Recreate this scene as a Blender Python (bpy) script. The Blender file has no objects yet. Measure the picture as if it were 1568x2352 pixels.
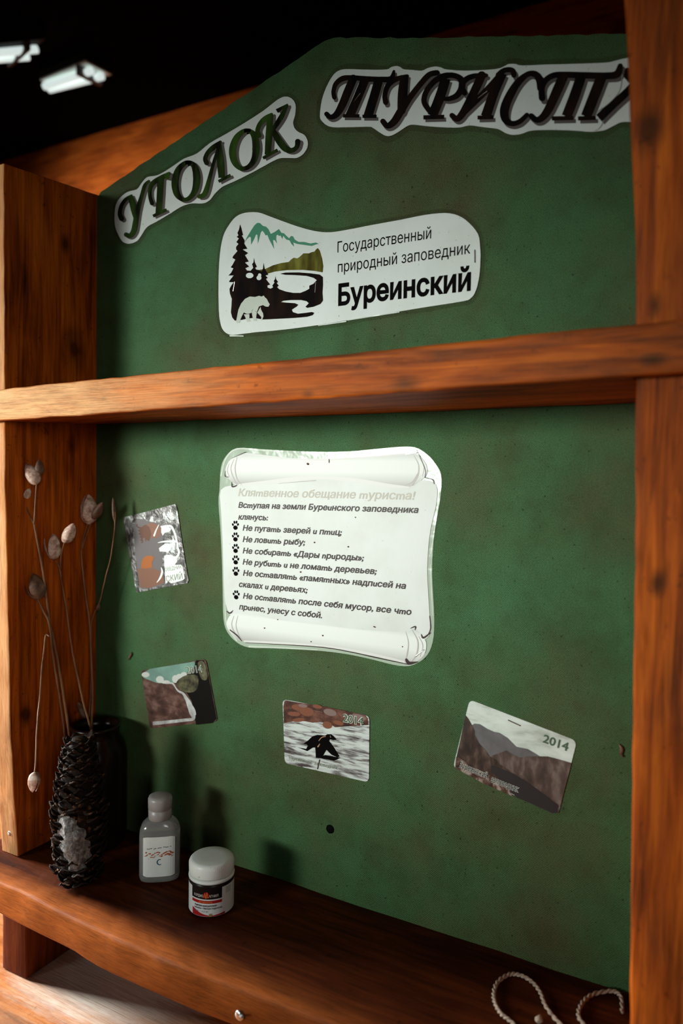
import bpy, bmesh, math, random
from mathutils import Vector, Matrix, noise
from mathutils.geometry import tessellate_polygon, delaunay_2d_cdt

S = bpy.context.scene
COL = S.collection
# ------------------------------------------------------------------ camera
cam = bpy.data.cameras.new('camera')
cam.sensor_fit = 'VERTICAL'; cam.sensor_height = 36.0; cam.lens = 26.02
cam.clip_start = 0.02; cam.clip_end = 50
cam.dof.use_dof = True; cam.dof.focus_distance = 0.765; cam.dof.aperture_fstop = 3.6
co = bpy.data.objects.new('camera', cam); COL.objects.link(co)
_r = Vector((0.8759637, 0.4820754, 0.0170577)); _u = Vector((-0.0354532, 0.0290742, 0.9989483)); _f = Vector((-0.4810725, 0.8756472, -0.0425591))
M = Matrix((_r, _u, -_f)).transposed().to_4x4(); M.translation = (0.70968, -0.65819, 0.43288)
co.matrix_world = M
S.camera = co
# ------------------------------------------------------------------ light
S.view_settings.view_transform = 'Standard'; S.view_settings.look = 'None'
S.view_settings.exposure = 0.0; S.view_settings.gamma = 1.0; S.view_settings.use_curve_mapping = False
w = bpy.data.worlds.new('world'); S.world = w; w.use_nodes = True
w.node_tree.nodes['Background'].inputs[0].default_value = (0.5, 0.6, 0.65, 1)
w.node_tree.nodes['Background'].inputs[1].default_value = 0.006

def area(name, loc, target, sx, sy, power, color, spread=180):
    l = bpy.data.lights.new(name, 'AREA'); l.shape = 'RECTANGLE'; l.size = sx; l.size_y = sy
    l.energy = power; l.color = color; l.spread = math.radians(spread)
    o = bpy.data.objects.new(name, l); COL.objects.link(o); o.location = loc
    o.rotation_euler = (Vector(target) - Vector(loc)).to_track_quat('-Z', 'Y').to_euler()
    return o
area('window_light', (-0.60, -1.95, 0.60), (0.24, 0.0, 0.385), 0.8, 0.55, 2.2, (0.95, 1.0, 0.95), 23)
area('right_fill_light', (1.9, -1.7, 0.70), (0.02, -0.05, 0.36), 0.5, 0.6, 0.36, (1.0, 0.97, 0.92), 30)  # added fill for the left board's inner face, no window seen
area('side_fill_light', (-1.5, -0.25, 0.45), (0.10, -0.10, -0.13), 0.5, 0.6, 9.0, (1.0, 0.97, 0.92), 42)  # added light to brighten the desk, unseen source
area('rear_fill_light', (-2.2, 0.0, 0.60), (-1.10, 1.0, 1.08), 0.3, 0.3, 2.3, (1.0, 0.95, 0.88), 24)  # added light for the back wall, unseen source

# ------------------------------------------------------------------ helpers
def tag(o, label=None, cat=None, group=None, kind=None):
    if label: o['label'] = label
    if cat: o['category'] = cat
    if group: o['group'] = group
    if kind: o['kind'] = kind
    return o

def thing(name, label, cat, loc, group=None):
    o = bpy.data.objects.new(name, None); o.empty_display_size = 0.02
    COL.objects.link(o); o.location = loc
    return tag(o, label, cat, group)

def wloc(o):
    v = Vector((0, 0, 0))
    while o is not None:
        v = v + o.location; o = o.parent
    return v

def mk(name, verts, faces, mat, parent=None, smooth=False):
    """verts are given in world metres; the part is stored relative to its thing"""
    off = wloc(parent) if parent else Vector((0, 0, 0))
    me = bpy.data.meshes.new(name)
    me.from_pydata([tuple(Vector(v) - off) for v in verts], [], faces)
    me.materials.append(mat)
    if smooth:
        for p in me.polygons: p.use_smooth = True
    me.validate(); me.update()
    o = bpy.data.objects.new(name, me); COL.objects.link(o)
    if parent: o.parent = parent
    return o

class MB:
    def __init__(s): s.v = []; s.f = []
    def add(s, v, f):
        b = len(s.v); s.v += [tuple(q) for q in v]; s.f += [tuple(i + b for i in q) for q in f]
    def build(s, name, mat, parent=None, smooth=False): return mk(name, s.v, s.f, mat, parent, smooth)

def area2(p): return sum(p[i][0] * p[(i + 1) % len(p)][1] - p[(i + 1) % len(p)][0] * p[i][1] for i in range(len(p)))

def slab(mb, poly, y0, y1):
    """polygon in the panel plane (x,z), solid from y0 (front) to y1 (back)"""
    p = list(poly)
    if area2(p) < 0: p.reverse()
    n = len(p)
    v = [(x, y0, z) for x, z in p] + [(x, y1, z) for x, z in p]
    tri = tessellate_polygon([[Vector((x, z, 0)) for x, z in p]])
    f = []
    for a, b, c in tri:
        A = (p[b][0] - p[a][0]) * (p[c][1] - p[a][1]) - (p[c][0] - p[a][0]) * (p[b][1] - p[a][1])
        if A < 0: a, b, c = c, b, a
        f.append((a, b, c)); f.append((c + n, b + n, a + n))
    for i in range(n):
        j = (i + 1) % n
        f.append((j, i, i + n, j + n))
    mb.add(v, f)

def flat(mb, poly, y):
    p = list(poly)
    if area2(p) < 0: p.reverse()
    tri = tessellate_polygon([[Vector((x, z, 0)) for x, z in p]])
    f = []
    for a, b, c in tri:
        A = (p[b][0] - p[a][0]) * (p[c][1] - p[a][1]) - (p[c][0] - p[a][0]) * (p[b][1] - p[a][1])
        f.append((a, b, c) if A > 0 else (c, b, a))
    mb.add([(x, y, z) for x, z in p], f)

def ink(mb, st, y, dx=0.0, dz=0.0):
    """a pen stroke (left and right edge lists, round ends) lying on the sheet"""
    L, R = st['q']; n = len(L)
    v = [(x + dx, y, z + dz) for x, z in L] + [(x + dx, y, z + dz) for x, z in R]
    f = []
    for i in range(n - 1):
        q = (i, i + 1, n + i + 1, n + i)
        a2 = area2([(v[k][0], v[k][2]) for k in q])
        f.append(q if a2 > 0 else q[::-1])
    mb.add(v, f)
    for c in st['caps']: flat(mb, [(x + dx, z + dz) for x, z in c], y - 0.00002)

def tube_pts(mb, pts, r, n=8, close=False):
    pts = [Vector(p) for p in pts]; m = len(pts)
    rr = r if hasattr(r, '__len__') else [r] * m
    v = []; f = []; up = Vector((0.13, 0.4, 0.9)).normalized()
    for i in range(m):
        if close: t = pts[(i + 1) % m] - pts[i - 1]
        else: t = pts[min(i + 1, m - 1)] - pts[max(i - 1, 0)]
        t.normalize()
        a = t.cross(up)
        if a.length < 0.1: a = t.cross(Vector((1, 0, 0)))
        a.normalize(); b = t.cross(a)
        for k in range(n):
            th = 2 * math.pi * k / n
            v.append(pts[i] + rr[i] * (math.cos(th) * a + math.sin(th) * b))
    for i in range(m if close else m - 1):
        j = (i + 1) % m
        for k in range(n): f.append((i * n + k, i * n + (k + 1) % n, j * n + (k + 1) % n, j * n + k))
    if not close: f.append(tuple(range(n))[::-1]); f.append(tuple(range((m - 1) * n, m * n)))
    mb.add(v, f)

def cat(pts, n=6):
    pts = [Vector(p) for p in pts]; out = []
    for i in range(len(pts) - 1):
        p0 = pts[max(i - 1, 0)]; p1 = pts[i]; p2 = pts[i + 1]; p3 = pts[min(i + 2, len(pts) - 1)]
        for k in range(n):
            t = k / n
            out.append(0.5 * (2 * p1 + (p2 - p0) * t + (2 * p0 - 5 * p1 + 4 * p2 - p3) * t * t + (3 * p1 - p0 - 3 * p2 + p3) * t ** 3))
    out.append(pts[-1]); return out

def lathe(mb, prof, cx, cy, z0, n=48, sx=1.0, sy=1.0, rot=0.0, ripple=None):
    v = []; f = []; m = len(prof); c, s = math.cos(rot), math.sin(rot)
    for i, (r, z) in enumerate(prof):
        for k in range(n):
            a = 2 * math.pi * k / n
            q = r + (ripple(i, k) if ripple else 0)
            x, y = q * math.cos(a) * sx, q * math.sin(a) * sy
            v.append((cx + x * c - y * s, cy + x * s + y * c, z0 + z))
    for i in range(m - 1):
        for k in range(n): f.append((i * n + k, i * n + (k + 1) % n, (i + 1) * n + (k + 1) % n, (i + 1) * n + k))
    f.append(tuple(range(n))[::-1]); f.append(tuple(range((m - 1) * n, m * n)))
    mb.add(v, f)

def hull8(name, c, mat, parent, bev=0.003, cuts=14, rough=0.0012, seed=0):
    """board from 8 corners (bottom 4 counter-clockwise, top 4), worn edges"""
    off = wloc(parent) if parent else Vector((0, 0, 0))
    bm = bmesh.new()
    vs = [bm.verts.new(Vector(p) - off) for p in c]
    for q in ((3, 2, 1, 0), (4, 5, 6, 7), (0, 1, 5, 4), (1, 2, 6, 5), (2, 3, 7, 6), (3, 0, 4, 7)): bm.faces.new([vs[i] for i in q])
    finish(bm, bev, cuts, rough, seed)
    return bmobj(name, bm, mat, parent)

def finish(bm, bev, cuts, rough, seed):
    bmesh.ops.recalc_face_normals(bm, faces=bm.faces[:])
    if bev: bmesh.ops.bevel(bm, geom=[e for e in bm.edges if e.calc_face_angle(0) > 0.6], offset=bev, segments=3, profile=0.5, affect='EDGES')
    if cuts:
        for _ in range(3):
            L = sorted((e.calc_length() for e in bm.edges), reverse=True)[0] / cuts if _ == 0 else L
            es = [e for e in bm.edges if e.calc_length() > max(L * 1.8, 0.012)]
            if not es: break
            bmesh.ops.subdivide_edges(bm, edges=es, cuts=2, use_grid_fill=True)
    if rough:
        for v in bm.verts:
            p = v.co * 38 + Vector((seed * 7.3, seed * 3.1, 0))
            q = v.co * 110 + Vector((0, seed * 5, 2))
            v.co += rough * noise.noise_vector(p) + 0.35 * rough * noise.noise_vector(q)
def bmobj(name, bm, mat, parent):
    bmesh.ops.triangulate(bm, faces=[f for f in bm.faces if len(f.verts) > 4])
    me = bpy.data.meshes.new(name); bm.to_mesh(me); bm.free(); me.materials.append(mat)
    for p in me.polygons: p.use_smooth = True
    try: me.set_sharp_from_angle(angle=math.radians(38))
    except Exception: pass
    o = bpy.data.objects.new(name, me); COL.objects.link(o)
    if parent: o.parent = parent
    return o

def plan(name, poly, z0, z1, mat, parent, bev=0.003, rough=0.001, seed=0, cuts=16, tilt=None, axis='Z'):
    """board cut to a plan outline (x,y), from z0 to z1"""
    off = wloc(parent) if parent else Vector((0, 0, 0))
    p = list(poly)
    if area2(p) < 0: p.reverse()
    bm = bmesh.new(); n = len(p)
    tl = tilt or (lambda x, y: 0.0)
    P3 = (lambda x, y, h: Vector((x, y, h + tl(x, y)))) if axis == 'Z' else ((lambda x, y, h: Vector((x, h, y))) if axis == 'Y' else (lambda x, y, h: Vector((h, x, y))))
    lo = [bm.verts.new(P3(x, y, z0) - off) for x, y in p]; hi = [bm.verts.new(P3(x, y, z1) - off) for x, y in p]
    bm.faces.new(lo[::-1]); bm.faces.new(hi)
    for i in range(n): bm.faces.new([lo[i], lo[(i + 1) % n], hi[(i + 1) % n], hi[i]])
    bmesh.ops.recalc_face_normals(bm, faces=bm.faces[:])
    if bev: bmesh.ops.bevel(bm, geom=[e for e in bm.edges if e.calc_face_angle(0) > 0.6], offset=bev, segments=3, profile=0.5, affect='EDGES')
    bmesh.ops.triangulate(bm, faces=bm.faces[:])
    for _ in range(4):
        es = [e for e in bm.edges if e.calc_length() > 0.025]
        if es: bmesh.ops.subdivide_edges(bm, edges=es, cuts=1); bmesh.ops.triangulate(bm, faces=[f for f in bm.faces if len(f.verts) > 3])
    finish(bm, 0, 0, rough, seed)
    return bmobj(name, bm, mat, parent)

# text: shape drawn with the built-in font, fitted to a baseline in the panel plane
def glyphs(body, bold=0.0, shear=0.0, spacing=1.0):
    c = bpy.data.curves.new('t', 'FONT'); c.body = body; c.size = 1.0; c.shear = shear; c.resolution_u = 3; c.space_character = spacing; c.fill_mode = 'NONE'
    o = bpy.data.objects.new('t', c); COL.objects.link(o)
    bpy.context.view_layer.update()
    me = bpy.data.meshes.new_from_object(o.evaluated_get(bpy.context.evaluated_depsgraph_get()))
    nb = {}
    for e in me.edges:
        a, b = e.vertices; nb.setdefault(a, []).append(b); nb.setdefault(b, []).append(a)
    seen = set(); loops = []
    for q in sorted(nb):
        if q in seen: continue
        L = [q]; seen.add(q)
        while True:
            n = [x for x in nb[L[-1]] if x not in seen]
            if not n: break
            L.append(min(n)); seen.add(L[-1])
        p = []
        for x in L:
            v = (me.vertices[x].co.x, me.vertices[x].co.y)
            if not p or math.dist(v, p[-1]) > 6e-3: p.append(v)
        if len(p) > 2 and math.dist(p[0], p[-1]) < 6e-3: p.pop()
        if len(p) > 2: loops.append(p)
    bpy.data.objects.remove(o); bpy.data.curves.remove(c); bpy.data.meshes.remove(me)
    def grow(p):
        if not bold: return p
        n = len(p); out = []
        for k in range(n):
            a, b, d = Vector(p[k - 1]), Vector(p[k]), Vector(p[(k + 1) % n])
            u = (b - a).normalized(); w = (d - b).normalized()
            m = Vector((-u.y, u.x)) + Vector((-w.y, w.x))      # outward for the clockwise outlines of the font
            m = m / max(m.length_squared / 2, .5) if m.length > 1e-6 else Vector((0, 0))
            q = b + m * bold; out.append((q.x, q.y))
        return out
    def inside(pt, p):
        r = False
        for k in range(len(p)):
            (x1, y1), (x2, y2) = p[k - 1], p[k]
            if (y1 > pt[1]) != (y2 > pt[1]) and pt[0] < (x2 - x1) * (pt[1] - y1) / (y2 - y1) + x1: r = not r
        return r
    outer = []; holes = []
    for p in loops:
        hole = sum(all(inside(q, o_) for q in p) for o_ in loops if o_ is not p) % 2 == 1
        if (area2(p) > 0) != hole: p = p[::-1]
        (holes if hole else outer).append(p)
    # fill by winding number, so that overlapping outlines merge into one flat letter
    rings = [grow(p) for p in outer + holes]; pts = []; edges = []
    for r in rings:
        b = len(pts); pts += [Vector(q) for q in r]; edges += [(b + k, b + (k + 1) % len(r)) for k in range(len(r))]
    cv, _ce, cf, *_ = delaunay_2d_cdt(pts, edges, [], 0, 1e-5)
    boxes = [(min(q[0] for q in r), max(q[0] for q in r), min(q[1] for q in r), max(q[1] for q in r)) for r in rings]
    def wind(x, y):
        w = 0
        for r, bx in zip(rings, boxes):
            if not (bx[0] <= x <= bx[1] and bx[2] <= y <= bx[3]): continue
            for k in range(len(r)):
                (x1, y1), (x2, y2) = r[k - 1], r[k]
                if (y1 > y) != (y2 > y) and x < (x2 - x1) * (y - y1) / (y2 - y1) + x1: w += 1 if y1 > y2 else -1
        return w
    v = [(q.x, q.y) for q in cv]; f = []
    for t3 in cf:
        t3 = tuple(t3); cx = sum(v[k][0] for k in t3) / len(t3); cy = sum(v[k][1] for k in t3) / len(t3)
        if wind(cx, cy) > 0: f.append(t3 if area2([v[k] for k in t3]) > 0 else t3[::-1])
    used = sorted({k for t3 in f for k in t3}); ix = {k: n for n, k in enumerate(used)}
    return [v[k] for k in used], [tuple(ix[k] for k in t3) for t3 in f]
FONT_CAP = 0.729
def words(mb, body, p0, p1, cap, y, bold=0.0, shear=0.0, spacing=1.0):
    v, f = glyphs(body, bold, shear, spacing)
    x0 = min(q[0] for q in v); x1 = max(q[0] for q in v)
    d = Vector((p1[0] - p0[0], p1[1] - p0[1])); W = d.length; d /= W; nn = Vector((-d.y, d.x))
    sx = W / (x1 - x0); sy = cap / FONT_CAP
    mb.add([(p0[0] + d.x * (q[0] - x0) * sx + nn.x * q[1] * sy, y, p0[1] + d.y * (q[0] - x0) * sx + nn.y * q[1] * sy) for q in v], f)

# ------------------------------------------------------------------ materials
def srgb(r, g, b):
    f = lambda c: (c / 255 / 12.92) if c / 255 <= 0.04045 else ((c / 255 + 0.055) / 1.055) ** 2.4
    return (f(r), f(g), f(b), 1.0)

class NT:
    def __init__(s, name):
        s.m = bpy.data.materials.new(name); s.m.use_nodes = True; s.t = s.m.node_tree; s.n = s.t.nodes; s.l = s.t.links
        s.b = s.n['Principled BSDF']
    def node(s, t, **k):
        n = s.n.new(t)
        for a, b in k.items():
            if a.startswith('i_'):
                key = a[2:].replace('_', ' ')
                n.inputs[int(key) if key.isdigit() else key].default_value = b
            else: setattr(n, a, b)
        return n
    def link(s, a, b): s.l.new(a, b)
    def coord(s, scale=(1, 1, 1), rot=(0, 0, 0), loc=(0, 0, 0)):
        tc = s.node('ShaderNodeTexCoord'); mp = s.node('ShaderNodeMapping')
        mp.inputs['Scale'].default_value = scale; mp.inputs['Rotation'].default_value = rot; mp.inputs['Location'].default_value = loc
        s.link(tc.outputs['Object'], mp.inputs['Vector']); return mp.outputs['Vector']
    def noise(s, vec, scale, detail=4, rough=0.55, dist=0.0):
        n = s.node('ShaderNodeTexNoise'); n.inputs['Scale'].default_value = scale; n.inputs['Detail'].default_value = detail
        n.inputs['Roughness'].default_value = rough; n.inputs['Distortion'].default_value = dist
        s.link(vec, n.inputs['Vector']); return n.outputs['Fac']
    def ramp(s, fac, stops):
        n = s.node('ShaderNodeValToRGB'); e = n.color_ramp.elements
        while len(e) < len(stops): e.new(0.5)
        for q, (p, c) in zip(e, stops): q.position = p; q.color = c if len(c) == 4 else (*c, 1)
        s.link(fac, n.inputs['Fac']); return n.outputs['Color']
    def mix(s, a, b, fac, mode='MIX'):
        n = s.node('ShaderNodeMix'); n.data_type = 'RGBA'; n.blend_type = mode
        for src, i in ((a, 6), (b, 7)):
            if isinstance(src, tuple): n.inputs[i].default_value = src
            else: s.link(src, n.inputs[i])
        if isinstance(fac, float): n.inputs[0].default_value = fac
        else: s.link(fac, n.inputs[0])
        return n.outputs[2]
    def math(s, op, a, b=0.0):
        n = s.node('ShaderNodeMath'); n.operation = op
        for q, i in ((a, 0), (b, 1)):
            if isinstance(q, (int, float)): n.inputs[i].default_value = q
            else: s.link(q, n.inputs[i])
        return n.outputs[0]
    def bump(s, h, strength=0.3, dist=0.001):
        n = s.node('ShaderNodeBump'); n.inputs['Strength'].default_value = strength; n.inputs['Distance'].default_value = dist
        s.link(h, n.inputs['Height']); s.link(n.outputs['Normal'], s.b.inputs['Normal'])
    def color(s, c):
        if isinstance(c, tuple): s.b.inputs['Base Color'].default_value = c
        else: s.link(c, s.b.inputs['Base Color'])

def plain(name, c, rough=0.5, spec=0.1, metal=0.0, coat=0.0):
    k = NT(name); k.color(c); k.b.inputs['Roughness'].default_value = rough; k.b.inputs['Metallic'].default_value = metal
    k.b.inputs['Specular IOR Level'].default_value = spec; k.b.inputs['Coat Weight'].default_value = coat
    return k.m

def wood(name, axis, dark, mid, light, rough=0.55, spec=0.07, wear=0.0, knots=True, front=None, patch=None, spots=()):
    k = NT(name)
    st = {'X': (1.6, 26, 26), 'Z': (26, 26, 1.6), 'Y': (26, 1.6, 26)}[axis]
    v = k.coord(st); big = k.coord({'X': (2.5, 9, 9), 'Z': (9, 9, 2.5), 'Y': (9, 2.5, 9)}[axis])
    n1 = k.noise(v, 5.0, 6, 0.62, 0.6); n2 = k.noise(big, 2.2, 3, 0.5, 1.0)
    fine = k.noise(k.coord({'X': (6, 220, 220), 'Z': (220, 220, 6), 'Y': (220, 6, 220)}[axis]), 4.0, 3, 0.6)
    c1 = k.ramp(n1, [(0.34, dark), (0.50, mid), (0.66, light)])
    c2 = k.ramp(n2, [(0.3, dark), (0.5, mid), (0.72, light)])
    c = k.mix(c1, c2, 0.45)
    c = k.mix(c, k.ramp(fine, [(0.3, (0.25, 0.2, 0.18)), (0.55, (1, 1, 1))]), 0.4, 'MULTIPLY')
    if knots:
        vo = k.node('ShaderNodeTexVoronoi'); vo.inputs['Scale'].default_value = 4.2
        k.link(k.coord({'X': (1.2, 2.6, 2.6), 'Z': (2.6, 2.6, 1.2), 'Y': (2.6, 1.2, 2.6)}[axis]), vo.inputs['Vector'])
        kk = k.ramp(vo.outputs['Distance'], [(0.03, (0.12, 0.06, 0.04)), (0.075, (0.5, 0.4, 0.35)), (0.15, (1, 1, 1))])
        c = k.mix(c, kk, 0.75, 'MULTIPLY')
    sc = k.noise(k.coord((1, 1, 1)), 95.0, 3, 0.7)
    c = k.mix(c, k.ramp(sc, [(0.29, (0.2, 0.14, 0.1)), (0.36, (1, 1, 1))]), 0.6, 'MULTIPLY')
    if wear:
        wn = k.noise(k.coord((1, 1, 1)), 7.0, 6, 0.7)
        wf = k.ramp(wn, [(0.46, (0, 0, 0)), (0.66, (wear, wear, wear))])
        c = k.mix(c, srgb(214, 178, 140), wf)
    for (kx, ky, kz, kr) in spots:      # single dark knots
        st3 = {'X': (.6, 1, 1), 'Z': (1, 1, .6), 'Y': (1, .6, 1)}[axis]
        wob = k.node('ShaderNodeTexNoise'); wob.inputs['Scale'].default_value = 30
        mp = k.node('ShaderNodeMapping'); mp.inputs['Scale'].default_value = tuple(q / kr for q in st3); mp.inputs['Location'].default_value = (-kx * st3[0] / kr, -ky * st3[1] / kr, -kz * st3[2] / kr)
        tc = k.node('ShaderNodeTexCoord'); k.link(tc.outputs['Object'], mp.inputs['Vector']); k.link(tc.outputs['Object'], wob.inputs['Vector'])
        gr = k.node('ShaderNodeTexGradient'); gr.gradient_type = 'SPHERICAL'; k.link(mp.outputs['Vector'], gr.inputs[0])
        kf = k.math('MULTIPLY', gr.outputs['Fac'], k.math('ADD', k.math('MULTIPLY', wob.outputs['Fac'], 2.6), -0.3))
        c = k.mix(c, (0.02, 0.0035, 0.0008, 1), k.ramp(kf, [(0.08, (0, 0, 0)), (0.85, (0.85, 0.85, 0.85))]))
    if patch:      # pale sheen painted into the colour, ragged outline along the grain
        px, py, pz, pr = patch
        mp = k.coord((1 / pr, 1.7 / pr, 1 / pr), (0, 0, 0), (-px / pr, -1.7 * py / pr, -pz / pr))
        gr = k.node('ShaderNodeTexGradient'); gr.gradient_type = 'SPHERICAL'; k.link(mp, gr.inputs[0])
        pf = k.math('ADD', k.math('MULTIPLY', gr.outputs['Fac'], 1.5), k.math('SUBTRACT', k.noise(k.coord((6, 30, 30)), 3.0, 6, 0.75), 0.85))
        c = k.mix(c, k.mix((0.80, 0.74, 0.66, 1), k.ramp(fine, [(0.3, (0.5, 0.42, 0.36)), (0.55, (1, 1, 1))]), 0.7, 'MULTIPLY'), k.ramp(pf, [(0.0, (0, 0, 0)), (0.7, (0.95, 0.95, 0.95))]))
    if front:      # light on the front painted in as pale colour, with some rubbed wear: in front of y0, strongest at the x0 end
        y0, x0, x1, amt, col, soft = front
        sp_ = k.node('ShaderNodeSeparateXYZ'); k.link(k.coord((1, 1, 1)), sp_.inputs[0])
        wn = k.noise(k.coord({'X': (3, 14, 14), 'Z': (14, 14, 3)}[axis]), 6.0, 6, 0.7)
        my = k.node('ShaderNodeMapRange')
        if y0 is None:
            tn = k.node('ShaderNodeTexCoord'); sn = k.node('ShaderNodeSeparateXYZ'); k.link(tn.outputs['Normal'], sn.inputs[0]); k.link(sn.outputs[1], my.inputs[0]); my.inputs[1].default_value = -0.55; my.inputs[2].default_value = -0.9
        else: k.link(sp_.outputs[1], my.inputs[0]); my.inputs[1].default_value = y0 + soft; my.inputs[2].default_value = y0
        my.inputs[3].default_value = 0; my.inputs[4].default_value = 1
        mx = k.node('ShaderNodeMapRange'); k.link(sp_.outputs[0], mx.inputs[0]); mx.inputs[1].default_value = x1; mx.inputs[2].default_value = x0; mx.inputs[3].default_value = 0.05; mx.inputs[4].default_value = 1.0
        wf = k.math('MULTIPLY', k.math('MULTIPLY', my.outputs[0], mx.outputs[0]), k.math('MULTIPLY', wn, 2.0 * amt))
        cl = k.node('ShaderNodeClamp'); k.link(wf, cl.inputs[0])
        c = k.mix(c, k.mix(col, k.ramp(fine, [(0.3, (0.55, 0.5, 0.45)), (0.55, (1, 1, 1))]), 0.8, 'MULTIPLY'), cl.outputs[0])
    k.color(c)
    k.b.inputs['Roughness'].default_value = rough; k.b.inputs['Specular IOR Level'].default_value = spec
    k.bump(k.mix(n1, fine, 0.5), 0.35, 0.0012)
    return k.m

W_D, W_M, W_L = (0.045, 0.006, 0.0006, 1), (0.33, 0.056, 0.0026, 1), (0.66, 0.15, 0.008, 1)
PALE = (0.86, 0.48, 0.22, 1)  # paints the lit, partly worn front faces
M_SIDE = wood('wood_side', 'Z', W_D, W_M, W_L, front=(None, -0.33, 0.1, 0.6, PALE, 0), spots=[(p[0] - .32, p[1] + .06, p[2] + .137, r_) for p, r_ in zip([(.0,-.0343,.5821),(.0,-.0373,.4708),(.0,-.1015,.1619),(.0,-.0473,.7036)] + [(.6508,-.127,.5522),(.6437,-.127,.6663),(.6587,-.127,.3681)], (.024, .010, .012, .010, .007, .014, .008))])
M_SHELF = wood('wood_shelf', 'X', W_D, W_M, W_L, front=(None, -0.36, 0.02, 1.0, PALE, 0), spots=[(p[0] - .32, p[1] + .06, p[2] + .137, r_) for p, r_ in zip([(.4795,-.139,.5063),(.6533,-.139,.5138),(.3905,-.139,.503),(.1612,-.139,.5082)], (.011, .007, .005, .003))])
M_LOW = wood('wood_low_shelf', 'X', (0.016, 0.0028, 0.0008, 1), (0.06, 0.011, 0.002, 1), (0.12, 0.026, 0.005, 1), front=(-0.096, -0.5, 0.25, 0.9, (0.62, 0.17, 0.028, 1), 0.028))  # shade painted as a dark top, lit and worn front edge painted brighter
M_FOOT = wood('wood_foot', 'Z', (0.03, 0.004, 0.0008, 1), (0.12, 0.02, 0.003, 1), (0.2, 0.045, 0.006, 1))  # darker wood colour stands in for the shelf's shadow
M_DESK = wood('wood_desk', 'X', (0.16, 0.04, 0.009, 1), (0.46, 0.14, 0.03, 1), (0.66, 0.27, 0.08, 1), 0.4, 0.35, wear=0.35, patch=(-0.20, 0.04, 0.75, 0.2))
M_WALL = wood('wood_wall', 'X', (0.11, 0.02, 0.004, 1), (0.40, 0.085, 0.010, 1), (0.6, 0.16, 0.022, 1))
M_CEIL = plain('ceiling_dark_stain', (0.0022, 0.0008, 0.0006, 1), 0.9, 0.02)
M_FLOOR = wood('wood_floor', 'X', (0.03, 0.008, 0.003, 1), (0.1, 0.03, 0.01, 1), (0.16, 0.05, 0.02, 1), 0.6)

def panel_mat():
    k = NT('green_canvas_board')
    big = k.noise(k.coord((1, 1, 1)), 5.5, 4, 0.6); mid = k.noise(k.coord((1, 1, 1)), 26.0, 4, 0.65); sp = k.noise(k.coord((1, 1, 1)), 330.0, 2, 0.6); fl = k.noise(k.coord((1, 1, 1)), 900.0, 2, 0.6)
    c = k.ramp(big, [(0.30, (0.060, 0.066, 0.026)), (0.5, (0.041, 0.094, 0.034)), (0.72, (0.042, 0.128, 0.054))])
    c = k.mix(c, k.ramp(mid, [(0.3, (0.72, 0.62, 0.5)), (0.55, (1, 1, 1)), (0.8, (1.18, 1.15, 1.15))]), 0.65, 'MULTIPLY')
    # coarse weave, threads about 2 mm apart
    v = k.coord((1, 1, 1)); sep = k.node('ShaderNodeSeparateXYZ'); k.link(v, sep.inputs[0])
    sx = k.math('SINE', k.math('MULTIPLY', sep.outputs[0], 3300.0)); sz = k.math('SINE', k.math('MULTIPLY', sep.outputs[2], 3000.0))
    wv = k.math('MULTIPLY', sx, sz)
    h = k.math('ADD', wv, k.math('MULTIPLY', fl, 1.6))
    c = k.mix(c, k.ramp(k.math('ADD', k.math('MULTIPLY', wv, 0.22), fl), [(0.25, (0.4, 0.42, 0.4)), (0.5, (1, 1, 1)), (0.78, (1.7, 1.7, 1.6))]), 0.75, 'MULTIPLY')
    c = k.mix(c, k.ramp(sp, [(0.26, (0.1, 0.08, 0.06)), (0.33, (1, 1, 1))]), 0.85, 'MULTIPLY')
    k.color(c); k.b.inputs['Roughness'].default_value = 0.6; k.b.inputs['Specular IOR Level'].default_value = 0.15
    k.bump(h, 0.35, 0.0005)
    return k.m
M_PANEL = panel_mat()

def paper(name, c, rough=0.35, spec=0.4, dirt=0.5):
    k = NT(name)
    n = k.noise(k.coord((1, 1, 1)), 260.0, 2, 0.6); b = k.noise(k.coord((1, 1, 1)), 18.0, 4, 0.6)
    cc = k.mix(c, k.ramp(n, [(0.24, (0.35, 0.3, 0.25)), (0.29, (1, 1, 1))]), dirt, 'MULTIPLY')
    cc = k.mix(cc, k.ramp(b, [(0.3, (0.86, 0.87, 0.83)), (0.6, (1, 1, 1))]), 0.7, 'MULTIPLY')
    k.color(cc); k.b.inputs['Roughness'].default_value = rough; k.b.inputs['Specular IOR Level'].default_value = spec
    return k.m
M_PAPER = paper('sticker_paper', (0.62, 0.665, 0.63, 1), .5, .12)
M_SCROLL = paper('notice_paper', (0.62, 0.655, 0.625, 1), 0.45, 0.15, 0.3)
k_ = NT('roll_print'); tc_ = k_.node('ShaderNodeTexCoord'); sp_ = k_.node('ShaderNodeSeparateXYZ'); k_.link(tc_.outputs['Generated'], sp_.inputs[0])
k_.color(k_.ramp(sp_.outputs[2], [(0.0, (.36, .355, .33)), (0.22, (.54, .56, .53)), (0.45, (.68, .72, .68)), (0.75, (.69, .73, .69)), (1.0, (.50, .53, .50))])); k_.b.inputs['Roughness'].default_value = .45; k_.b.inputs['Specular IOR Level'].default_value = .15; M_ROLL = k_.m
M_INK = plain('black_ink', (0.003, 0.0025, 0.0025, 1), 0.7, 0.02)
M_SHADOW = plain('letter_shadow_ink', (0.10, 0.085, 0.08, 1), 0.6, 0.05)
def streak_ink(name, a, b, scale):
    k = NT(name); n = k.noise(k.coord((1, 0, 0.3)), scale, 3, 0.6)
    k.color(k.ramp(n, [(0.42, a), (0.68, b)])); k.b.inputs['Roughness'].default_value = 0.7; k.b.inputs['Specular IOR Level'].default_value = 0.02
    return k.m
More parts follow.
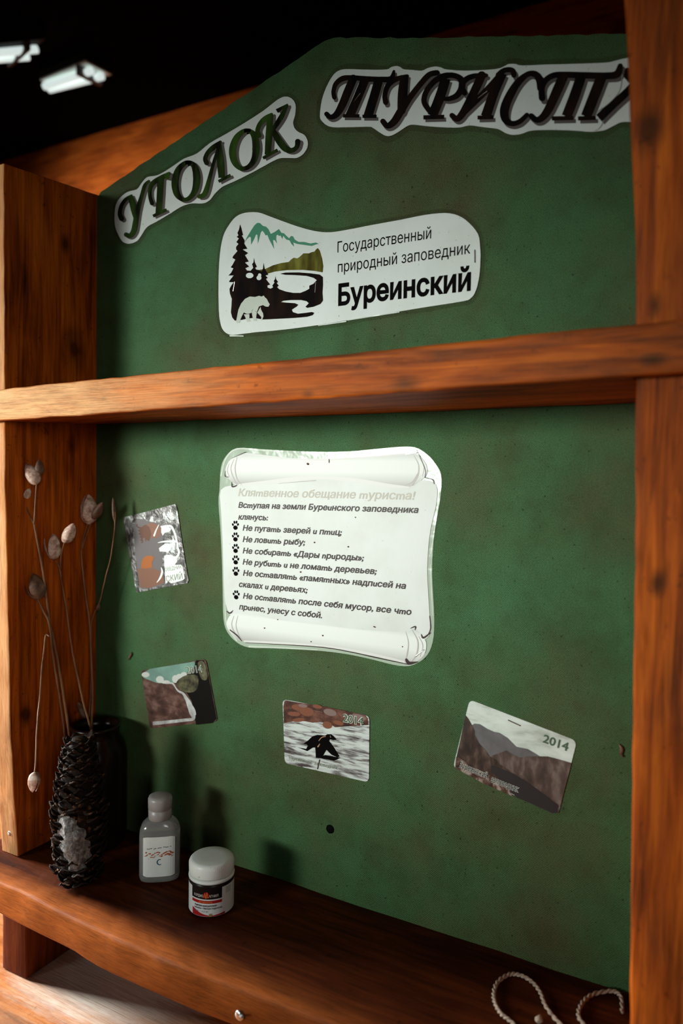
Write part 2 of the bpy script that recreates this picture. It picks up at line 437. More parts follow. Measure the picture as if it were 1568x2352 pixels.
M_GREENINK = streak_ink('faded_black_green_ink', (0.006, 0.006, 0.004, 1), (0.035, 0.075, 0.012, 1), 42)
M_BLACKINK = streak_ink('faded_black_ink', (0.005, 0.004, 0.004, 1), (0.016, 0.008, 0.005, 1), 60)
M_OLIVE = streak_ink('olive_ink', (0.05, 0.04, 0.008, 1), (0.16, 0.16, 0.03, 1), 55)
M_TEAL = plain('mountain_green_ink', (0.05, 0.21, 0.125, 1), 0.4)
M_BEAR = paper('bear_ink', (0.38, 0.42, 0.35, 1), 0.4)
M_TEXT = plain('notice_text_ink', (0.055, 0.045, 0.042, 1), 0.4)
M_FADED = plain('faded_title_ink', (0.44, 0.43, 0.36, 1), 0.4)
M_STAPLE = plain('staple_steel', (0.75, 0.72, 0.68, 1), 0.25, 0.5, 1.0)
M_RUST = plain('rusty_staple', (0.10, 0.05, 0.03, 1), 0.5, 0.5, 0.6)
M_IRON = plain('black_iron', (0.003, 0.003, 0.003, 1), 0.8, 0.03)
M_STEEL = plain('screw_steel', (0.7, 0.72, 0.74, 1), 0.25, 0.5, 1.0)

def clear_film(name, tint, alpha, rough):
    k = NT(name); k.color(tint); k.b.inputs['Roughness'].default_value = rough; k.b.inputs['Specular IOR Level'].default_value = 0.4
    n = k.noise(k.coord((1, 1, 1)), 40.0, 3, 0.5); k.bump(n, 0.6, 0.002)
    k.b.inputs['Alpha'].default_value = alpha
    return k.m
M_FILM = clear_film('laminating_film', (0.55, 0.66, 0.53, 1), 0.5, 0.16)
M_FILMRIM = clear_film('laminating_film_rim', (0.72, 0.82, 0.7, 1), 0.6, 0.2)

# ------------------------------------------------------------------ the setting
def box(mb, x0, x1, y0, y1, z0, z1):
    mb.add([(x0, y0, z0), (x1, y0, z0), (x1, y1, z0), (x0, y1, z0), (x0, y0, z1), (x1, y0, z1), (x1, y1, z1), (x0, y1, z1)],
           [(3, 2, 1, 0), (4, 5, 6, 7), (0, 1, 5, 4), (1, 2, 6, 5), (2, 3, 7, 6), (3, 0, 4, 7)])
mb = MB()
for i in range(17):
    z0 = -0.887 + i * 0.14; box(mb, -2.4, 2.4, 1.0, 1.04, z0, min(z0 + 0.1385, 1.482))
box(mb, -2.4, 2.4, 1.008, 1.06, -0.887, 1.482)
tag(mb.build('wall_back', M_WALL), kind='structure')
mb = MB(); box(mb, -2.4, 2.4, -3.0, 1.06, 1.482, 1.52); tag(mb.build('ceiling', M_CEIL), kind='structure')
mb = MB(); box(mb, -2.4, 2.4, -3.0, 1.06, -0.94, -0.887); tag(mb.build('floor', M_FLOOR), kind='structure')

# ------------------------------------------------------------------ desk
desk = thing('desk', 'pale worn wooden desk under the shelf unit with sheen painted in as a grey patch', 'desk', (0.3, -0.1, -0.887))
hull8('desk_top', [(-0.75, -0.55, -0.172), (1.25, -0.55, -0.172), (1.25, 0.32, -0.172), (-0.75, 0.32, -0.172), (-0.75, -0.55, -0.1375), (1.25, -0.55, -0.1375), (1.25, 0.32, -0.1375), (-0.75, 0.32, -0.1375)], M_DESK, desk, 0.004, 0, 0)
for x, y in ((-0.7, -0.5), (1.2, -0.5), (-0.7, 0.27), (1.2, 0.27)):
    hull8('leg', [(x - .03, y - .03, -.887), (x + .03, y - .03, -.887), (x + .03, y + .03, -.887), (x - .03, y + .03, -.887), (x - .03, y - .03, -.172), (x + .03, y - .03, -.172), (x + .03, y + .03, -.172), (x - .03, y + .03, -.172)], M_DESK, desk, 0.003, 0, 0)

# ------------------------------------------------------------------ the shelf unit
unit = thing('shelf_unit', 'orange varnished wooden shelf unit with green back panel standing on the desk', 'shelf', (0.32, -0.06, -0.137))
mb = MB()
edge = [(0.0005, -0.006), (0.0005, 0.772)]
random.seed(4)
def ragged(a, b, n):
    return [(a[0] + (b[0] - a[0]) * i / n + random.uniform(-.0007, .0007), a[1] + (b[1] - a[1]) * i / n + random.uniform(-.0007, .0007)) for i in range(1, n)]
top = [(.0073,.7786),(.3193,.8747),(.3294,.8751),(.4393,.8462),(.6086,.804)]
edge += [top[0]] + ragged(top[0], top[1], 40) + [top[1], top[2]] + ragged(top[2], top[3], 14) + [top[3]] + ragged(top[3], top[4], 26) + [top[4], (0.632, top[4][1] - 0.008), (0.6425, 0.55), (0.6515, -0.006)]
slab(mb, edge, 0.0, 0.004)
mb.build('back_panel', M_PANEL, unit)
plan('side_board', [(.004, .0005), (-.1125, .0005), (-.122, .138), (-.128, .42), (-.129, .766), (.004, .777)], -.028, 0, M_SIDE, unit, .002, .0007, 1, axis='X')
RB = [(.652, .0005), (.650, .09), (.6465, .25), (.643, .42), (.638, .59), (.627, .735), (.606, .97)]
plan('side_board', RB + [(.69, .97), (.69, .0005)], -.127, .004, M_SIDE, unit, .0025, .0009, 2, axis='Y')
tl = lambda x, y: (-0.0095 + 0.0145 * (x / 0.64)) * (1.0 if y < -0.1 else 0.25)
sh = plan('upper_shelf', [(.0008, -.0015), (.0008, -.1298), (-.045, -.1298), (-.045, -.139), (.10, -.1405), (.32, -.138), (.52, -.1395), (.70, -.139), (.70, -.1285), (.6395, -.1285), (.6395, -.0015)], .4995, .5335, M_SHELF, unit, .0028, .0011, 3, tilt=tl)
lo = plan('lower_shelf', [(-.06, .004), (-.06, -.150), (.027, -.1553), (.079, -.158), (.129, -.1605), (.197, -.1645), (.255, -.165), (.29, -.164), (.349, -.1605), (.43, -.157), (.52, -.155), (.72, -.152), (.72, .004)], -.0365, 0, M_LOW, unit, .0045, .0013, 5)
hull8('foot', [(-.027, -.113, -.1368), (.0143, -.113, -.1368), (.0143, 0, -.1368), (-.027, 0, -.1368), (-.027, -.113, -.037), (.0143, -.113, -.037), (.0143, 0, -.037), (-.027, 0, -.037)], M_FOOT, unit, .002, 10, .0007, 6)
hull8('foot', [(.643, -.113, -.1368), (.682, -.113, -.1368), (.682, 0, -.1368), (.643, 0, -.1368), (.643, -.113, -.037), (.682, -.113, -.037), (.682, 0, -.037), (.643, 0, -.037)], M_FOOT, unit, .002, 10, .0007, 7)
def disc_nail(p, r, d, mat, name, parent):   # head facing the viewer's side (-Y)
    mb = MB(); n = 20
    prof = [(r, 0), (r, -d * .4), (r * .75, -d * .8), (r * .3, -d)]
    v = []; f = []
    for q, y in prof:
        for k in range(n): v.append((p[0] + q * math.cos(2 * math.pi * k / n), p[1] + y, p[2] + q * math.sin(2 * math.pi * k / n)))
    for i in range(3):
        for k in range(n): f.append((i * n + k, i * n + (k + 1) % n, (i + 1) * n + (k + 1) % n, (i + 1) * n + k))
    f.append(tuple(range(3 * n, 4 * n))); f.append(tuple(range(n))[::-1])
    mb.add(v, f); return mb.build(name, mat, parent, True)
nh = [(.3411,.0709)][0]
tag(disc_nail((nh[0], 0, nh[1]), .0046, .0012, M_IRON, 'nail_head', unit), 'black round nail head in the green panel')
tag(disc_nail((-.012, -.1142, .026), .0028, .0008, M_STEEL, 'nail_head', unit), 'grey nail head low in the left side board')
sc = [(.3465,-.158,-.0226)][0]
s_ = disc_nail((sc[0], -.1615, sc[2]), .0045, .0022, M_STEEL, 'screw', unit); tag(s_, 'shiny steel screw in the lower shelf edge')
mb = MB(); tube_pts(mb, [(sc[0] + .002, -.1635, sc[2] + .001), (sc[0] + .0075, -.168, sc[2] + .0055)], .0011, 8); mb.build('screw_tip', M_STEEL, s_)

# ------------------------------------------------------------------ ceiling lamps
M_TUBE = NT('lamp_tube'); M_TUBE.b.inputs['Emission Color'].default_value = (0.85, 1, 0.97, 1); M_TUBE.b.inputs['Emission Strength'].default_value = 0.72; M_TUBE.color((0.8, 0.85, 0.82, 1)); M_TUBE = M_TUBE.m
M_REFL = NT('lamp_reflector'); M_REFL.color((0.75, 0.8, 0.76, 1)); M_REFL = M_REFL.m
M_HOUS = plain('lamp_housing', (0.02, 0.018, 0.016, 1), 0.6)
def lamp(label, quad, zc, refl=None):
    """quad: far-left, near-left, near-right, far-right points of the luminous tray under the ceiling"""
    q = [Vector(a) for a in quad]; c = sum(q, Vector()) / 4
    t = thing('ceiling_lamp', label, 'lamp', (c.x, c.y, 1.482), 'tube lamps on the dark ceiling')
    mb = MB(); mb.add([(a.x, a.y, zc + .022) for a in q] + [(a.x, a.y, 1.482) for a in q], [(3, 2, 1, 0), (4, 5, 6, 7), (0, 1, 5, 4), (1, 2, 6, 5), (2, 3, 7, 6), (3, 0, 4, 7)]); mb.build('housing', M_HOUS, t)
    mb = MB(); mb.add([(a.x, a.y, zc + .017) for a in q] + [(a.x, a.y, zc + .022) for a in q], [(3, 2, 1, 0), (0, 1, 5, 4), (1, 2, 6, 5), (2, 3, 7, 6), (3, 0, 4, 7)]); mb.build('reflector', refl or M_REFL, t)
    for s in (0.3, 0.72):
        a = q[0].lerp(q[1], s); b = q[3].lerp(q[2], s)
        mb = MB(); tube_pts(mb, [(a.lerp(b, .02).x, a.lerp(b, .02).y, zc + .006), (a.lerp(b, .97).x, a.lerp(b, .97).y, zc + .006)], .009, 12); mb.build('tube', M_TUBE, t, True)
    a = q[0].lerp(q[3], .8); b = q[1].lerp(q[2], .8); d = (q[3] - q[0]).normalized() * .012
    mb = MB(); mb.add([(a.x, a.y, zc - .006), (a.x + d.x, a.y + d.y, zc - .006), (b.x + d.x, b.y + d.y, zc - .006), (b.x, b.y, zc - .006), (a.x, a.y, zc + .02), (a.x + d.x, a.y + d.y, zc + .02), (b.x + d.x, b.y + d.y, zc + .02), (b.x, b.y, zc + .02)], [(0, 1, 2, 3), (7, 6, 5, 4), (0, 4, 5, 1), (1, 5, 6, 2), (2, 6, 7, 3), (3, 7, 4, 0)]); mb.build('tube_clip', plain('clip_grey', (.12, .11, .11, 1)), t)
LZ = 1.44
lamp('tube lamp on dark ceiling, the whole one above the left side board', [(-.9393,.6797,1.44),(-.9418,.7173,1.44),(-.7531,.7462,1.44),(-.7656,.6724,1.44)], LZ)
lamp('tube lamp on dark ceiling cut off by the left edge of the photo', [(-1.0196,.4793,1.44),(-1.0977,.5075,1.44),(-.88,.5883,1.44),(-.7726,.5615,1.44)], LZ, M_HOUS)

# ------------------------------------------------------------------ sheets on the panel
Y1, Y2, Y3, Y4, Y5 = -0.0012, -0.0013, -0.0014, -0.0015, -0.0016
def centre(poly): return (sum(p[0] for p in poly) / len(poly), 0.0, sum(p[1] for p in poly) / len(poly))
def polys(name, L, y, mat, parent):
    for i, q in enumerate(L):
        mb = MB(); flat(mb, q, y - i * 0.000004); mb.build(name, mat, parent)
def staple(parent, a, b, mat, y=Y5):
    mb = MB(); A = Vector((a[0], y - .0004, a[1])); B = Vector((b[0], y - .0004, b[1]))
    tube_pts(mb, [A + Vector((0, .0014, 0)), A, B, B + Vector((0, .0014, 0))], .00042, 6); return mb.build('staple', mat, parent)
def strokes(name, L, y, mat, parent, dx=0, dz=0):
    mb = MB()
    for i, s in enumerate(L): ink(mb, s, y - i * 0.000005, dx, dz)
    return mb.build(name, mat, parent)

def each(name, L, y, mat, parent):
    for i, q in enumerate(L): strokes(name, [q], y - i * 0.000006, mat, parent)
def letters(L, groups, mat, parent, off, yb):
    i = 0
    for n in groups:
        strokes('letter_shadow', L[i:i + n], Y2 - i * .000004, M_SHADOW, parent, *off); strokes('letter', L[i:i + n], yb - i * .000004, mat, parent); i += n
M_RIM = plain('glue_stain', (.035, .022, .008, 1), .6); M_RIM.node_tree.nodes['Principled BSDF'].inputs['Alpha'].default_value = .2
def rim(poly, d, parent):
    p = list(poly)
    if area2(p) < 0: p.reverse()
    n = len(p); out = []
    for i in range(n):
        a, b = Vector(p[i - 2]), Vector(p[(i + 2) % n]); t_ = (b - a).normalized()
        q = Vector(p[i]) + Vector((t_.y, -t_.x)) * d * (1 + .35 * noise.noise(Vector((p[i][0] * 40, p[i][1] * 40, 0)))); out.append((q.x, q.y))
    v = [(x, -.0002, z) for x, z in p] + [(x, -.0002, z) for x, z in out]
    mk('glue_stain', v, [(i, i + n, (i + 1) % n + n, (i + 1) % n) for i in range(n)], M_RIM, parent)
# -- first heading word
sh1 = [(.031,.7429),(.0312,.7478),(.0318,.7531),(.033,.7577),(.0349,.7609),(.0373,.7634),(.0403,.7655),(.044,.7675),(.0482,.7691),(.0527,.7702),(.0576,.7705),(.0627,.7703),(.0669,.7707),(.0697,.7721),(.0717,.7741),(.0739,.7761),(.0766,.7783),(.0795,.7804),(.0829,.7819),(.0872,.782),(.0921,.7814),(.0967,.7812),(.1007,.7815),(.1044,.7822),(.1083,.7831),(.1125,.7842),(.1169,.7856),(.1217,.7871),(.127,.7889),(.1327,.7909),(.1386,.7925),(.1446,.7932),(.1508,.7936),(.157,.7946),(.1627,.7968),(.1685,.7996),(.1749,.8022),(.1826,.8043),(.191,.8062),(.1995,.8082),(.2081,.8104),(.2168,.8127),(.225,.815),(.2326,.8172),(.2397,.8194),(.2464,.8216),(.2529,.8242),(.259,.8269),(.2641,.8289),(.2679,.8298),(.2709,.8302),(.2736,.8299),(.2765,.8292),(.2792,.8278),(.2816,.8262),(.2836,.8242),(.2852,.822),(.2864,.8193),(.2868,.816),(.2866,.8123),(.2862,.809),(.2854,.8064),(.2844,.804),(.2838,.8018),(.2841,.7994),(.2849,.797),(.286,.7949),(.2876,.793),(.2895,.7913),(.2915,.7898),(.2936,.7886),(.2958,.7874),(.2978,.786),(.2994,.784),(.3008,.7817),(.3017,.7794),(.3021,.777),(.302,.7746),(.3014,.7724),(.3002,.7704),(.2985,.7685),(.2966,.7669),(.2943,.7657),(.2917,.7649),(.2889,.7645),(.286,.7648),(.2829,.7656),(.2794,.7663),(.2755,.7671),(.2713,.7679),(.2667,.7681),(.2616,.7673),(.2561,.766),(.2506,.7645),(.2454,.7632),(.2401,.7618),(.2341,.7602),(.2266,.7585),(.2182,.7566),(.2105,.755),(.204,.7539),(.1983,.753),(.1932,.7519),(.1891,.7501),(.1857,.7481),(.1827,.7461),(.1802,.744),(.178,.7419),(.1757,.7403),(.1731,.7392),(.1703,.7385),(.1667,.7383),(.1617,.7389),(.1559,.7401),(.1502,.7409),(.1452,.741),(.1404,.7406),(.1354,.7398),(.1299,.7384),(.1243,.7365),(.1184,.7346),(.112,.7327),(.1053,.7307),(.0991,.7289),(.0933,.7275),(.088,.7263),(.0833,.7246),(.0798,.7221),(.077,.719),(.0744,.7163),(.0721,.7141),(.07,.7121),(.0674,.7106),(.0636,.7097),(.0593,.7092),(.0551,.7093),(.0514,.71),(.0479,.7112),(.0448,.713),(.042,.7157),(.0396,.719),(.0374,.7223),(.0355,.7255),(.0338,.7288),(.0325,.7321),(.0316,.7355),(.0311,.739)]
t = thing('heading_sticker', 'white cut-out sticker with slanting dark lettering УГОЛОК on the left roof slope of the green panel', 'sticker', centre(sh1), 'heading stickers on the green panel')
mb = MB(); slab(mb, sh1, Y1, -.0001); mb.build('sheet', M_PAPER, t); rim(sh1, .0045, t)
let = [
 {'q':([(.0467,.741),(.0461,.7419),(.0453,.743),(.0445,.7442),(.0439,.7453),(.0435,.7464),(.0435,.7477),(.0437,.7493),(.044,.751),(.0446,.7526),(.0453,.7541),(.0462,.7554),(.0474,.7567),(.0488,.7579),(.0502,.7589),(.0516,.7599),(.0532,.7607),(.055,.7615),(.0569,.7622),(.0587,.7628),(.0599,.7632)],[(.0392,.7397),(.0388,.7405),(.0381,.7417),(.0374,.7433),(.0367,.7452),(.0364,.7472),(.0366,.7492),(.037,.7511),(.0377,.7531),(.0385,.755),(.0396,.7568),(.0408,.7584),(.0423,.7599),(.044,.7613),(.0457,.7625),(.0476,.7636),(.0498,.7644),(.0522,.7651),(.0545,.7655),(.0565,.7659),(.0578,.7661)]),'caps':[[(.0471,.7397),(.0463,.7381),(.0442,.7373),(.0417,.7377),(.0396,.7391),(.0388,.741),(.0396,.7426),(.0416,.7434),(.0442,.743),(.0463,.7416)],[(.0609,.7643),(.0605,.7635),(.0595,.7632),(.0582,.7634),(.0572,.7641),(.0568,.765),(.0572,.7658),(.0582,.7662),(.0595,.766),(.0605,.7653)]]},
 {'q':([(.0531,.7643),(.0535,.7629),(.054,.7611),(.0546,.7589),(.0552,.7566),(.0559,.7544),(.0565,.7523),(.0573,.7501),(.058,.7478),(.0588,.7456),(.0596,.7436),(.0604,.7417),(.0612,.7399),(.062,.7382),(.0627,.7368),(.0632,.7358)],[(.0605,.7648),(.0613,.7635),(.0624,.7617),(.0637,.7595),(.0649,.7572),(.066,.7549),(.067,.7527),(.0678,.7504),(.0686,.748),(.0692,.7458),(.0698,.7438),(.0702,.7419),(.0706,.7401),(.0708,.7384),(.071,.737),(.0711,.736)]),'caps':[]},
 {'q':([(.0846,.778),(.0837,.7777),(.0824,.7774),(.0807,.7768),(.0789,.7758),(.0773,.7743),(.076,.7724),(.0749,.7701),(.0739,.7676),(.0729,.765),(.0718,.7624),(.0705,.7598),(.0692,.7571),(.0678,.7544),(.0665,.7515),(.0654,.7487),(.0644,.7457),(.0634,.7427),(.0626,.7398),(.0619,.737),(.0612,.7344),(.0606,.732),(.0601,.7298),(.0596,.7279),(.0591,.7263),(.0586,.725),(.0579,.7238),(.0572,.7228),(.0564,.7219),(.0558,.7214),(.0556,.7212),(.0558,.7211),(.0553,.7213),(.0542,.7217),(.053,.7223),(.0519,.7228)],[(.0872,.7754),(.0865,.7748),(.0855,.7742),(.0845,.7735),(.0835,.7726),(.0827,.7714),(.0817,.7698),(.0807,.7678),(.0796,.7654),(.0786,.7628),(.0776,.7602),(.0765,.7575),(.0755,.7547),(.0746,.7519),(.0737,.749),(.0729,.7462),(.0722,.7434),(.0716,.7404),(.0711,.7374),(.0705,.7346),(.07,.7319),(.0695,.7296),(.069,.7274),(.0686,.7253),(.0679,.7233),(.067,.7214),(.0658,.7198),(.0644,.7183),(.0628,.7171),(.061,.7162),(.0587,.7155),(.0557,.7156),(.0532,.7163),(.0513,.7171),(.0499,.7178),(.0491,.7182)]),'caps':[[(.0879,.7763),(.0875,.7755),(.0865,.7752),(.0853,.7754),(.0843,.7761),(.0839,.777),(.0843,.7778),(.0853,.7782),(.0865,.778),(.0875,.7773)],[(.0542,.7199),(.0535,.7185),(.0517,.7177),(.0494,.7181),(.0475,.7193),(.0468,.721),(.0475,.7225),(.0494,.7232),(.0517,.7229),(.0535,.7216)]]},
 {'q':([(.1155,.7821),(.111,.7753)],[(.1184,.7809),(.1165,.7731)]),'caps':[]},
 {'q':([(.1158,.7817),(.1141,.7815),(.1118,.7812),(.1091,.7809),(.1062,.7805),(.1035,.78),(.101,.7794),(.0982,.7788),(.0954,.7781),(.0926,.7772),(.0902,.776),(.0883,.7747),(.0869,.7732),(.0859,.7715),(.0852,.7699),(.0846,.7682),(.0843,.7663),(.0843,.7643),(.0845,.7623),(.0848,.7603),(.0851,.7585),(.0856,.7565),(.0862,.7546),(.0869,.7528),(.0875,.7513),(.0879,.7502)],[(.1182,.778),(.1167,.7775),(.1147,.7767),(.1124,.7759),(.1099,.7751),(.1074,.7743),(.1048,.7736),(.1021,.773),(.0994,.7724),(.0972,.7718),(.0954,.7711),(.0941,.7704),(.0931,.7695),(.0922,.7685),(.0914,.7674),(.0909,.7662),(.0905,.7648),(.0904,.7632),(.0904,.7616),(.0906,.7598),(.0909,.7582),(.0914,.7566),(.0921,.755),(.0929,.7533),(.0937,.7519),(.0942,.7508)]),'caps':[[(.1195,.7794),(.119,.7784),(.1178,.7779),(.1162,.7782),(.115,.7791),(.1145,.7803),(.115,.7813),(.1162,.7817),(.1177,.7815),(.119,.7805)],[(.0944,.75),(.0938,.7486),(.0921,.748),(.09,.7483),(.0883,.7495),(.0877,.7511),(.0883,.7524),(.09,.7531),(.0921,.7527),(.0937,.7516)]]},
 {'q':([(.0991,.7777),(.099,.7752),(.0988,.7717),(.0987,.7675),(.0985,.7632),(.0982,.759),(.0979,.7547),(.0975,.7499),(.0971,.7452),(.0967,.7411),(.0965,.7383)],[(.1092,.7756),(.109,.7731),(.1088,.7696),(.1085,.7655),(.1083,.7612),(.108,.757),(.1076,.7526),(.1072,.7478),(.1068,.7431),(.1065,.7391),(.1062,.7362)]),'caps':[]},
 {'q':([(.0938,.7339),(.1145,.7379)],[(.0917,.7374),(.1125,.7414)]),'caps':[]},
 {'q':([(.1494,.788),(.1483,.7883),(.1466,.7888),(.1444,.7894),(.1417,.7897),(.139,.7896),(.1364,.789),(.1338,.7882),(.1311,.7871),(.1285,.7856),(.1262,.7836),(.1244,.7813),(.1229,.7786),(.1217,.7757),(.1208,.7727),(.1203,.7697),(.1204,.7666),(.1208,.7634),(.1217,.7602),(.1228,.7572),(.1243,.7544),(.1262,.7519),(.1286,.7497),(.1311,.7479),(.1336,.7464),(.1361,.7452),(.1387,.7444),(.1412,.7441),(.1437,.744),(.1461,.7443),(.1484,.745),(.1506,.7458),(.1528,.747),(.1551,.7485),(.1571,.7503),(.1588,.7524),(.1601,.7548),(.1612,.7576),(.1619,.7605),(.1624,.7634),(.1626,.7663),(.1624,.7692),(.1618,.7721),(.161,.775),(.1599,.7777),(.1586,.7802),(.157,.7824),(.1551,.7843),(.1531,.7859),(.151,.7871),(.1489,.7881),(.1466,.7888),(.1443,.7891),(.1424,.7892),(.1409,.7892),(.14,.7892)],[(.1493,.7844),(.1481,.7846),(.1464,.7849),(.1448,.7851),(.1433,.7851),(.142,.7848),(.1404,.7841),(.1387,.7831),(.1369,.7818),(.1354,.7804),(.1342,.7789),(.1333,.777),(.1324,.7748),(.1317,.7723),(.1312,.7698),(.1309,.7674),(.131,.7651),(.1312,.7626),(.1316,.7601),(.1322,.7578),(.1329,.7559),(.1337,.7543),(.1346,.7528),(.1358,.7514),(.1371,.7502),(.1382,.7494),(.1393,.7489),(.1406,.7487),(.1419,.7487),(.1432,.7489),(.1446,.7495),(.146,.7503),(.1474,.7515),(.1487,.7529),(.1497,.7545),(.1505,.7562),(.1511,.7582),(.1516,.7606),(.1518,.7631),(.152,.7657),(.152,.7681),(.1518,.7704),(.1516,.7728),(.1512,.7752),(.1507,.7773),(.1502,.7791),(.1497,.7804),(.1491,.7816),(.1484,.7827),(.1476,.7836),(.1468,.7843),(.1461,.7847),(.145,.7849),(.1435,.785),(.1421,.7851),(.141,.7851)]),'caps':[]},
 {'q':([(.1743,.782),(.1738,.7828),(.1731,.7837),(.1725,.7846),(.1722,.7853),(.1721,.7859),(.1723,.7866),(.1728,.7877),(.1736,.7889),(.1746,.79),(.1757,.7909),(.1769,.7916),(.1783,.7922),(.18,.7928),(.1818,.7934),(.1835,.7942),(.1852,.7952),(.187,.7963),(.1887,.7974),(.1902,.7984),(.1912,.7991)],[(.1682,.7808),(.1679,.7815),(.1673,.7825),(.1666,.7839),(.166,.7857),(.166,.7875),(.1665,.7891),(.1673,.7906),(.1683,.7921),(.1695,.7935),(.1708,.7947),(.1723,.7959),(.1739,.7969),(.1756,.7979),(.1772,.7987),(.1789,.7994),(.1809,.8),(.1832,.8007),(.1855,.8012),(.1874,.8016),(.1888,.802)]),'caps':[[(.1746,.7808),(.174,.7793),(.1723,.7787),(.1702,.7791),(.1685,.7804),(.1678,.782),(.1684,.7835),(.1701,.7841),(.1723,.7837),(.174,.7824)],[(.1919,.8002),(.1916,.7993),(.1906,.799),(.1894,.7992),(.1884,.8),(.188,.8009),(.1884,.8017),(.1894,.8021),(.1906,.8019),(.1915,.8011)]]},
 {'q':([(.1845,.8004),(.1846,.7978),(.1847,.7941),(.1848,.7898),(.185,.7853),(.1853,.7812),(.1857,.7771),(.1863,.7727),(.1869,.7684),(.1875,.7648),(.1878,.7622)],[(.1909,.7996),(.1915,.797),(.1924,.7932),(.1934,.7887),(.1944,.7842),(.1951,.78),(.1956,.7758),(.196,.7715),(.1963,.7673),(.1964,.7637),(.1966,.7611)]),'caps':[]},
 {'q':([(.1889,.7567),(.2054,.7606)],[(.1869,.7599),(.2034,.7639)]),'caps':[]},
 {'q':([(.1849,.7946),(.1841,.7929),(.1831,.7905),(.1818,.7877),(.1805,.7848),(.1792,.7818),(.178,.7788),(.1767,.7756),(.1755,.7723),(.1743,.7692),(.1731,.7663),(.1721,.7636),(.171,.7611),(.1701,.7588),(.1692,.7567),(.1683,.7549),(.1675,.7533),(.1667,.7519),(.166,.7508),(.1654,.7501),(.1649,.7496),(.1645,.7494),(.1638,.7492),(.1627,.7491),(.1615,.7491),(.1605,.749)],[(.1893,.7926),(.1885,.7909),(.1874,.7886),(.1861,.7858),(.1848,.7828),(.1836,.7799),(.1825,.777),(.1814,.7737),(.1803,.7705),(.1793,.7673),(.1783,.7643),(.1775,.7616),(.1768,.759),(.1762,.7565),(.1755,.7542),(.1748,.7521),(.1741,.7503),(.1734,.7487),(.1725,.7473),(.1715,.746),(.1701,.7448),(.168,.744),(.1658,.7438),(.164,.7439),(.1626,.7441),(.1618,.7442)]),'caps':[[(.1894,.7931),(.189,.7921),(.1878,.7917),(.1864,.792),(.1852,.7929),(.1848,.794),(.1852,.795),(.1864,.7954),(.1878,.7951),(.1889,.7943)],[(.1643,.7461),(.1637,.7448),(.1621,.7442),(.1602,.7445),(.1587,.7456),(.1581,.7471),(.1586,.7484),(.1602,.749),(.1621,.7487),(.1636,.7476)]]},
 {'q':([(.2305,.806),(.2295,.8064),(.2278,.8069),(.2256,.8075),(.2231,.808),(.2205,.8079),(.218,.8075),(.2154,.8068),(.2128,.8058),(.2103,.8044),(.2081,.8027),(.2062,.8005),(.2046,.7981),(.2033,.7954),(.2023,.7925),(.2018,.7896),(.2018,.7866),(.2022,.7836),(.203,.7805),(.2041,.7776),(.2055,.7749),(.2073,.7724),(.2095,.77),(.2119,.768),(.2144,.7662),(.217,.7648),(.2198,.7639),(.2225,.7635),(.2251,.7635),(.2276,.7638),(.2299,.7644),(.2321,.7652),(.2342,.7664),(.2361,.7678),(.2379,.7695),(.2393,.7715),(.2405,.7737),(.2414,.7762),(.242,.7788),(.2424,.7814),(.2426,.784),(.2424,.7866),(.2421,.7893),(.2414,.792),(.2406,.7947),(.2395,.7971),(.238,.7994),(.2363,.8014),(.2344,.8031),(.2325,.8045),(.2304,.8057),(.2282,.8067),(.2259,.8071),(.224,.8073),(.2224,.8074),(.2214,.8075)],[(.2304,.8026),(.2292,.8028),(.2276,.8032),(.2259,.8035),(.2243,.8035),(.223,.8033),(.2215,.8027),(.2197,.8017),(.2179,.8006),(.2164,.7993),(.2152,.7979),(.2141,.7961),(.2131,.794),(.2123,.7916),(.2118,.7893),(.2114,.7871),(.2114,.785),(.2116,.7827),(.212,.7804),(.2126,.7782),(.2133,.7763),(.2141,.7746),(.2152,.7728),(.2165,.7712),(.2178,.7699),(.219,.769),(.2203,.7686),(.2217,.7683),(.2234,.7683),(.225,.7685),(.2264,.769),(.2277,.7698),(.229,.7708),(.2302,.7722),(.2311,.7737),(.2319,.7752),(.2324,.777),(.2327,.7791),(.2329,.7814),(.2329,.7837),(.2329,.7859),(.2329,.7881),(.2327,.7904),(.2325,.7926),(.2321,.7946),(.2317,.7963),(.2312,.7978),(.2306,.7991),(.2298,.8004),(.229,.8015),(.2282,.8023),(.2274,.8028),(.2261,.8032),(.2246,.8034),(.2232,.8035),(.222,.8037)]),'caps':[]},
 {'q':([(.2443,.7972),(.2439,.798),(.2432,.7991),(.2426,.8001),(.2422,.8011),(.2421,.8019),(.2423,.8027),(.2427,.8038),(.2434,.8048),(.2441,.8058),(.245,.8067),(.246,.8074),(.2471,.808),(.2485,.8086),(.2499,.8092),(.2512,.8099),(.2526,.8107),(.2542,.8116),(.2558,.8125),(.2572,.8133),(.2582,.8138)],[(.2381,.7966),(.2379,.7973),(.2375,.7984),(.2369,.7999),(.2365,.8016),(.2365,.8034),(.2368,.8049),(.2374,.8064),(.2381,.8078),(.239,.8092),(.24,.8105),(.2412,.8116),(.2425,.8127),(.2438,.8136),(.2453,.8144),(.2468,.8151),(.2487,.8157),(.2508,.8162),(.2529,.8165),(.2547,.8167),(.256,.8169)]),'caps':[[(.2445,.7962),(.2439,.7948),(.2423,.7942),(.2402,.7946),(.2386,.7959),(.2379,.7976),(.2385,.799),(.2402,.7997),(.2422,.7992),(.2439,.7979)],[(.259,.8149),(.2587,.8141),(.2577,.8137),(.2565,.814),(.2555,.8148),(.2551,.8158),(.2555,.8166),(.2565,.817),(.2577,.8167),(.2586,.8159)]]},
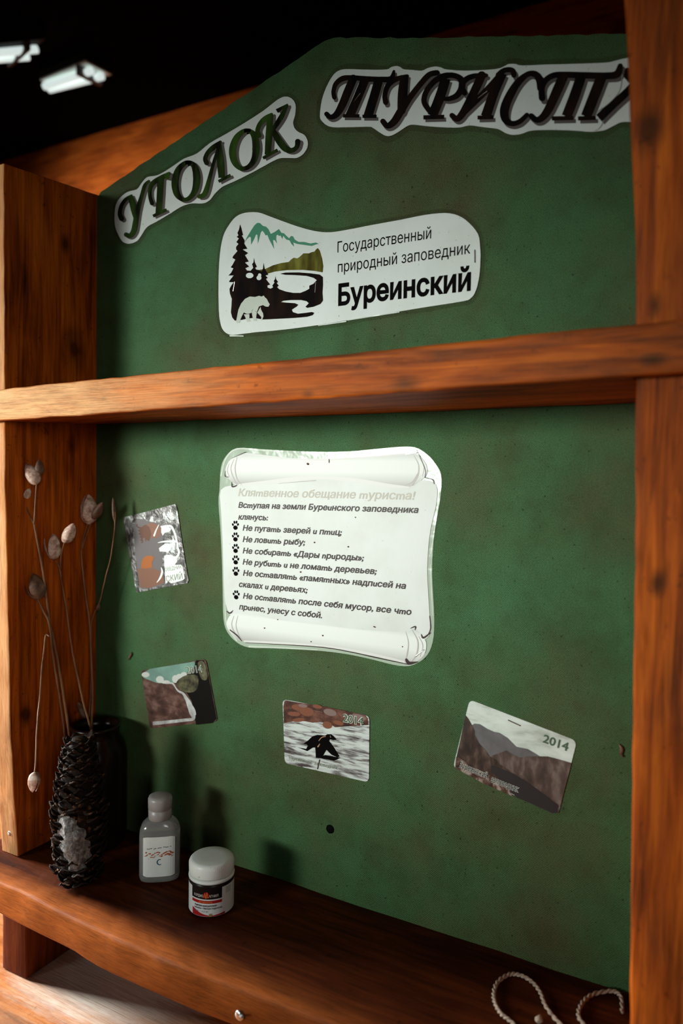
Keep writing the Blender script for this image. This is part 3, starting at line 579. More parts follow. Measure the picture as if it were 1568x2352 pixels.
 {'q':([(.2519,.8167),(.2516,.8141),(.2512,.8105),(.2507,.8062),(.2503,.8017),(.2499,.7973),(.2496,.7928),(.2494,.7878),(.2492,.7829),(.2491,.7786),(.2489,.7756)],[(.259,.8147),(.259,.8121),(.2589,.8084),(.2587,.8041),(.2586,.7995),(.2584,.7952),(.2581,.7907),(.2577,.7857),(.2573,.7809),(.257,.7767),(.2568,.7738)]),'caps':[]},
 {'q':([(.2478,.7707),(.2662,.7756)],[(.2459,.7738),(.2643,.7787)]),'caps':[]},
 {'q':([(.2752,.8216),(.274,.8202),(.2723,.8183),(.2703,.816),(.2683,.8136),(.2662,.8114),(.2641,.8089),(.2616,.8061),(.2591,.8033),(.2569,.8008),(.2553,.7991)],[(.2781,.8198),(.2773,.8182),(.2762,.8159),(.2749,.8132),(.2733,.8103),(.2715,.8077),(.2692,.8051),(.2665,.8024),(.2636,.7998),(.2611,.7976),(.2594,.796)]),'caps':[]},
 {'q':([(.2651,.815),(.2778,.8203)],[(.2622,.8194),(.2767,.8219)]),'caps':[]},
 {'q':([(.2554,.7986),(.2564,.7968),(.2577,.7943),(.2594,.7915),(.2611,.7885),(.2628,.7859),(.2644,.7836),(.2661,.7813),(.2679,.779),(.2698,.7769),(.2719,.775),(.2741,.7734),(.2764,.7722),(.2786,.7714),(.2808,.7709),(.2828,.7706),(.2848,.7707),(.2866,.7711),(.2883,.7717),(.2897,.7725),(.2909,.7735),(.2919,.7749),(.2925,.7764),(.2929,.7779),(.2932,.7791),(.2934,.7798)],[(.2609,.8002),(.2622,.7985),(.264,.7962),(.266,.7935),(.2681,.7908),(.2699,.7884),(.2716,.7862),(.2732,.784),(.2747,.782),(.276,.7804),(.2771,.7791),(.2781,.7782),(.2791,.7774),(.2802,.7768),(.2812,.7763),(.2821,.7759),(.283,.7758),(.2839,.7758),(.285,.776),(.2859,.7764),(.2864,.7768),(.2867,.7774),(.2869,.7784),(.2869,.7797),(.2868,.7809),(.2869,.7818)]),'caps':[[(.2614,.7987),(.2608,.7973),(.2592,.7966),(.2572,.7971),(.2555,.7984),(.2549,.8),(.2555,.8015),(.2571,.8021),(.2591,.8017),(.2607,.8004)],[(.2934,.7802),(.2928,.7787),(.2912,.778),(.2892,.7784),(.2875,.7798),(.2868,.7815),(.2874,.783),(.2891,.7836),(.2911,.7832),(.2927,.7819)]]}]
letters(let, (3, 4, 1, 4, 1, 7), M_GREENINK, t, (.0036, -.0022), Y3 - .0001)

# -- second heading word
sh2 = [(.3161,.7998),(.316,.8026),(.3162,.8059),(.3167,.8093),(.3172,.8127),(.318,.8162),(.3191,.8197),(.3206,.8233),(.3225,.827),(.3246,.8304),(.3267,.8335),(.3291,.8362),(.3315,.8384),(.3337,.8397),(.3359,.8405),(.3384,.8408),(.341,.8408),(.3438,.8404),(.3481,.8394),(.3546,.8377),(.3623,.8355),(.3699,.8335),(.3772,.8316),(.3843,.8299),(.3897,.8288),(.3925,.8288),(.3937,.8294),(.3949,.8298),(.3967,.8299),(.3984,.8297),(.4001,.8295),(.4014,.8291),(.4027,.8285),(.4039,.8278),(.405,.8269),(.4061,.8257),(.4078,.8246),(.4108,.8235),(.4145,.8224),(.418,.8213),(.4211,.8202),(.4241,.8192),(.4268,.8186),(.429,.8187),(.4309,.8192),(.4329,.8195),(.4353,.8196),(.4378,.8194),(.4402,.8191),(.4424,.8184),(.4444,.8175),(.4463,.8166),(.4475,.8157),(.4486,.8149),(.4512,.8137),(.4562,.812),(.4627,.8099),(.4702,.8079),(.4796,.8058),(.4898,.8038),(.4978,.8025),(.5023,.8023),(.5048,.8028),(.5067,.8032),(.5081,.8036),(.5089,.8039),(.51,.8039),(.5118,.8036),(.5139,.8031),(.5161,.8024),(.5174,.8017),(.5187,.8008),(.5221,.7996),(.5289,.7981),(.5377,.7963),(.5467,.7944),(.5557,.7923),(.565,.7903),(.5734,.7884),(.5809,.7868),(.5876,.7854),(.5928,.7844),(.5957,.784),(.5972,.784),(.5991,.7841),(.6019,.7841),(.6051,.7842),(.6087,.784),(.6132,.784),(.6181,.7837),(.6219,.7815),(.6237,.7767),(.6243,.7701),(.6247,.7623),(.6255,.7522),(.626,.7411),(.6257,.7329),(.624,.7299),(.6213,.7299),(.6189,.7304),(.6169,.7305),(.6151,.7311),(.6132,.7316),(.6109,.7322),(.6084,.7327),(.606,.7329),(.6036,.7324),(.6012,.7315),(.5988,.7307),(.5967,.73),(.5946,.7294),(.5921,.7291),(.5887,.7293),(.5848,.7297),(.5812,.7304),(.5781,.7311),(.5753,.7321),(.5721,.733),(.5684,.734),(.5644,.7351),(.5598,.7362),(.554,.7375),(.5476,.7389),(.5419,.74),(.5375,.7408),(.5339,.7414),(.5307,.7416),(.5281,.7415),(.5259,.741),(.5237,.7407),(.5214,.7406),(.519,.7407),(.5166,.7411),(.5144,.7416),(.5122,.7424),(.51,.7435),(.5075,.7451),(.505,.7471),(.5026,.7488),(.5007,.7497),(.4991,.7503),(.4969,.751),(.4939,.752),(.4903,.7531),(.4866,.7543),(.4828,.7556),(.4789,.757),(.475,.758),(.4716,.7583),(.4684,.7581),(.4645,.7584),(.4593,.7594),(.4534,.7608),(.4477,.7622),(.4421,.7637),(.4366,.7652),(.4317,.7667),(.4274,.768),(.4236,.7693),(.4204,.7702),(.418,.7708),(.4161,.771),(.4141,.7709),(.4117,.7702),(.4091,.7692),(.4065,.7682),(.404,.7672),(.4014,.7663),(.3989,.7655),(.3967,.7652),(.3946,.7651),(.3924,.7654),(.3903,.7662),(.3882,.7674),(.3858,.7691),(.3827,.7714),(.3794,.7742),(.3764,.7765),(.3749,.7776),(.3738,.7781),(.371,.7788),(.3653,.7799),(.3578,.7813),(.3506,.7826),(.344,.7839),(.3377,.7851),(.3324,.7864),(.3287,.7877),(.3261,.7889),(.3239,.7903),(.3218,.7918),(.3202,.7934),(.3188,.795),(.3176,.7964),(.3167,.7978)]
t = thing('heading_sticker', 'white cut-out sticker with black lettering ТУРИСТА running behind the right side board', 'sticker', centre(sh2), 'heading stickers on the green panel')
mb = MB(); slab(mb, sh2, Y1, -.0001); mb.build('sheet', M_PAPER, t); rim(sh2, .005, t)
let = [
 {'q':([(.3351,.8153),(.3348,.8161),(.3344,.8173),(.3341,.8185),(.3339,.8198),(.3339,.8209),(.3341,.8221),(.3346,.8235),(.3351,.8248),(.3358,.826),(.3366,.8269),(.3376,.8275),(.3389,.8281),(.3402,.8285),(.3417,.8288),(.3431,.8289),(.3446,.829),(.3461,.8289),(.3478,.8286),(.3499,.8282),(.3524,.8276),(.3552,.8268),(.3583,.8258),(.3617,.8246),(.3652,.8234),(.3686,.8224),(.3719,.8214),(.3754,.8205),(.3787,.8196),(.3819,.8188),(.3847,.818),(.3872,.8173),(.3896,.8165),(.392,.8157),(.3945,.8153),(.3971,.8158),(.3988,.8175),(.3994,.8196),(.3993,.8217),(.3992,.8234),(.3991,.8246)],[(.3301,.8155),(.3299,.8163),(.3296,.8175),(.3293,.819),(.3291,.8207),(.3291,.8224),(.3294,.824),(.3298,.8257),(.3303,.8274),(.3311,.8291),(.3322,.8305),(.3336,.8317),(.3352,.8327),(.3369,.8335),(.3389,.8341),(.341,.8344),(.3431,.8344),(.3453,.8341),(.3475,.8336),(.3498,.833),(.3524,.8323),(.3554,.8315),(.3587,.8305),(.3622,.8294),(.3656,.8284),(.3689,.8274),(.3721,.8265),(.3755,.8255),(.3788,.8246),(.3819,.8238),(.3847,.8231),(.3874,.8225),(.3897,.8219),(.3916,.8215),(.3928,.8214),(.3932,.8213),(.3936,.8214),(.3945,.8221),(.3953,.8234),(.396,.8247),(.3966,.8257)]),'caps':[[(.3351,.8148),(.3347,.8136),(.3334,.8131),(.3318,.8135),(.3306,.8146),(.3301,.816),(.3305,.8171),(.3318,.8176),(.3333,.8173),(.3346,.8162)],[(.3991,.8248),(.3989,.8242),(.3983,.8239),(.3975,.8241),(.3968,.8247),(.3966,.8254),(.3968,.826),(.3974,.8263),(.3982,.8261),(.3989,.8255)]]},
 {'q':([(.3497,.8313),(.3489,.8298),(.3477,.8278),(.3464,.8254),(.3449,.8228),(.3436,.8203),(.3423,.8177),(.341,.815),(.3397,.8123),(.3384,.8097),(.3372,.8076),(.3362,.8058),(.3352,.8041),(.3342,.8027),(.3334,.8016),(.3325,.8008),(.3317,.8002),(.3309,.7997),(.3301,.7995),(.3294,.7994),(.3291,.7994),(.3288,.7994),(.3282,.7999),(.3274,.8008),(.3266,.8017),(.3259,.8024)],[(.3578,.8264),(.3571,.8249),(.356,.8228),(.3547,.8204),(.3534,.8178),(.3521,.8153),(.3508,.8129),(.3494,.8102),(.348,.8075),(.3465,.8049),(.3451,.8026),(.3436,.8007),(.3422,.7991),(.3407,.7976),(.3392,.7964),(.3375,.7954),(.3358,.7947),(.334,.7943),(.3321,.7941),(.3303,.7943),(.3284,.7947),(.3264,.7958),(.3247,.797),(.3235,.7983),(.3226,.7992),(.322,.7998)]),'caps':[[(.3582,.8278),(.3574,.8257),(.3552,.8249),(.3525,.8255),(.3503,.8274),(.3494,.8299),(.3502,.8319),(.3524,.8328),(.3551,.8321),(.3573,.8302)],[(.3268,.8005),(.3263,.7992),(.3249,.7986),(.3231,.799),(.3217,.8002),(.3211,.8017),(.3216,.803),(.323,.8036),(.3248,.8032),(.3262,.802)]]},
 {'q':([(.363,.8282),(.3619,.8261),(.3605,.8233),(.3588,.8199),(.3569,.8164),(.3552,.813),(.3533,.8095),(.3511,.8056),(.349,.8018),(.3472,.7985),(.3459,.7962)],[(.3718,.823),(.3707,.8209),(.3693,.8181),(.3676,.8147),(.3658,.8112),(.364,.8078),(.3621,.8042),(.36,.8003),(.3579,.7965),(.3561,.7932),(.3548,.7909)]),'caps':[]}, {'q':([(.3429,.7935),(.3614,.7895)],[(.3429,.7969),(.3613,.7928)]),'caps':[]},
 {'q':([(.3774,.8237),(.3768,.8217),(.3759,.8188),(.3748,.8155),(.3736,.812),(.3725,.8086),(.3712,.8051),(.3697,.8011),(.3683,.7972),(.367,.7938),(.3662,.7914)],[(.3866,.8192),(.386,.8172),(.3851,.8144),(.384,.8111),(.3829,.8075),(.3817,.8041),(.3804,.8005),(.379,.7965),(.3776,.7926),(.3763,.7892),(.3754,.7869)]),'caps':[]}, {'q':([(.3648,.7883),(.3802,.785)],[(.3647,.7916),(.3801,.7883)]),'caps':[]},
 {'q':([(.3926,.7975),(.3923,.7985),(.3919,.7999),(.3916,.8013),(.3913,.8027),(.3913,.8041),(.3915,.8055),(.3919,.807),(.3925,.8085),(.3932,.8099),(.394,.811),(.3949,.8119),(.396,.8126),(.3973,.8132),(.3987,.8138),(.4003,.8142),(.4024,.8146),(.4051,.8149),(.408,.8151),(.4105,.8153),(.4123,.8154)],[(.3869,.7979),(.3868,.7988),(.3865,.8002),(.3862,.8019),(.386,.8038),(.3861,.8057),(.3864,.8075),(.3868,.8094),(.3874,.8113),(.3882,.8131),(.3893,.8147),(.3906,.816),(.392,.8172),(.3937,.8181),(.3956,.8189),(.3978,.8194),(.4005,.8196),(.4037,.8195),(.4068,.8193),(.4094,.8191),(.4113,.8189)]),'caps':[[(.3926,.7971),(.3921,.7957),(.3907,.7951),(.3889,.7955),(.3875,.7967),(.3869,.7984),(.3874,.7997),(.3888,.8003),(.3906,.7999),(.3921,.7987)],[(.4137,.8167),(.4134,.8158),(.4124,.8154),(.4112,.8157),(.4103,.8165),(.4099,.8176),(.4102,.8185),(.4112,.8189),(.4123,.8186),(.4133,.8178)]]},
 {'q':([(.4052,.8198),(.4048,.8179),(.4043,.8152),(.4036,.812),(.4031,.8087),(.4027,.8055),(.4024,.8023),(.4023,.799),(.4023,.7958),(.4023,.7929),(.4023,.7906),(.4025,.7888),(.4027,.7875),(.4029,.7864),(.4031,.7855),(.4033,.7848)],[(.4133,.8169),(.4132,.8149),(.4131,.8121),(.4129,.8088),(.4128,.8055),(.4126,.8024),(.4125,.7994),(.4124,.7963),(.4122,.7932),(.4121,.7903),(.4118,.7879),(.4114,.7861),(.4109,.7847),(.4104,.7837),(.4099,.7831),(.4096,.7826)]),'caps':[]},
 {'q':([(.4418,.8153),(.4408,.8155),(.4392,.8157),(.4372,.8159),(.435,.8159),(.4327,.8154),(.4306,.8144),(.4287,.8131),(.4268,.8115),(.4249,.8099),(.4229,.8082),(.4209,.8064),(.4187,.8044),(.4165,.8023),(.4143,.8002),(.4123,.7982),(.4104,.7964),(.4085,.7947),(.4068,.7931),(.405,.7914),(.4034,.7897),(.4017,.7877),(.4002,.7856),(.3987,.7837),(.3974,.7819),(.3963,.7806),(.3951,.7796),(.3941,.7788),(.3931,.7782),(.3925,.7778),(.3924,.7776),(.3925,.7775),(.3919,.7781),(.391,.7793),(.3901,.7805),(.3894,.7815)],[(.4427,.8103),(.4415,.8104),(.4401,.8106),(.4386,.8107),(.4372,.8106),(.4359,.8103),(.4345,.8096),(.4329,.8085),(.4312,.8071),(.4293,.8055),(.4274,.8039),(.4254,.8021),(.4233,.8001),(.4212,.798),(.4192,.7959),(.4173,.7939),(.4157,.7919),(.4142,.79),(.4129,.7881),(.4115,.7862),(.4101,.7844),(.4087,.7825),(.4072,.7805),(.4057,.7784),(.404,.7765),(.4023,.7749),(.4005,.7737),(.3986,.7729),(.3966,.7723),(.3945,.7721),(.392,.7724),(.3895,.7738),(.3877,.7755),(.3864,.7772),(.3855,.7785),(.3849,.7793)]),'caps':[[(.4449,.8122),(.4444,.8108),(.4431,.8103),(.4414,.8107),(.4401,.8119),(.4395,.8135),(.44,.8148),(.4413,.8153),(.443,.8149),(.4443,.8137)],[(.39,.7798),(.3895,.7784),(.3881,.7777),(.3863,.7781),(.3848,.7794),(.3842,.781),(.3848,.7824),(.3862,.783),(.388,.7826),(.3894,.7814)]]},
 {'q':([(.4366,.7818),(.4359,.783),(.4347,.7846),(.4336,.7863),(.4328,.7879),(.4324,.7891),(.4323,.7903),(.4324,.7917),(.4327,.7932),(.4333,.7947),(.434,.7962),(.435,.7976),(.4362,.7991),(.4376,.8005),(.4392,.8017),(.4407,.8027),(.4423,.8035),(.444,.8041),(.4458,.8046),(.4476,.8049),(.4494,.8051),(.4511,.8052),(.453,.8052),(.4548,.805),(.4566,.8046),(.4581,.8041),(.4596,.8034),(.461,.8025),(.4621,.8015),(.463,.8006),(.4634,.7999),(.4636,.7992),(.4637,.7982),(.4637,.797),(.4636,.7957),(.4633,.7946),(.463,.7936),(.4624,.7926),(.4617,.7916),(.4609,.7906),(.4601,.79),(.4592,.7895),(.4581,.7891),(.4568,.7889),(.4555,.7887),(.4543,.7886),(.4533,.7886),(.4524,.7887),(.4515,.7888),(.4507,.789),(.4501,.7891)],[(.4322,.78),(.4315,.7811),(.4304,.7827),(.429,.7848),(.4278,.7871),(.427,.7895),(.4268,.7917),(.427,.7938),(.4275,.7958),(.4282,.7977),(.4291,.7995),(.4302,.8013),(.4317,.803),(.4333,.8046),(.435,.8061),(.4368,.8074),(.4387,.8085),(.4408,.8094),(.4429,.8101),(.4451,.8106),(.4473,.8109),(.4497,.8109),(.4521,.8106),(.4544,.8101),(.4568,.8095),(.4589,.8087),(.4611,.8077),(.4631,.8066),(.4651,.8052),(.467,.8036),(.4686,.8016),(.4696,.7994),(.4701,.7972),(.4703,.7951),(.4701,.7932),(.4697,.7914),(.469,.7897),(.4679,.7883),(.4667,.787),(.4653,.7859),(.4638,.785),(.4621,.7844),(.4603,.7841),(.4585,.784),(.4569,.784),(.4555,.7841),(.454,.7842),(.4527,.7845),(.4515,.7849),(.4507,.7852),(.4501,.7853)]),'caps':[[(.4371,.7803),(.4367,.779),(.4353,.7784),(.4336,.7788),(.4323,.78),(.4317,.7815),(.4322,.7829),(.4335,.7835),(.4352,.7831),(.4366,.7819)],[(.4521,.7868),(.4518,.7857),(.4507,.7853),(.4495,.7856),(.4484,.7865),(.448,.7877),(.4484,.7887),(.4494,.7892),(.4507,.7889),(.4517,.788)]]},
 {'q':([(.4462,.8079),(.4455,.8059),(.4446,.8031),(.4435,.7998),(.4424,.7964),(.4411,.7932),(.4397,.7899),(.438,.7862),(.4363,.7826),(.4347,.7795),(.4337,.7772)],[(.4555,.8032),(.4548,.8012),(.4539,.7984),(.4529,.795),(.4516,.7915),(.4504,.7881),(.4489,.7846),(.4471,.7808),(.4454,.7771),(.4439,.774),(.4428,.7718)]),'caps':[]}, {'q':([(.4295,.773),(.4502,.7691)],[(.4293,.7769),(.45,.7729)]),'caps':[]},
 {'q':([(.4719,.7884),(.4714,.7896),(.4706,.7912),(.4699,.7929),(.4695,.7942),(.4694,.7948),(.4695,.7951),(.47,.7958),(.4707,.7965),(.4716,.7971),(.4726,.7977),(.4736,.7981),(.4747,.7984),(.476,.7986),(.4774,.7987),(.479,.7987),(.481,.7985),(.4833,.7982),(.4858,.7978),(.488,.7973),(.4895,.7971)],[(.4673,.7874),(.4667,.7885),(.4658,.7901),(.4647,.7921),(.4638,.7943),(.4635,.7967),(.4641,.7987),(.4652,.8001),(.4666,.8011),(.468,.8019),(.4694,.8026),(.4709,.803),(.4726,.8034),(.4743,.8035),(.4761,.8035),(.4781,.8034),(.4804,.803),(.483,.8024),(.4856,.8018),(.4878,.8012),(.4893,.8008)]),'caps':[[(.4722,.7873),(.4717,.786),(.4704,.7854),(.4688,.7858),(.4675,.787),(.467,.7885),(.4675,.7898),(.4687,.7904),(.4703,.79),(.4716,.7889)],[(.4914,.7985),(.491,.7975),(.4901,.797),(.4889,.7973),(.4879,.7982),(.4875,.7994),(.4878,.8004),(.4888,.8008),(.49,.8005),(.491,.7996)]]},
 {'q':([(.4817,.8024),(.4807,.8004),(.4793,.7976),(.4776,.7944),(.4759,.7911),(.4742,.788),(.4725,.7849),(.4707,.7817),(.4689,.7786),(.4672,.7758),(.4658,.7735),(.4646,.7719),(.4636,.7706),(.4629,.7698),(.4624,.7694),(.4624,.7692),(.4627,.769),(.4623,.7693),(.4613,.7702),(.4604,.7712),(.4596,.7719)],[(.4891,.7974),(.4881,.7955),(.4867,.7927),(.485,.7895),(.4831,.7861),(.4814,.783),(.4795,.78),(.4776,.7769),(.4756,.7738),(.4736,.771),(.4719,.7687),(.4703,.767),(.4689,.7656),(.4675,.7646),(.4659,.7638),(.4637,.7635),(.4611,.7643),(.4592,.7658),(.4578,.7672),(.4568,.7683),(.4562,.769)]),'caps':[[(.4894,.7989),(.4887,.7969),(.4868,.796),(.4843,.7966),(.4822,.7985),(.4814,.8009),(.4821,.8029),(.4841,.8038),(.4866,.8032),(.4886,.8013)],[(.4605,.7699),(.46,.7686),(.4588,.768),(.4571,.7683),(.4558,.7695),(.4553,.771),(.4557,.7724),(.457,.773),(.4586,.7726),(.46,.7714)]]},
 {'q':([(.4671,.7656),(.4687,.7666),(.4709,.7681),(.4734,.7698),(.4762,.7717),(.4789,.7736),(.4817,.7756),(.4847,.7777),(.4878,.7799),(.4908,.7821),(.4936,.7843),(.4962,.7865),(.4988,.7888),(.5011,.7911),(.5031,.7929),(.5044,.7942)],[(.4637,.7694),(.4652,.7706),(.4672,.7722),(.4696,.7741),(.4722,.7762),(.4748,.7782),(.4776,.7803),(.4806,.7825),(.4837,.7847),(.4866,.7869),(.4893,.789),(.4919,.7911),(.4945,.7933),(.4969,.7953),(.499,.7971),(.5004,.7984)]),'caps':[]},
 {'q':([(.5034,.7937),(.5038,.7942),(.5044,.795),(.5051,.7957),(.5057,.7964),(.5063,.7967),(.5068,.7969),(.5076,.797),(.5084,.7969),(.5092,.7968),(.5099,.7966),(.5106,.7964),(.5112,.7962),(.5117,.7959),(.512,.7957),(.512,.7957),(.512,.7957),(.5122,.7952),(.5123,.7945),(.5125,.7937),(.5126,.793)],[(.4988,.7986),(.4994,.7989),(.5002,.7995),(.5012,.8001),(.5024,.8008),(.5037,.8012),(.505,.8015),(.5062,.8016),(.5075,.8015),(.5087,.8014),(.5098,.8012),(.5109,.8009),(.5121,.8005),(.5133,.7999),(.5144,.7991),(.5156,.7979),(.5165,.7964),(.5169,.7951),(.517,.794),(.5171,.7931),(.5172,.7926)]),'caps':[[(.5041,.7954),(.5036,.7939),(.5021,.7932),(.5003,.7937),(.4987,.7951),(.4981,.7969),(.4986,.7984),(.5001,.7991),(.502,.7986),(.5035,.7972)],[(.5172,.7923),(.5168,.791),(.5157,.7905),(.5142,.7908),(.513,.7919),(.5126,.7934),(.513,.7946),(.5141,.7951),(.5156,.7948),(.5168,.7937)]]},
 {'q':([(.5011,.7997),(.5001,.7978),(.4986,.7953),(.4969,.7922),(.4951,.7888),(.4934,.7852),(.4917,.7812),(.4899,.7765),(.4882,.7718),(.4867,.7678),(.4856,.7649)],[(.5083,.7947),(.5074,.7928),(.5061,.7902),(.5046,.7871),(.503,.7838),(.5015,.7804),(.5,.7765),(.4984,.7719),(.4968,.7672),(.4954,.7631),(.4944,.7603)]),'caps':[]}, {'q':([(.4825,.7615),(.4972,.7588)],[(.4823,.765),(.497,.7623)]),'caps':[]},
 {'q':([(.5414,.7755),(.5414,.7765),(.5415,.778),(.5415,.7798),(.5413,.7818),(.5409,.7839),(.54,.7857),(.539,.7874),(.5378,.7889),(.5363,.7903),(.5348,.7915),(.5331,.7923),(.5314,.7929),(.5296,.7932),(.5277,.7933),(.5259,.793),(.524,.7924),(.522,.7917),(.5199,.7907),(.5179,.7894),(.5159,.788),(.5141,.7862),(.5123,.7841),(.5105,.7819),(.5089,.7796),(.5075,.7774),(.5063,.7752),(.5052,.773),(.5042,.7707),(.5035,.7684),(.503,.766),(.503,.7636),(.5032,.7613),(.5037,.7589),(.5045,.7568),(.5057,.7547),(.5072,.7528),(.509,.7513),(.5108,.7502),(.5126,.7494),(.5144,.7488),(.5161,.7485),(.5178,.7485),(.5195,.7487),(.5211,.749),(.5226,.7495),(.5241,.7503),(.5256,.7514),(.527,.7525),(.5281,.7535),(.5289,.7542)],[(.5357,.7767),(.5356,.7778),(.5354,.7793),(.5352,.7809),(.5349,.7824),(.5346,.7833),(.5343,.7841),(.5339,.785),(.5335,.7858),(.533,.7865),(.5325,.787),(.5319,.7874),(.5311,.7879),(.5302,.7883),(.5292,.7884),(.5281,.7883),(.5268,.7878),(.5254,.7869),(.5239,.7857),(.5224,.7844),(.521,.7829),(.5196,.7812),(.5182,.7791),(.5169,.7769),(.5156,.7747),(.5145,.7726),(.5136,.7705),(.5127,.7685),(.5121,.7665),(.5116,.7647),(.5113,.7631),(.5111,.7616),(.5111,.7601),(.5111,.7588),(.5113,.7576),(.5115,.7568),(.5118,.7561),(.5122,.7554),(.513,.7546),(.5139,.7539),(.5148,.7534),(.5157,.7532),(.5167,.7531),(.5178,.7531),(.519,.7534),(.5201,.7537),(.5213,.7542),(.5226,.7551),(.524,.756),(.5251,.7569),(.526,.7576)]),'caps':[[(.5414,.7754),(.5409,.7739),(.5395,.7732),(.5377,.7736),(.5363,.775),(.5357,.7767),(.5362,.7782),(.5376,.7789),(.5393,.7785),(.5408,.7772)],[(.5295,.7554),(.5291,.7544),(.5281,.7539),(.5269,.7541),(.5259,.7551),(.5254,.7563),(.5258,.7574),(.5268,.7579),(.528,.7576),(.5291,.7567)]]},
 {'q':([(.5433,.7669),(.5431,.7681),(.5428,.7698),(.5426,.7717),(.5424,.7734),(.5425,.7747),(.5427,.7758),(.543,.7769),(.5435,.7778),(.5441,.7787),(.5447,.7794),(.5455,.7801),(.5464,.7806),(.5475,.7811),(.5486,.7814),(.5497,.7816),(.5507,.7817),(.5515,.7817),(.5525,.7816),(.554,.7812),(.5562,.7807),(.559,.78),(.5624,.7791),(.5662,.778),(.5702,.7769),(.5742,.7758),(.5785,.7746),(.5832,.7733),(.5878,.772),(.5921,.7708),(.5955,.77),(.598,.7695),(.5999,.7692),(.6016,.7692),(.6031,.7695),(.6044,.7703),(.6055,.7718),(.606,.7737),(.6062,.7754),(.6062,.7768),(.6062,.7776)],[(.5375,.7678),(.5374,.7689),(.5372,.7706),(.5371,.7727),(.537,.7748),(.5372,.7768),(.5376,.7784),(.5382,.7799),(.5389,.7813),(.5398,.7825),(.5408,.7836),(.542,.7845),(.5433,.7853),(.5447,.7859),(.5462,.7864),(.5477,.7867),(.5492,.7869),(.5505,.7868),(.552,.7867),(.5537,.7864),(.556,.7859),(.5589,.7852),(.5624,.7843),(.5662,.7833),(.5702,.7822),(.5742,.7811),(.5785,.78),(.5832,.7787),(.5878,.7775),(.5919,.7765),(.5952,.7758),(.5974,.7754),(.5987,.7753),(.5994,.7754),(.5997,.7756),(.6,.7757),(.6003,.7759),(.6008,.7766),(.6013,.7777),(.6017,.7788),(.602,.7797)]),'caps':[[(.5433,.7667),(.5428,.7651),(.5413,.7644),(.5395,.7648),(.5381,.7662),(.5374,.768),(.538,.7696),(.5394,.7703),(.5412,.7699),(.5427,.7685)],[(.6063,.7781),(.6059,.7769),(.6049,.7764),(.6035,.7767),(.6025,.7778),(.602,.7792),(.6024,.7804),(.6034,.7809),(.6047,.7806),(.6058,.7795)]]},
 {'q':([(.5541,.784),(.5533,.7822),(.5521,.7797),(.5508,.7767),(.5494,.7737),(.5482,.7709),(.547,.7682),(.5458,.7655),(.5447,.7628),(.5436,.7605),(.5426,.7585),(.5417,.7569),(.5408,.7556),(.54,.7545),(.5392,.7537),(.5384,.753),(.5378,.7526),(.5374,.7523),(.537,.7522),(.5366,.7522),(.5363,.7522),(.5359,.7524),(.5352,.753),(.5344,.7539),(.5336,.7548),(.533,.7555)],[(.5618,.7789),(.561,.7772),(.5598,.7746),(.5585,.7717),(.557,.7686),(.5557,.7659),(.5544,.7633),(.5531,.7607),(.5517,.7581),(.5504,.7556),(.549,.7535),(.5477,.7518),(.5463,.7504),(.545,.7492),(.5437,.7483),(.5423,.7476),(.541,.747),(.5395,.7467),(.5381,.7468),(.5366,.747),(.5351,.7476),(.5335,.7487),(.5322,.7499),(.5311,.7511),(.5302,.7521),(.5297,.7527)]),'caps':[[(.5621,.7805),(.5614,.7783),(.5593,.7773),(.5568,.7779),(.5547,.7799),(.5538,.7825),(.5545,.7847),(.5566,.7857),(.5591,.7851),(.5612,.7831)],[(.5338,.7536),(.5334,.7522),(.5322,.7516),(.5306,.752),(.5293,.7531),(.5288,.7546),(.5293,.756),(.5305,.7566),(.532,.7562),(.5333,.7551)]]},
 {'q':([(.5689,.7802),(.5682,.778),(.5672,.7749),(.566,.7714),(.5647,.7678),(.5635,.7644),(.5623,.7612),(.561,.7577),(.5597,.7544),(.5585,.7515),(.5577,.7495)],[(.5768,.7756),(.5761,.7735),(.5752,.7704),(.574,.7668),(.5728,.7631),(.5716,.7597),(.5703,.7564),(.569,.7529),(.5676,.7495),(.5664,.7467),(.5656,.7447)]),'caps':[]}, {'q':([(.5494,.7463),(.5677,.7428)],[(.5492,.7499),(.5675,.7462)]),'caps':[]},
 {'q':([(.5858,.7763),(.5849,.7742),(.5837,.7713),(.5823,.7678),(.5809,.7642),(.5796,.7609),(.5783,.7576),(.577,.7542),(.5757,.7509),(.5746,.748),(.5739,.746)],[(.5937,.7713),(.5928,.7692),(.5917,.7662),(.5904,.7627),(.589,.7591),(.5877,.7559),(.5865,.7526),(.5851,.7492),(.5838,.7459),(.5827,.7431),(.582,.7411)]),'caps':[]}, {'q':([(.5714,.7416),(.586,.7389)],[(.5712,.7451),(.5858,.7423)]),'caps':[]},
 {'q':([(.5911,.7368),(.5926,.738),(.5946,.7397),(.597,.7417),(.5995,.7437),(.6018,.7456),(.604,.7473),(.6063,.749),(.6086,.7507),(.6109,.7527),(.6133,.7549),(.6157,.7576),(.6182,.7608),(.6206,.7639),(.6226,.7667),(.6241,.7685)],[(.5861,.743),(.5876,.7442),(.5897,.7458),(.5922,.7477),(.5947,.7497),(.5972,.7515),(.5996,.7532),(.602,.7547),(.6044,.7563),(.6067,.7579),(.609,.7597),(.6115,.7621),(.6142,.7649),(.6168,.7677),(.6191,.7702),(.6207,.772)]),'caps':[]},
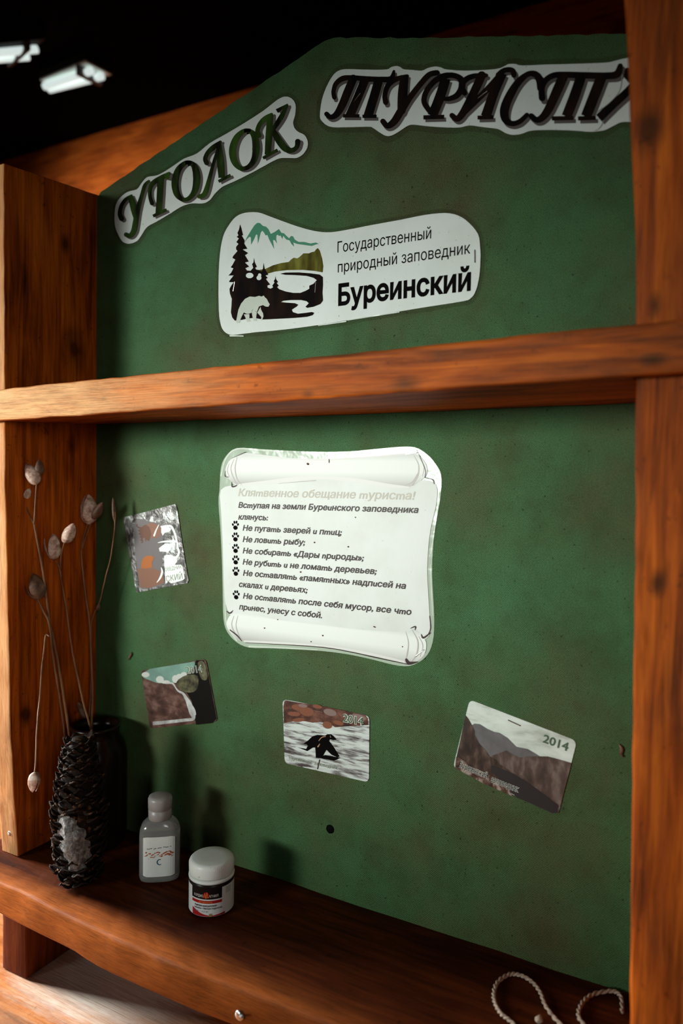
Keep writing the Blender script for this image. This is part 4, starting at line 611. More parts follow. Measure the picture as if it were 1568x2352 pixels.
 {'q':([(.6081,.7751),(.6079,.7744),(.6076,.7734),(.6072,.7721),(.6071,.7706),(.6074,.7688),(.6085,.7671),(.6098,.766),(.6111,.7651),(.6121,.7645),(.6127,.7641)],[(.6114,.7734),(.6113,.7726),(.611,.7716),(.6108,.7705),(.6108,.7697),(.6108,.7695),(.6109,.7694),(.6115,.7688),(.6124,.7681),(.6134,.7674),(.6141,.7669)]),'caps':[[(.6115,.7738),(.6112,.7728),(.6103,.7724),(.6093,.7727),(.6084,.7735),(.6081,.7746),(.6084,.7756),(.6092,.776),(.6102,.7758),(.6111,.7749)],[(.6151,.7651),(.6148,.7641),(.614,.7637),(.6129,.764),(.6121,.7648),(.6117,.7659),(.612,.7669),(.6128,.7673),(.6139,.767),(.6147,.7662)]]}]
letters(let, (6, 3, 3, 6, 1, 6, 2), M_BLACKINK, t, (.0020, -.0029), Y3 - .0001)
staple(t, *[(.3549,.8052),(.3623,.8124)], M_STAPLE); staple(t, *[(.4825,.7801),(.491,.7844)], M_STAPLE)
each('tape_crease', [{'q':([(.6058,.7717),(.6056,.7699),(.6055,.7673),(.6052,.7644),(.6048,.7615),(.6041,.7591),(.603,.7572),(.6017,.7555),(.6002,.7539),(.5985,.7525),(.5967,.7511),(.5947,.7498),(.5924,.7484),(.59,.7472),(.5879,.7462),(.5865,.7455)],[(.6063,.7715),(.6062,.7697),(.606,.7671),(.6058,.7642),(.6054,.7612),(.6046,.7587),(.6035,.7568),(.6021,.755),(.6005,.7535),(.5988,.7521),(.597,.7507),(.595,.7493),(.5927,.748),(.5903,.7467),(.5883,.7457),(.5869,.7449)]),'caps':[]}, {'q':([(.5919,.7371),(.5916,.7364),(.5912,.7354),(.5907,.7342),(.5901,.7332),(.5895,.7323),(.5887,.7317),(.5878,.7311),(.5868,.7307),(.5859,.7303),(.5853,.7301)],[(.5924,.7368),(.5921,.7361),(.5917,.7351),(.5912,.7339),(.5906,.7328),(.5899,.7319),(.589,.7312),(.588,.7307),(.587,.7303),(.5861,.73),(.5855,.7297)]),'caps':[]}], Y4 - .0002, plain('crease_grey', (.32, .32, .3, 1), .4), t)

# -- reserve emblem sticker
sh3 = [(.1899,.6186),(.1895,.6275),(.1891,.6382),(.1891,.6488),(.1892,.6591),(.1897,.6694),(.1905,.6785),(.1916,.6861),(.193,.6924),(.1948,.6978),(.1969,.7022),(.1994,.7056),(.2021,.7086),(.2051,.7117),(.2084,.7145),(.2119,.7166),(.2156,.718),(.2196,.7187),(.2241,.719),(.2295,.7187),(.2354,.7179),(.241,.7167),(.2457,.7151),(.2501,.7131),(.2552,.7107),(.2617,.7077),(.2688,.7044),(.2762,.7011),(.2838,.6977),(.2916,.6944),(.2988,.6915),(.3051,.6892),(.3109,.6872),(.3165,.6856),(.3215,.6844),(.3263,.6835),(.3316,.6829),(.3372,.6826),(.3433,.6826),(.3505,.6827),(.3593,.6828),(.3691,.6831),(.379,.6833),(.3889,.6834),(.399,.6835),(.4084,.6836),(.4171,.6839),(.4253,.6842),(.433,.6843),(.4403,.6841),(.4472,.6836),(.4532,.6829),(.458,.6818),(.462,.6805),(.4658,.6787),(.4696,.6764),(.4733,.6736),(.4766,.6704),(.4799,.6669),(.4829,.6631),(.4853,.6593),(.4866,.6557),(.4872,.6521),(.4876,.6482),(.488,.644),(.4883,.6396),(.4883,.635),(.4882,.6301),(.488,.6251),(.4875,.6202),(.4867,.6155),(.4856,.611),(.4843,.6074),(.4831,.6049),(.4818,.6033),(.4801,.602),(.479,.601),(.4775,.6004),(.4731,.5999),(.4639,.5993),(.4515,.5987),(.4387,.5982),(.4264,.5975),(.4136,.5968),(.4007,.596),(.3875,.5953),(.3741,.5946),(.3605,.5938),(.3467,.5929),(.3326,.592),(.3182,.5913),(.3031,.5907),(.2878,.5903),(.2734,.5901),(.2607,.5901),(.2491,.5902),(.2381,.5903),(.2272,.59),(.217,.5898),(.2087,.59),(.2033,.5911),(.2,.5928),(.1973,.5949),(.195,.5976),(.1934,.6007),(.1922,.6044),(.1911,.6082),(.1905,.6125)]
t = thing('emblem_sticker', 'white cut-out sticker with forest and bear emblem above the upper shelf', 'sticker', centre(sh3))
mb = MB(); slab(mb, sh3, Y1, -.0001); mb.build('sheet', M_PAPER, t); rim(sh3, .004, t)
polys('mountain_print', [[(.2236,.6871),(.2266,.692),(.2317,.6983),(.2367,.7038),(.2402,.7058),(.2437,.7052),(.2478,.7015),(.2518,.7001),(.2549,.697),(.2579,.6917),(.2628,.693),(.2682,.6953),(.2712,.691),(.2746,.6899),(.2776,.6869),(.281,.6839),(.2833,.6859),(.2858,.6853),(.2882,.6814),(.293,.6785),(.2996,.6776),(.3072,.675),(.3137,.6751),(.3174,.6728),(.3146,.6732),(.3091,.6722),(.3016,.674),(.2902,.677),(.2863,.6789),(.2874,.6745),(.284,.6776),(.2815,.6817),(.2776,.683),(.2737,.6874),(.2726,.6844),(.2702,.6883),(.2683,.688),(.2668,.6896),(.2651,.6891),(.2649,.6851),(.266,.6805),(.263,.6845),(.2608,.6848),(.2626,.6751),(.2591,.681),(.256,.6859),(.2534,.6915),(.2515,.6908),(.2494,.6941),(.2469,.6967),(.2449,.6948),(.243,.6885),(.2415,.6837),(.2406,.6934),(.2389,.6936),(.2364,.689),(.2326,.6838),(.2322,.6917),(.2302,.6926),(.2272,.6906)]], Y2, M_TEAL, t)
polys('hill_print', [[(.2374,.6571),(.2435,.6559),(.2515,.656),(.2614,.6586),(.2712,.6596),(.2809,.6596),(.2838,.6617),(.2871,.6632),(.2914,.6619),(.2942,.6631),(.2989,.6661),(.3055,.6652),(.3087,.666),(.312,.6662),(.3143,.6684),(.3161,.6691),(.3184,.6663),(.3213,.6581),(.3229,.6501),(.3223,.6439),(.3123,.6466),(.2983,.6493),(.2791,.6514),(.2645,.6517),(.2556,.6508),(.2496,.6501),(.2395,.6512)]], Y2, M_OLIVE, t)
polys('forest_print', [[(.2704,.6486),(.2772,.6491),(.2936,.6473),(.3077,.6447),(.3189,.6421),(.3226,.6392),(.3229,.6313),(.3224,.6235),(.3232,.6156),(.3204,.6124),(.3121,.6103),(.3046,.6099),(.3022,.6112),(.3045,.6131),(.3062,.6145),(.3035,.6168),(.2969,.6187),(.2845,.6199),(.2748,.6201),(.2721,.6191),(.2797,.6177),(.2893,.6162),(.2936,.6142),(.2913,.6124),(.2856,.6098),(.2871,.6072),(.2933,.605),(.3019,.605),(.3103,.6052),(.3131,.604),(.3113,.6019),(.3048,.6008),(.2896,.601),(.2702,.6019),(.2493,.6029),(.2381,.6056),(.2299,.6059),(.2217,.605),(.2122,.605),(.2085,.6087),(.2066,.6147),(.2073,.6214),(.2077,.6289),(.205,.6351),(.2044,.6402),(.207,.6437),(.2101,.6467),(.2038,.6474),(.2043,.6491),(.21,.654),(.2026,.6547),(.2063,.6572),(.2094,.6616),(.2057,.6632),(.2083,.6658),(.2119,.6708),(.208,.6729),(.2087,.6748),(.2146,.6796),(.2128,.6815),(.2127,.6844),(.2158,.6869),(.213,.6894),(.2163,.6927),(.2133,.695),(.2157,.6961),(.2143,.6988),(.2163,.7022),(.2179,.7076),(.2198,.7025),(.2219,.6956),(.2202,.6954),(.2241,.6895),(.2236,.6863),(.2278,.6803),(.2216,.6803),(.2289,.6755),(.2248,.6737),(.2299,.6664),(.2249,.666),(.2304,.661),(.2255,.6599),(.2276,.6572),(.2323,.6562),(.2358,.6591),(.2342,.663),(.236,.6648),(.2367,.6695),(.2378,.6646),(.2406,.6595),(.2384,.6588),(.2394,.657),(.2445,.6549),(.2467,.6538),(.2485,.6567),(.2492,.6625),(.2507,.6565),(.2556,.6494),(.2518,.649),(.2548,.6463),(.2525,.6452),(.2579,.6389),(.2543,.6381),(.2548,.636),(.2586,.6345),(.2618,.6355),(.2607,.6375),(.2635,.6403),(.2625,.6419),(.2641,.6439),(.2645,.6471),(.2654,.6437),(.2681,.6402),(.2661,.6396),(.2688,.6365),(.2669,.6351),(.2697,.6327),(.2775,.6295),(.2872,.627),(.2958,.6261),(.3024,.6276),(.3066,.6292),(.3065,.6323),(.3116,.6337),(.3153,.6369),(.3115,.6397),(.3031,.6426),(.2888,.6451),(.2763,.6469)]], Y3, M_BLACKINK, t)
polys('forest_gap', [[(.2363,.6508),(.2361,.6498),(.2352,.6491),(.2339,.6486),(.2322,.6484),(.2305,.6486),(.2288,.6491),(.2275,.6499),(.2266,.6509),(.2263,.652),(.2266,.6529),(.2274,.6537),(.2288,.6542),(.2304,.6543),(.2322,.6541),(.2338,.6536),(.2351,.6528),(.236,.6518)], [(.2468,.6471),(.2466,.6463),(.2461,.6456),(.2452,.6452),(.2442,.645),(.2431,.6451),(.242,.6455),(.2411,.6462),(.2406,.647),(.2403,.6478),(.2405,.6487),(.2411,.6493),(.2419,.6498),(.243,.65),(.2441,.6498),(.2452,.6494),(.246,.6488),(.2466,.648)], [(.2466,.65),(.2465,.6494),(.2461,.6489),(.2455,.6486),(.2448,.6484),(.244,.6485),(.2433,.6488),(.2427,.6493),(.2423,.6499),(.2421,.6505),(.2423,.6511),(.2426,.6516),(.2432,.652),(.2439,.6521),(.2447,.652),(.2454,.6517),(.246,.6512),(.2464,.6506)]], Y4, M_PAPER, t)
polys('bear_print', [[(.2138,.6036),(.2153,.6097),(.2168,.6163),(.2204,.6226),(.2255,.6271),(.2316,.629),(.2388,.6278),(.2439,.6285),(.2474,.6273),(.2499,.6281),(.2518,.6259),(.254,.6242),(.256,.6207),(.2579,.6181),(.2561,.6157),(.2526,.6163),(.2491,.6182),(.244,.6172),(.2416,.6123),(.2405,.6062),(.2414,.6024),(.2374,.6027),(.2355,.6075),(.2344,.613),(.237,.6158),(.234,.6113),(.2288,.6106),(.2241,.6127),(.2226,.6107),(.2201,.6064),(.2186,.6023),(.2149,.6022)],
 [(.2242,.6107),(.2317,.6102),(.2316,.6045),(.2341,.6024),(.2287,.6023),(.2263,.6071)], [(.2461,.6166),(.2419,.6108),(.2473,.6056),(.2469,.6019),(.2485,.603),(.25,.6062),(.2494,.6095),(.2469,.6134)]], Y4, M_BEAR, t)
mb = MB(); words(mb, 'Государственный', *[(.339,.6615),(.4398,.6615)], .01094, Y2, 0.004); mb.build('text_line', M_INK, t)
mb = MB(); words(mb, 'природный заповедник', *[(.3398,.6417),(.4786,.6425)], .01096, Y2, 0.004); mb.build('text_line', M_INK, t)
mb = MB(); words(mb, 'Буреинский', *[(.3408,.6091),(.4799,.6095)], .0205, Y2, 0.035); mb.build('text_line', M_INK, t)
staple(t, *[(.4829,.6451),(.4833,.6335)], M_STAPLE); staple(t, *[(.2119,.6466),(.2098,.6366)], M_STAPLE); staple(t, *[(.3146,.6347),(.3139,.6244)], M_STAPLE)
each('film_edge', [{'q':([(.2062,.5883),(.2235,.5869)],[(.2062,.5902),(.2236,.5881)]),'caps':[[(.2075,.5891),(.2072,.5886),(.2066,.5883),(.2058,.5883),(.2052,.5887),(.205,.5893),(.2052,.5899),(.2058,.5902),(.2066,.5902),(.2072,.5898)],[(.2243,.5874),(.2241,.5871),(.2238,.5869),(.2233,.5869),(.223,.5872),(.2228,.5876),(.2229,.5879),(.2233,.5881),(.2238,.588),(.2241,.5878)]]}, {'q':([(.3183,.5903),(.3503,.5916)],[(.3181,.5911),(.3501,.5927)]),'caps':[[(.3186,.5907),(.3186,.5905),(.3183,.5903),(.3181,.5904),(.3178,.5905),(.3178,.5907),(.3178,.591),(.3181,.5911),(.3183,.591),(.3185,.5909)],[(.3508,.5921),(.3507,.5918),(.3504,.5916),(.35,.5917),(.3497,.5919),(.3496,.5922),(.3497,.5925),(.35,.5927),(.3504,.5927),(.3507,.5925)]]}, {'q':([(.3524,.5927),(.4085,.5955)],[(.3521,.5938),(.4084,.5962)]),'caps':[[(.3529,.5932),(.3528,.5929),(.3525,.5927),(.3521,.5928),(.3517,.593),(.3516,.5933),(.3517,.5936),(.352,.5938),(.3524,.5938),(.3528,.5936)],[(.4088,.5958),(.4088,.5956),(.4086,.5955),(.4083,.5955),(.4081,.5957),(.4081,.5959),(.4081,.5961),(.4083,.5962),(.4086,.5962),(.4088,.596)]]}], Y3, M_FILMRIM, t)

# -- pledge notice printed as an old scroll, in laminating film
fo = [(.193,.421),(.1933,.4286),(.1936,.4371),(.1945,.4444),(.196,.4497),(.1982,.4537),(.2012,.4574),(.205,.461),(.2096,.4643),(.216,.4664),(.2251,.4668),(.236,.466),(.2471,.4652),(.2581,.4646),(.2693,.464),(.2811,.4634),(.2936,.4628),(.3065,.4624),(.3192,.4621),(.3319,.462),(.3443,.462),(.3556,.4623),(.3651,.4628),(.3735,.4635),(.3818,.4642),(.3905,.4649),(.3991,.4656),(.4071,.4661),(.4143,.4665),(.4209,.4666),(.4268,.466),(.4317,.4644),(.4359,.4621),(.4397,.4594),(.4435,.4563),(.4469,.4527),(.4498,.4491),(.4521,.446),(.4539,.4428),(.455,.4389),(.4555,.4337),(.4553,.4276),(.4548,.4213),(.4541,.4147),(.453,.4078),(.4519,.4006),(.4508,.3929),(.4497,.3849),(.4488,.3767),(.4483,.3683),(.4479,.3597),(.4479,.3514),(.4481,.3438),(.4486,.3365),(.4492,.3292),(.4498,.3217),(.4505,.3142),(.451,.3069),(.4513,.2996),(.4513,.2925),(.451,.286),(.4502,.2805),(.449,.2756),(.4474,.2713),(.4453,.2675),(.4427,.2642),(.4396,.2612),(.4358,.2584),(.4315,.2558),(.4267,.2539),(.4217,.2529),(.4163,.2526),(.4101,.2527),(.4028,.2532),(.3946,.2541),(.3862,.2549),(.3776,.2556),(.3687,.2561),(.3597,.2565),(.3507,.2566),(.3415,.2565),(.3323,.2562),(.3233,.2558),(.3143,.2551),(.304,.2543),(.2914,.2533),(.2774,.2521),(.2646,.251),(.2538,.2498),(.2442,.2486),(.2359,.2481),(.2292,.2487),(.2239,.2499),(.219,.2519),(.2141,.2546),(.2096,.2579),(.2059,.2617),(.2034,.2655),(.2016,.2698),(.2003,.276),(.1995,.285),(.1992,.296),(.1988,.3073),(.1984,.3187),(.1979,.3304),(.1973,.3421),(.1965,.3539),(.1956,.3656),(.1947,.3768),(.1936,.3876),(.1924,.3977),(.1917,.4063),(.1918,.412),(.1924,.416)]
t = thing('pledge_notice', 'laminated notice printed like an old scroll with tourist pledge text, middle of the green panel', 'notice', centre(fo))
mb = MB(); slab(mb, fo, -.0007, -.0001); mb.build('laminating_film', M_FILM, t)
sheet = [(.1952,.4202),(.2012,.4238),(.2095,.4251),(.2155,.4261),(.2132,.4273),(.2088,.4281),(.2165,.4292),(.2438,.4309),(.2815,.4328),(.3197,.4341),(.3603,.4344),(.4009,.4342),(.4291,.4341),(.4385,.4345),(.4375,.4351),(.4371,.435),(.4416,.4342),(.4466,.4329),(.4502,.4303),(.4516,.4257),(.4516,.4197),(.4511,.4138),(.4502,.4084),(.4489,.403),(.4476,.3974),(.4464,.3919),(.4454,.3863),(.4445,.3795),(.4438,.3707),(.4433,.3607),(.4431,.3511),(.4434,.3422),(.4441,.3337),(.4448,.3258),(.4454,.3187),(.446,.3124),(.4465,.3065),(.4472,.301),(.4477,.2959),(.4477,.2916),(.4472,.2881),(.4462,.2854),(.4439,.2829),(.4413,.2809),(.4373,.2792),(.4278,.2772),(.4101,.2745),(.3862,.2715),(.3594,.2689),(.3283,.2668),(.2938,.2651),(.2644,.2642),(.2451,.2639),(.2324,.2645),(.223,.2663),(.217,.2696),(.2145,.2742),(.2122,.279),(.2089,.2831),(.2058,.2875),(.2034,.2938),(.2019,.3028),(.201,.3137),(.2004,.3249),(.1997,.3362),(.1992,.3479),(.1986,.3596),(.1977,.3715),(.1968,.3833),(.196,.3942),(.1948,.4043),(.1938,.4134)]
mb = MB(); slab(mb, sheet, Y1, -.0007); mb.build('sheet', M_SCROLL, t)
roll1 = [(.2019,.4376),(.2016,.4401),(.2016,.4432),(.2025,.4462),(.204,.4491),(.2062,.4521),(.2098,.4548),(.2153,.4574),(.222,.4598),(.2287,.4612),(.2341,.4613),(.2396,.4605),(.2472,.4595),(.2586,.4583),(.2721,.4568),(.2851,.4557),(.2967,.455),(.3079,.4547),(.3194,.4546),(.3314,.4546),(.3437,.4548),(.3557,.4552),(.3676,.456),(.3793,.4571),(.3905,.458),(.4015,.4589),(.4121,.4597),(.4204,.4601),(.4255,.46),(.4284,.4596),(.431,.4587),(.4336,.4571),(.4357,.455),(.4375,.4528),(.439,.4504),(.4402,.4479),(.4409,.4454),(.441,.443),(.4405,.4406),(.4394,.4384),(.4376,.4364),(.4351,.4344),(.4324,.4327),(.4298,.4308),(.427,.4291),(.4228,.428),(.4164,.4279),(.4086,.4285),(.3995,.4294),(.3889,.4308),(.377,.4325),(.365,.4339),(.3534,.4348),(.3419,.4355),(.3308,.4358),(.3208,.4359),(.3113,.4358),(.3008,.4351),(.2884,.4337),(.2749,.4318),(.2618,.4299),(.2492,.4282),(.2371,.4265),(.2271,.4256),(.2204,.4259),(.2159,.427),(.2123,.4283),(.2091,.4298),(.2067,.4316),(.2048,.4333),(.2033,.4346),(.2024,.4359)]
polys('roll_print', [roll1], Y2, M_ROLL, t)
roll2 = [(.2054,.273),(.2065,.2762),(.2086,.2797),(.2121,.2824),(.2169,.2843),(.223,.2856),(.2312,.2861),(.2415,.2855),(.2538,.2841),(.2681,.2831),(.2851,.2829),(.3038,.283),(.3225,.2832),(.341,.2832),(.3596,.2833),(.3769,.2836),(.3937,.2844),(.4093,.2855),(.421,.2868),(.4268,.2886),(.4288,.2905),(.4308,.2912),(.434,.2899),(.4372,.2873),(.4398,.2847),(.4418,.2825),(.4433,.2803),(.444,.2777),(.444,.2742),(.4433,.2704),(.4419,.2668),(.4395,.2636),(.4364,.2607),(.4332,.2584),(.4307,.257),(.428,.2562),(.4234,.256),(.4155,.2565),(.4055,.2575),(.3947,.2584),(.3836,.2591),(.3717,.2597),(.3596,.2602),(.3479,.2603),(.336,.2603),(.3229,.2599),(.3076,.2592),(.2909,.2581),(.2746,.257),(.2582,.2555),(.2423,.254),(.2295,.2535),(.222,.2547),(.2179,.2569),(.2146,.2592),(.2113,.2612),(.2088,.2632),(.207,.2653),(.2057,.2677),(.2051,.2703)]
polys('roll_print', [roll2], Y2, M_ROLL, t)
M_PG = plain('print_grey', (.42, .40, .37, 1), .35); M_PG2 = plain('print_light_grey', (.62, .63, .60, 1), .35); M_PD = plain('print_dark', (.045, .03, .028, 1), .35)
each('roll_shade', [{'q':([(.2209,.425),(.2267,.4254),(.2347,.4258),(.2439,.4264),(.2534,.4271),(.2621,.4278),(.2703,.4287),(.2784,.4297),(.2864,.4308),(.294,.4318),(.3011,.4325),(.3075,.433),(.3133,.4334),(.3189,.4336),(.3247,.4337),(.3308,.4336),(.3373,.4333),(.3441,.4329),(.351,.4324),(.3579,.4318),(.3648,.4311),(.3718,.4303),(.3791,.4294),(.3862,.4284),(.3931,.4276),(.3993,.427),(.4051,.4267),(.4107,.4265),(.4156,.4266),(.4198,.4266),(.4227,.4267)],[(.2207,.4274),(.2263,.428),(.2343,.429),(.2435,.43),(.2529,.4311),(.2615,.4321),(.2695,.4331),(.2776,.4342),(.2856,.4352),(.2934,.4361),(.3006,.4367),(.3072,.437),(.3132,.4371),(.3189,.4371),(.3247,.4369),(.3309,.4368),(.3375,.4366),(.3443,.4364),(.3513,.4361),(.3583,.4357),(.3653,.4352),(.3724,.4344),(.3797,.4334),(.3869,.4324),(.3937,.4314),(.3998,.4306),(.4054,.4299),(.4109,.4294),(.4158,.4289),(.4199,.4284),(.4228,.4282)]),'caps':[[(.2223,.4262),(.222,.4255),(.2213,.4251),(.2204,.4251),(.2196,.4255),(.2193,.4262),(.2196,.4269),(.2203,.4273),(.2212,.4274),(.222,.4269)],[(.4236,.4274),(.4234,.427),(.423,.4267),(.4225,.4267),(.4221,.4269),(.422,.4274),(.4221,.4278),(.4225,.4281),(.423,.4281),(.4234,.4279)]]}, {'q':([(.2295,.2537),(.2356,.2541),(.2442,.2547),(.2542,.2553),(.2646,.256),(.2745,.2566),(.2842,.2573),(.2942,.2579),(.3042,.2586),(.3139,.2592),(.3228,.2596),(.3308,.2598),(.3383,.26),(.3454,.26),(.3523,.26),(.3594,.2598),(.3666,.2596),(.3739,.2593),(.3811,.2589),(.388,.2585),(.3944,.2581),(.4008,.2577),(.4071,.2572),(.413,.2568),(.4179,.2564),(.4215,.2561)],[(.2296,.2554),(.2357,.256),(.2443,.2568),(.2543,.2577),(.2647,.2585),(.2746,.2593),(.2843,.26),(.2944,.2607),(.3044,.2613),(.3141,.2618),(.323,.2622),(.3311,.2625),(.3386,.2627),(.3457,.2628),(.3527,.2628),(.3598,.2627),(.3671,.2625),(.3745,.2622),(.3817,.2618),(.3886,.2613),(.395,.2609),(.4014,.2604),(.4077,.2598),(.4136,.2591),(.4185,.2586),(.422,.2582)]),'caps':[[(.2306,.2547),(.2304,.2542),(.2299,.2538),(.2292,.2537),(.2287,.254),(.2285,.2544),(.2287,.255),(.2292,.2553),(.2298,.2554),(.2304,.2552)],[(.4229,.2573),(.4226,.2567),(.4221,.2562),(.4214,.2561),(.4208,.2564),(.4205,.257),(.4208,.2577),(.4213,.2581),(.422,.2582),(.4226,.2579)]]}, {'q':([(.2286,.4598),(.2365,.4589),(.2475,.4577),(.2602,.4563),(.2732,.455),(.2851,.4541),(.2958,.4536),(.3064,.4534),(.3169,.4533),(.3273,.4534),(.3378,.4536),(.3488,.454),(.36,.4546),(.3711,.4553),(.3815,.456),(.3905,.4565),(.3987,.4571),(.4062,.4576),(.4128,.4581),(.4182,.4585),(.4221,.4588)],[(.2288,.4606),(.2367,.4599),(.2477,.4587),(.2604,.4575),(.2733,.4564),(.2851,.4556),(.2959,.4551),(.3064,.4549),(.3169,.4548),(.3273,.4548),(.3377,.455),(.3486,.4554),(.3599,.456),(.371,.4567),(.3813,.4574),(.3904,.4579),(.3985,.4584),(.406,.4587),(.4127,.4591),(.4181,.4593),(.422,.4595)]),'caps':[[(.2292,.4602),(.2291,.46),(.2289,.4598),(.2285,.4598),(.2283,.46),(.2282,.4602),(.2283,.4605),(.2285,.4606),(.2288,.4606),(.2291,.4605)],[(.4225,.4592),(.4224,.4589),(.4222,.4588),(.4219,.4588),(.4217,.4589),(.4216,.4592),(.4217,.4594),(.4219,.4595),(.4222,.4595),(.4224,.4594)]]}], Y3, M_PG2, t)
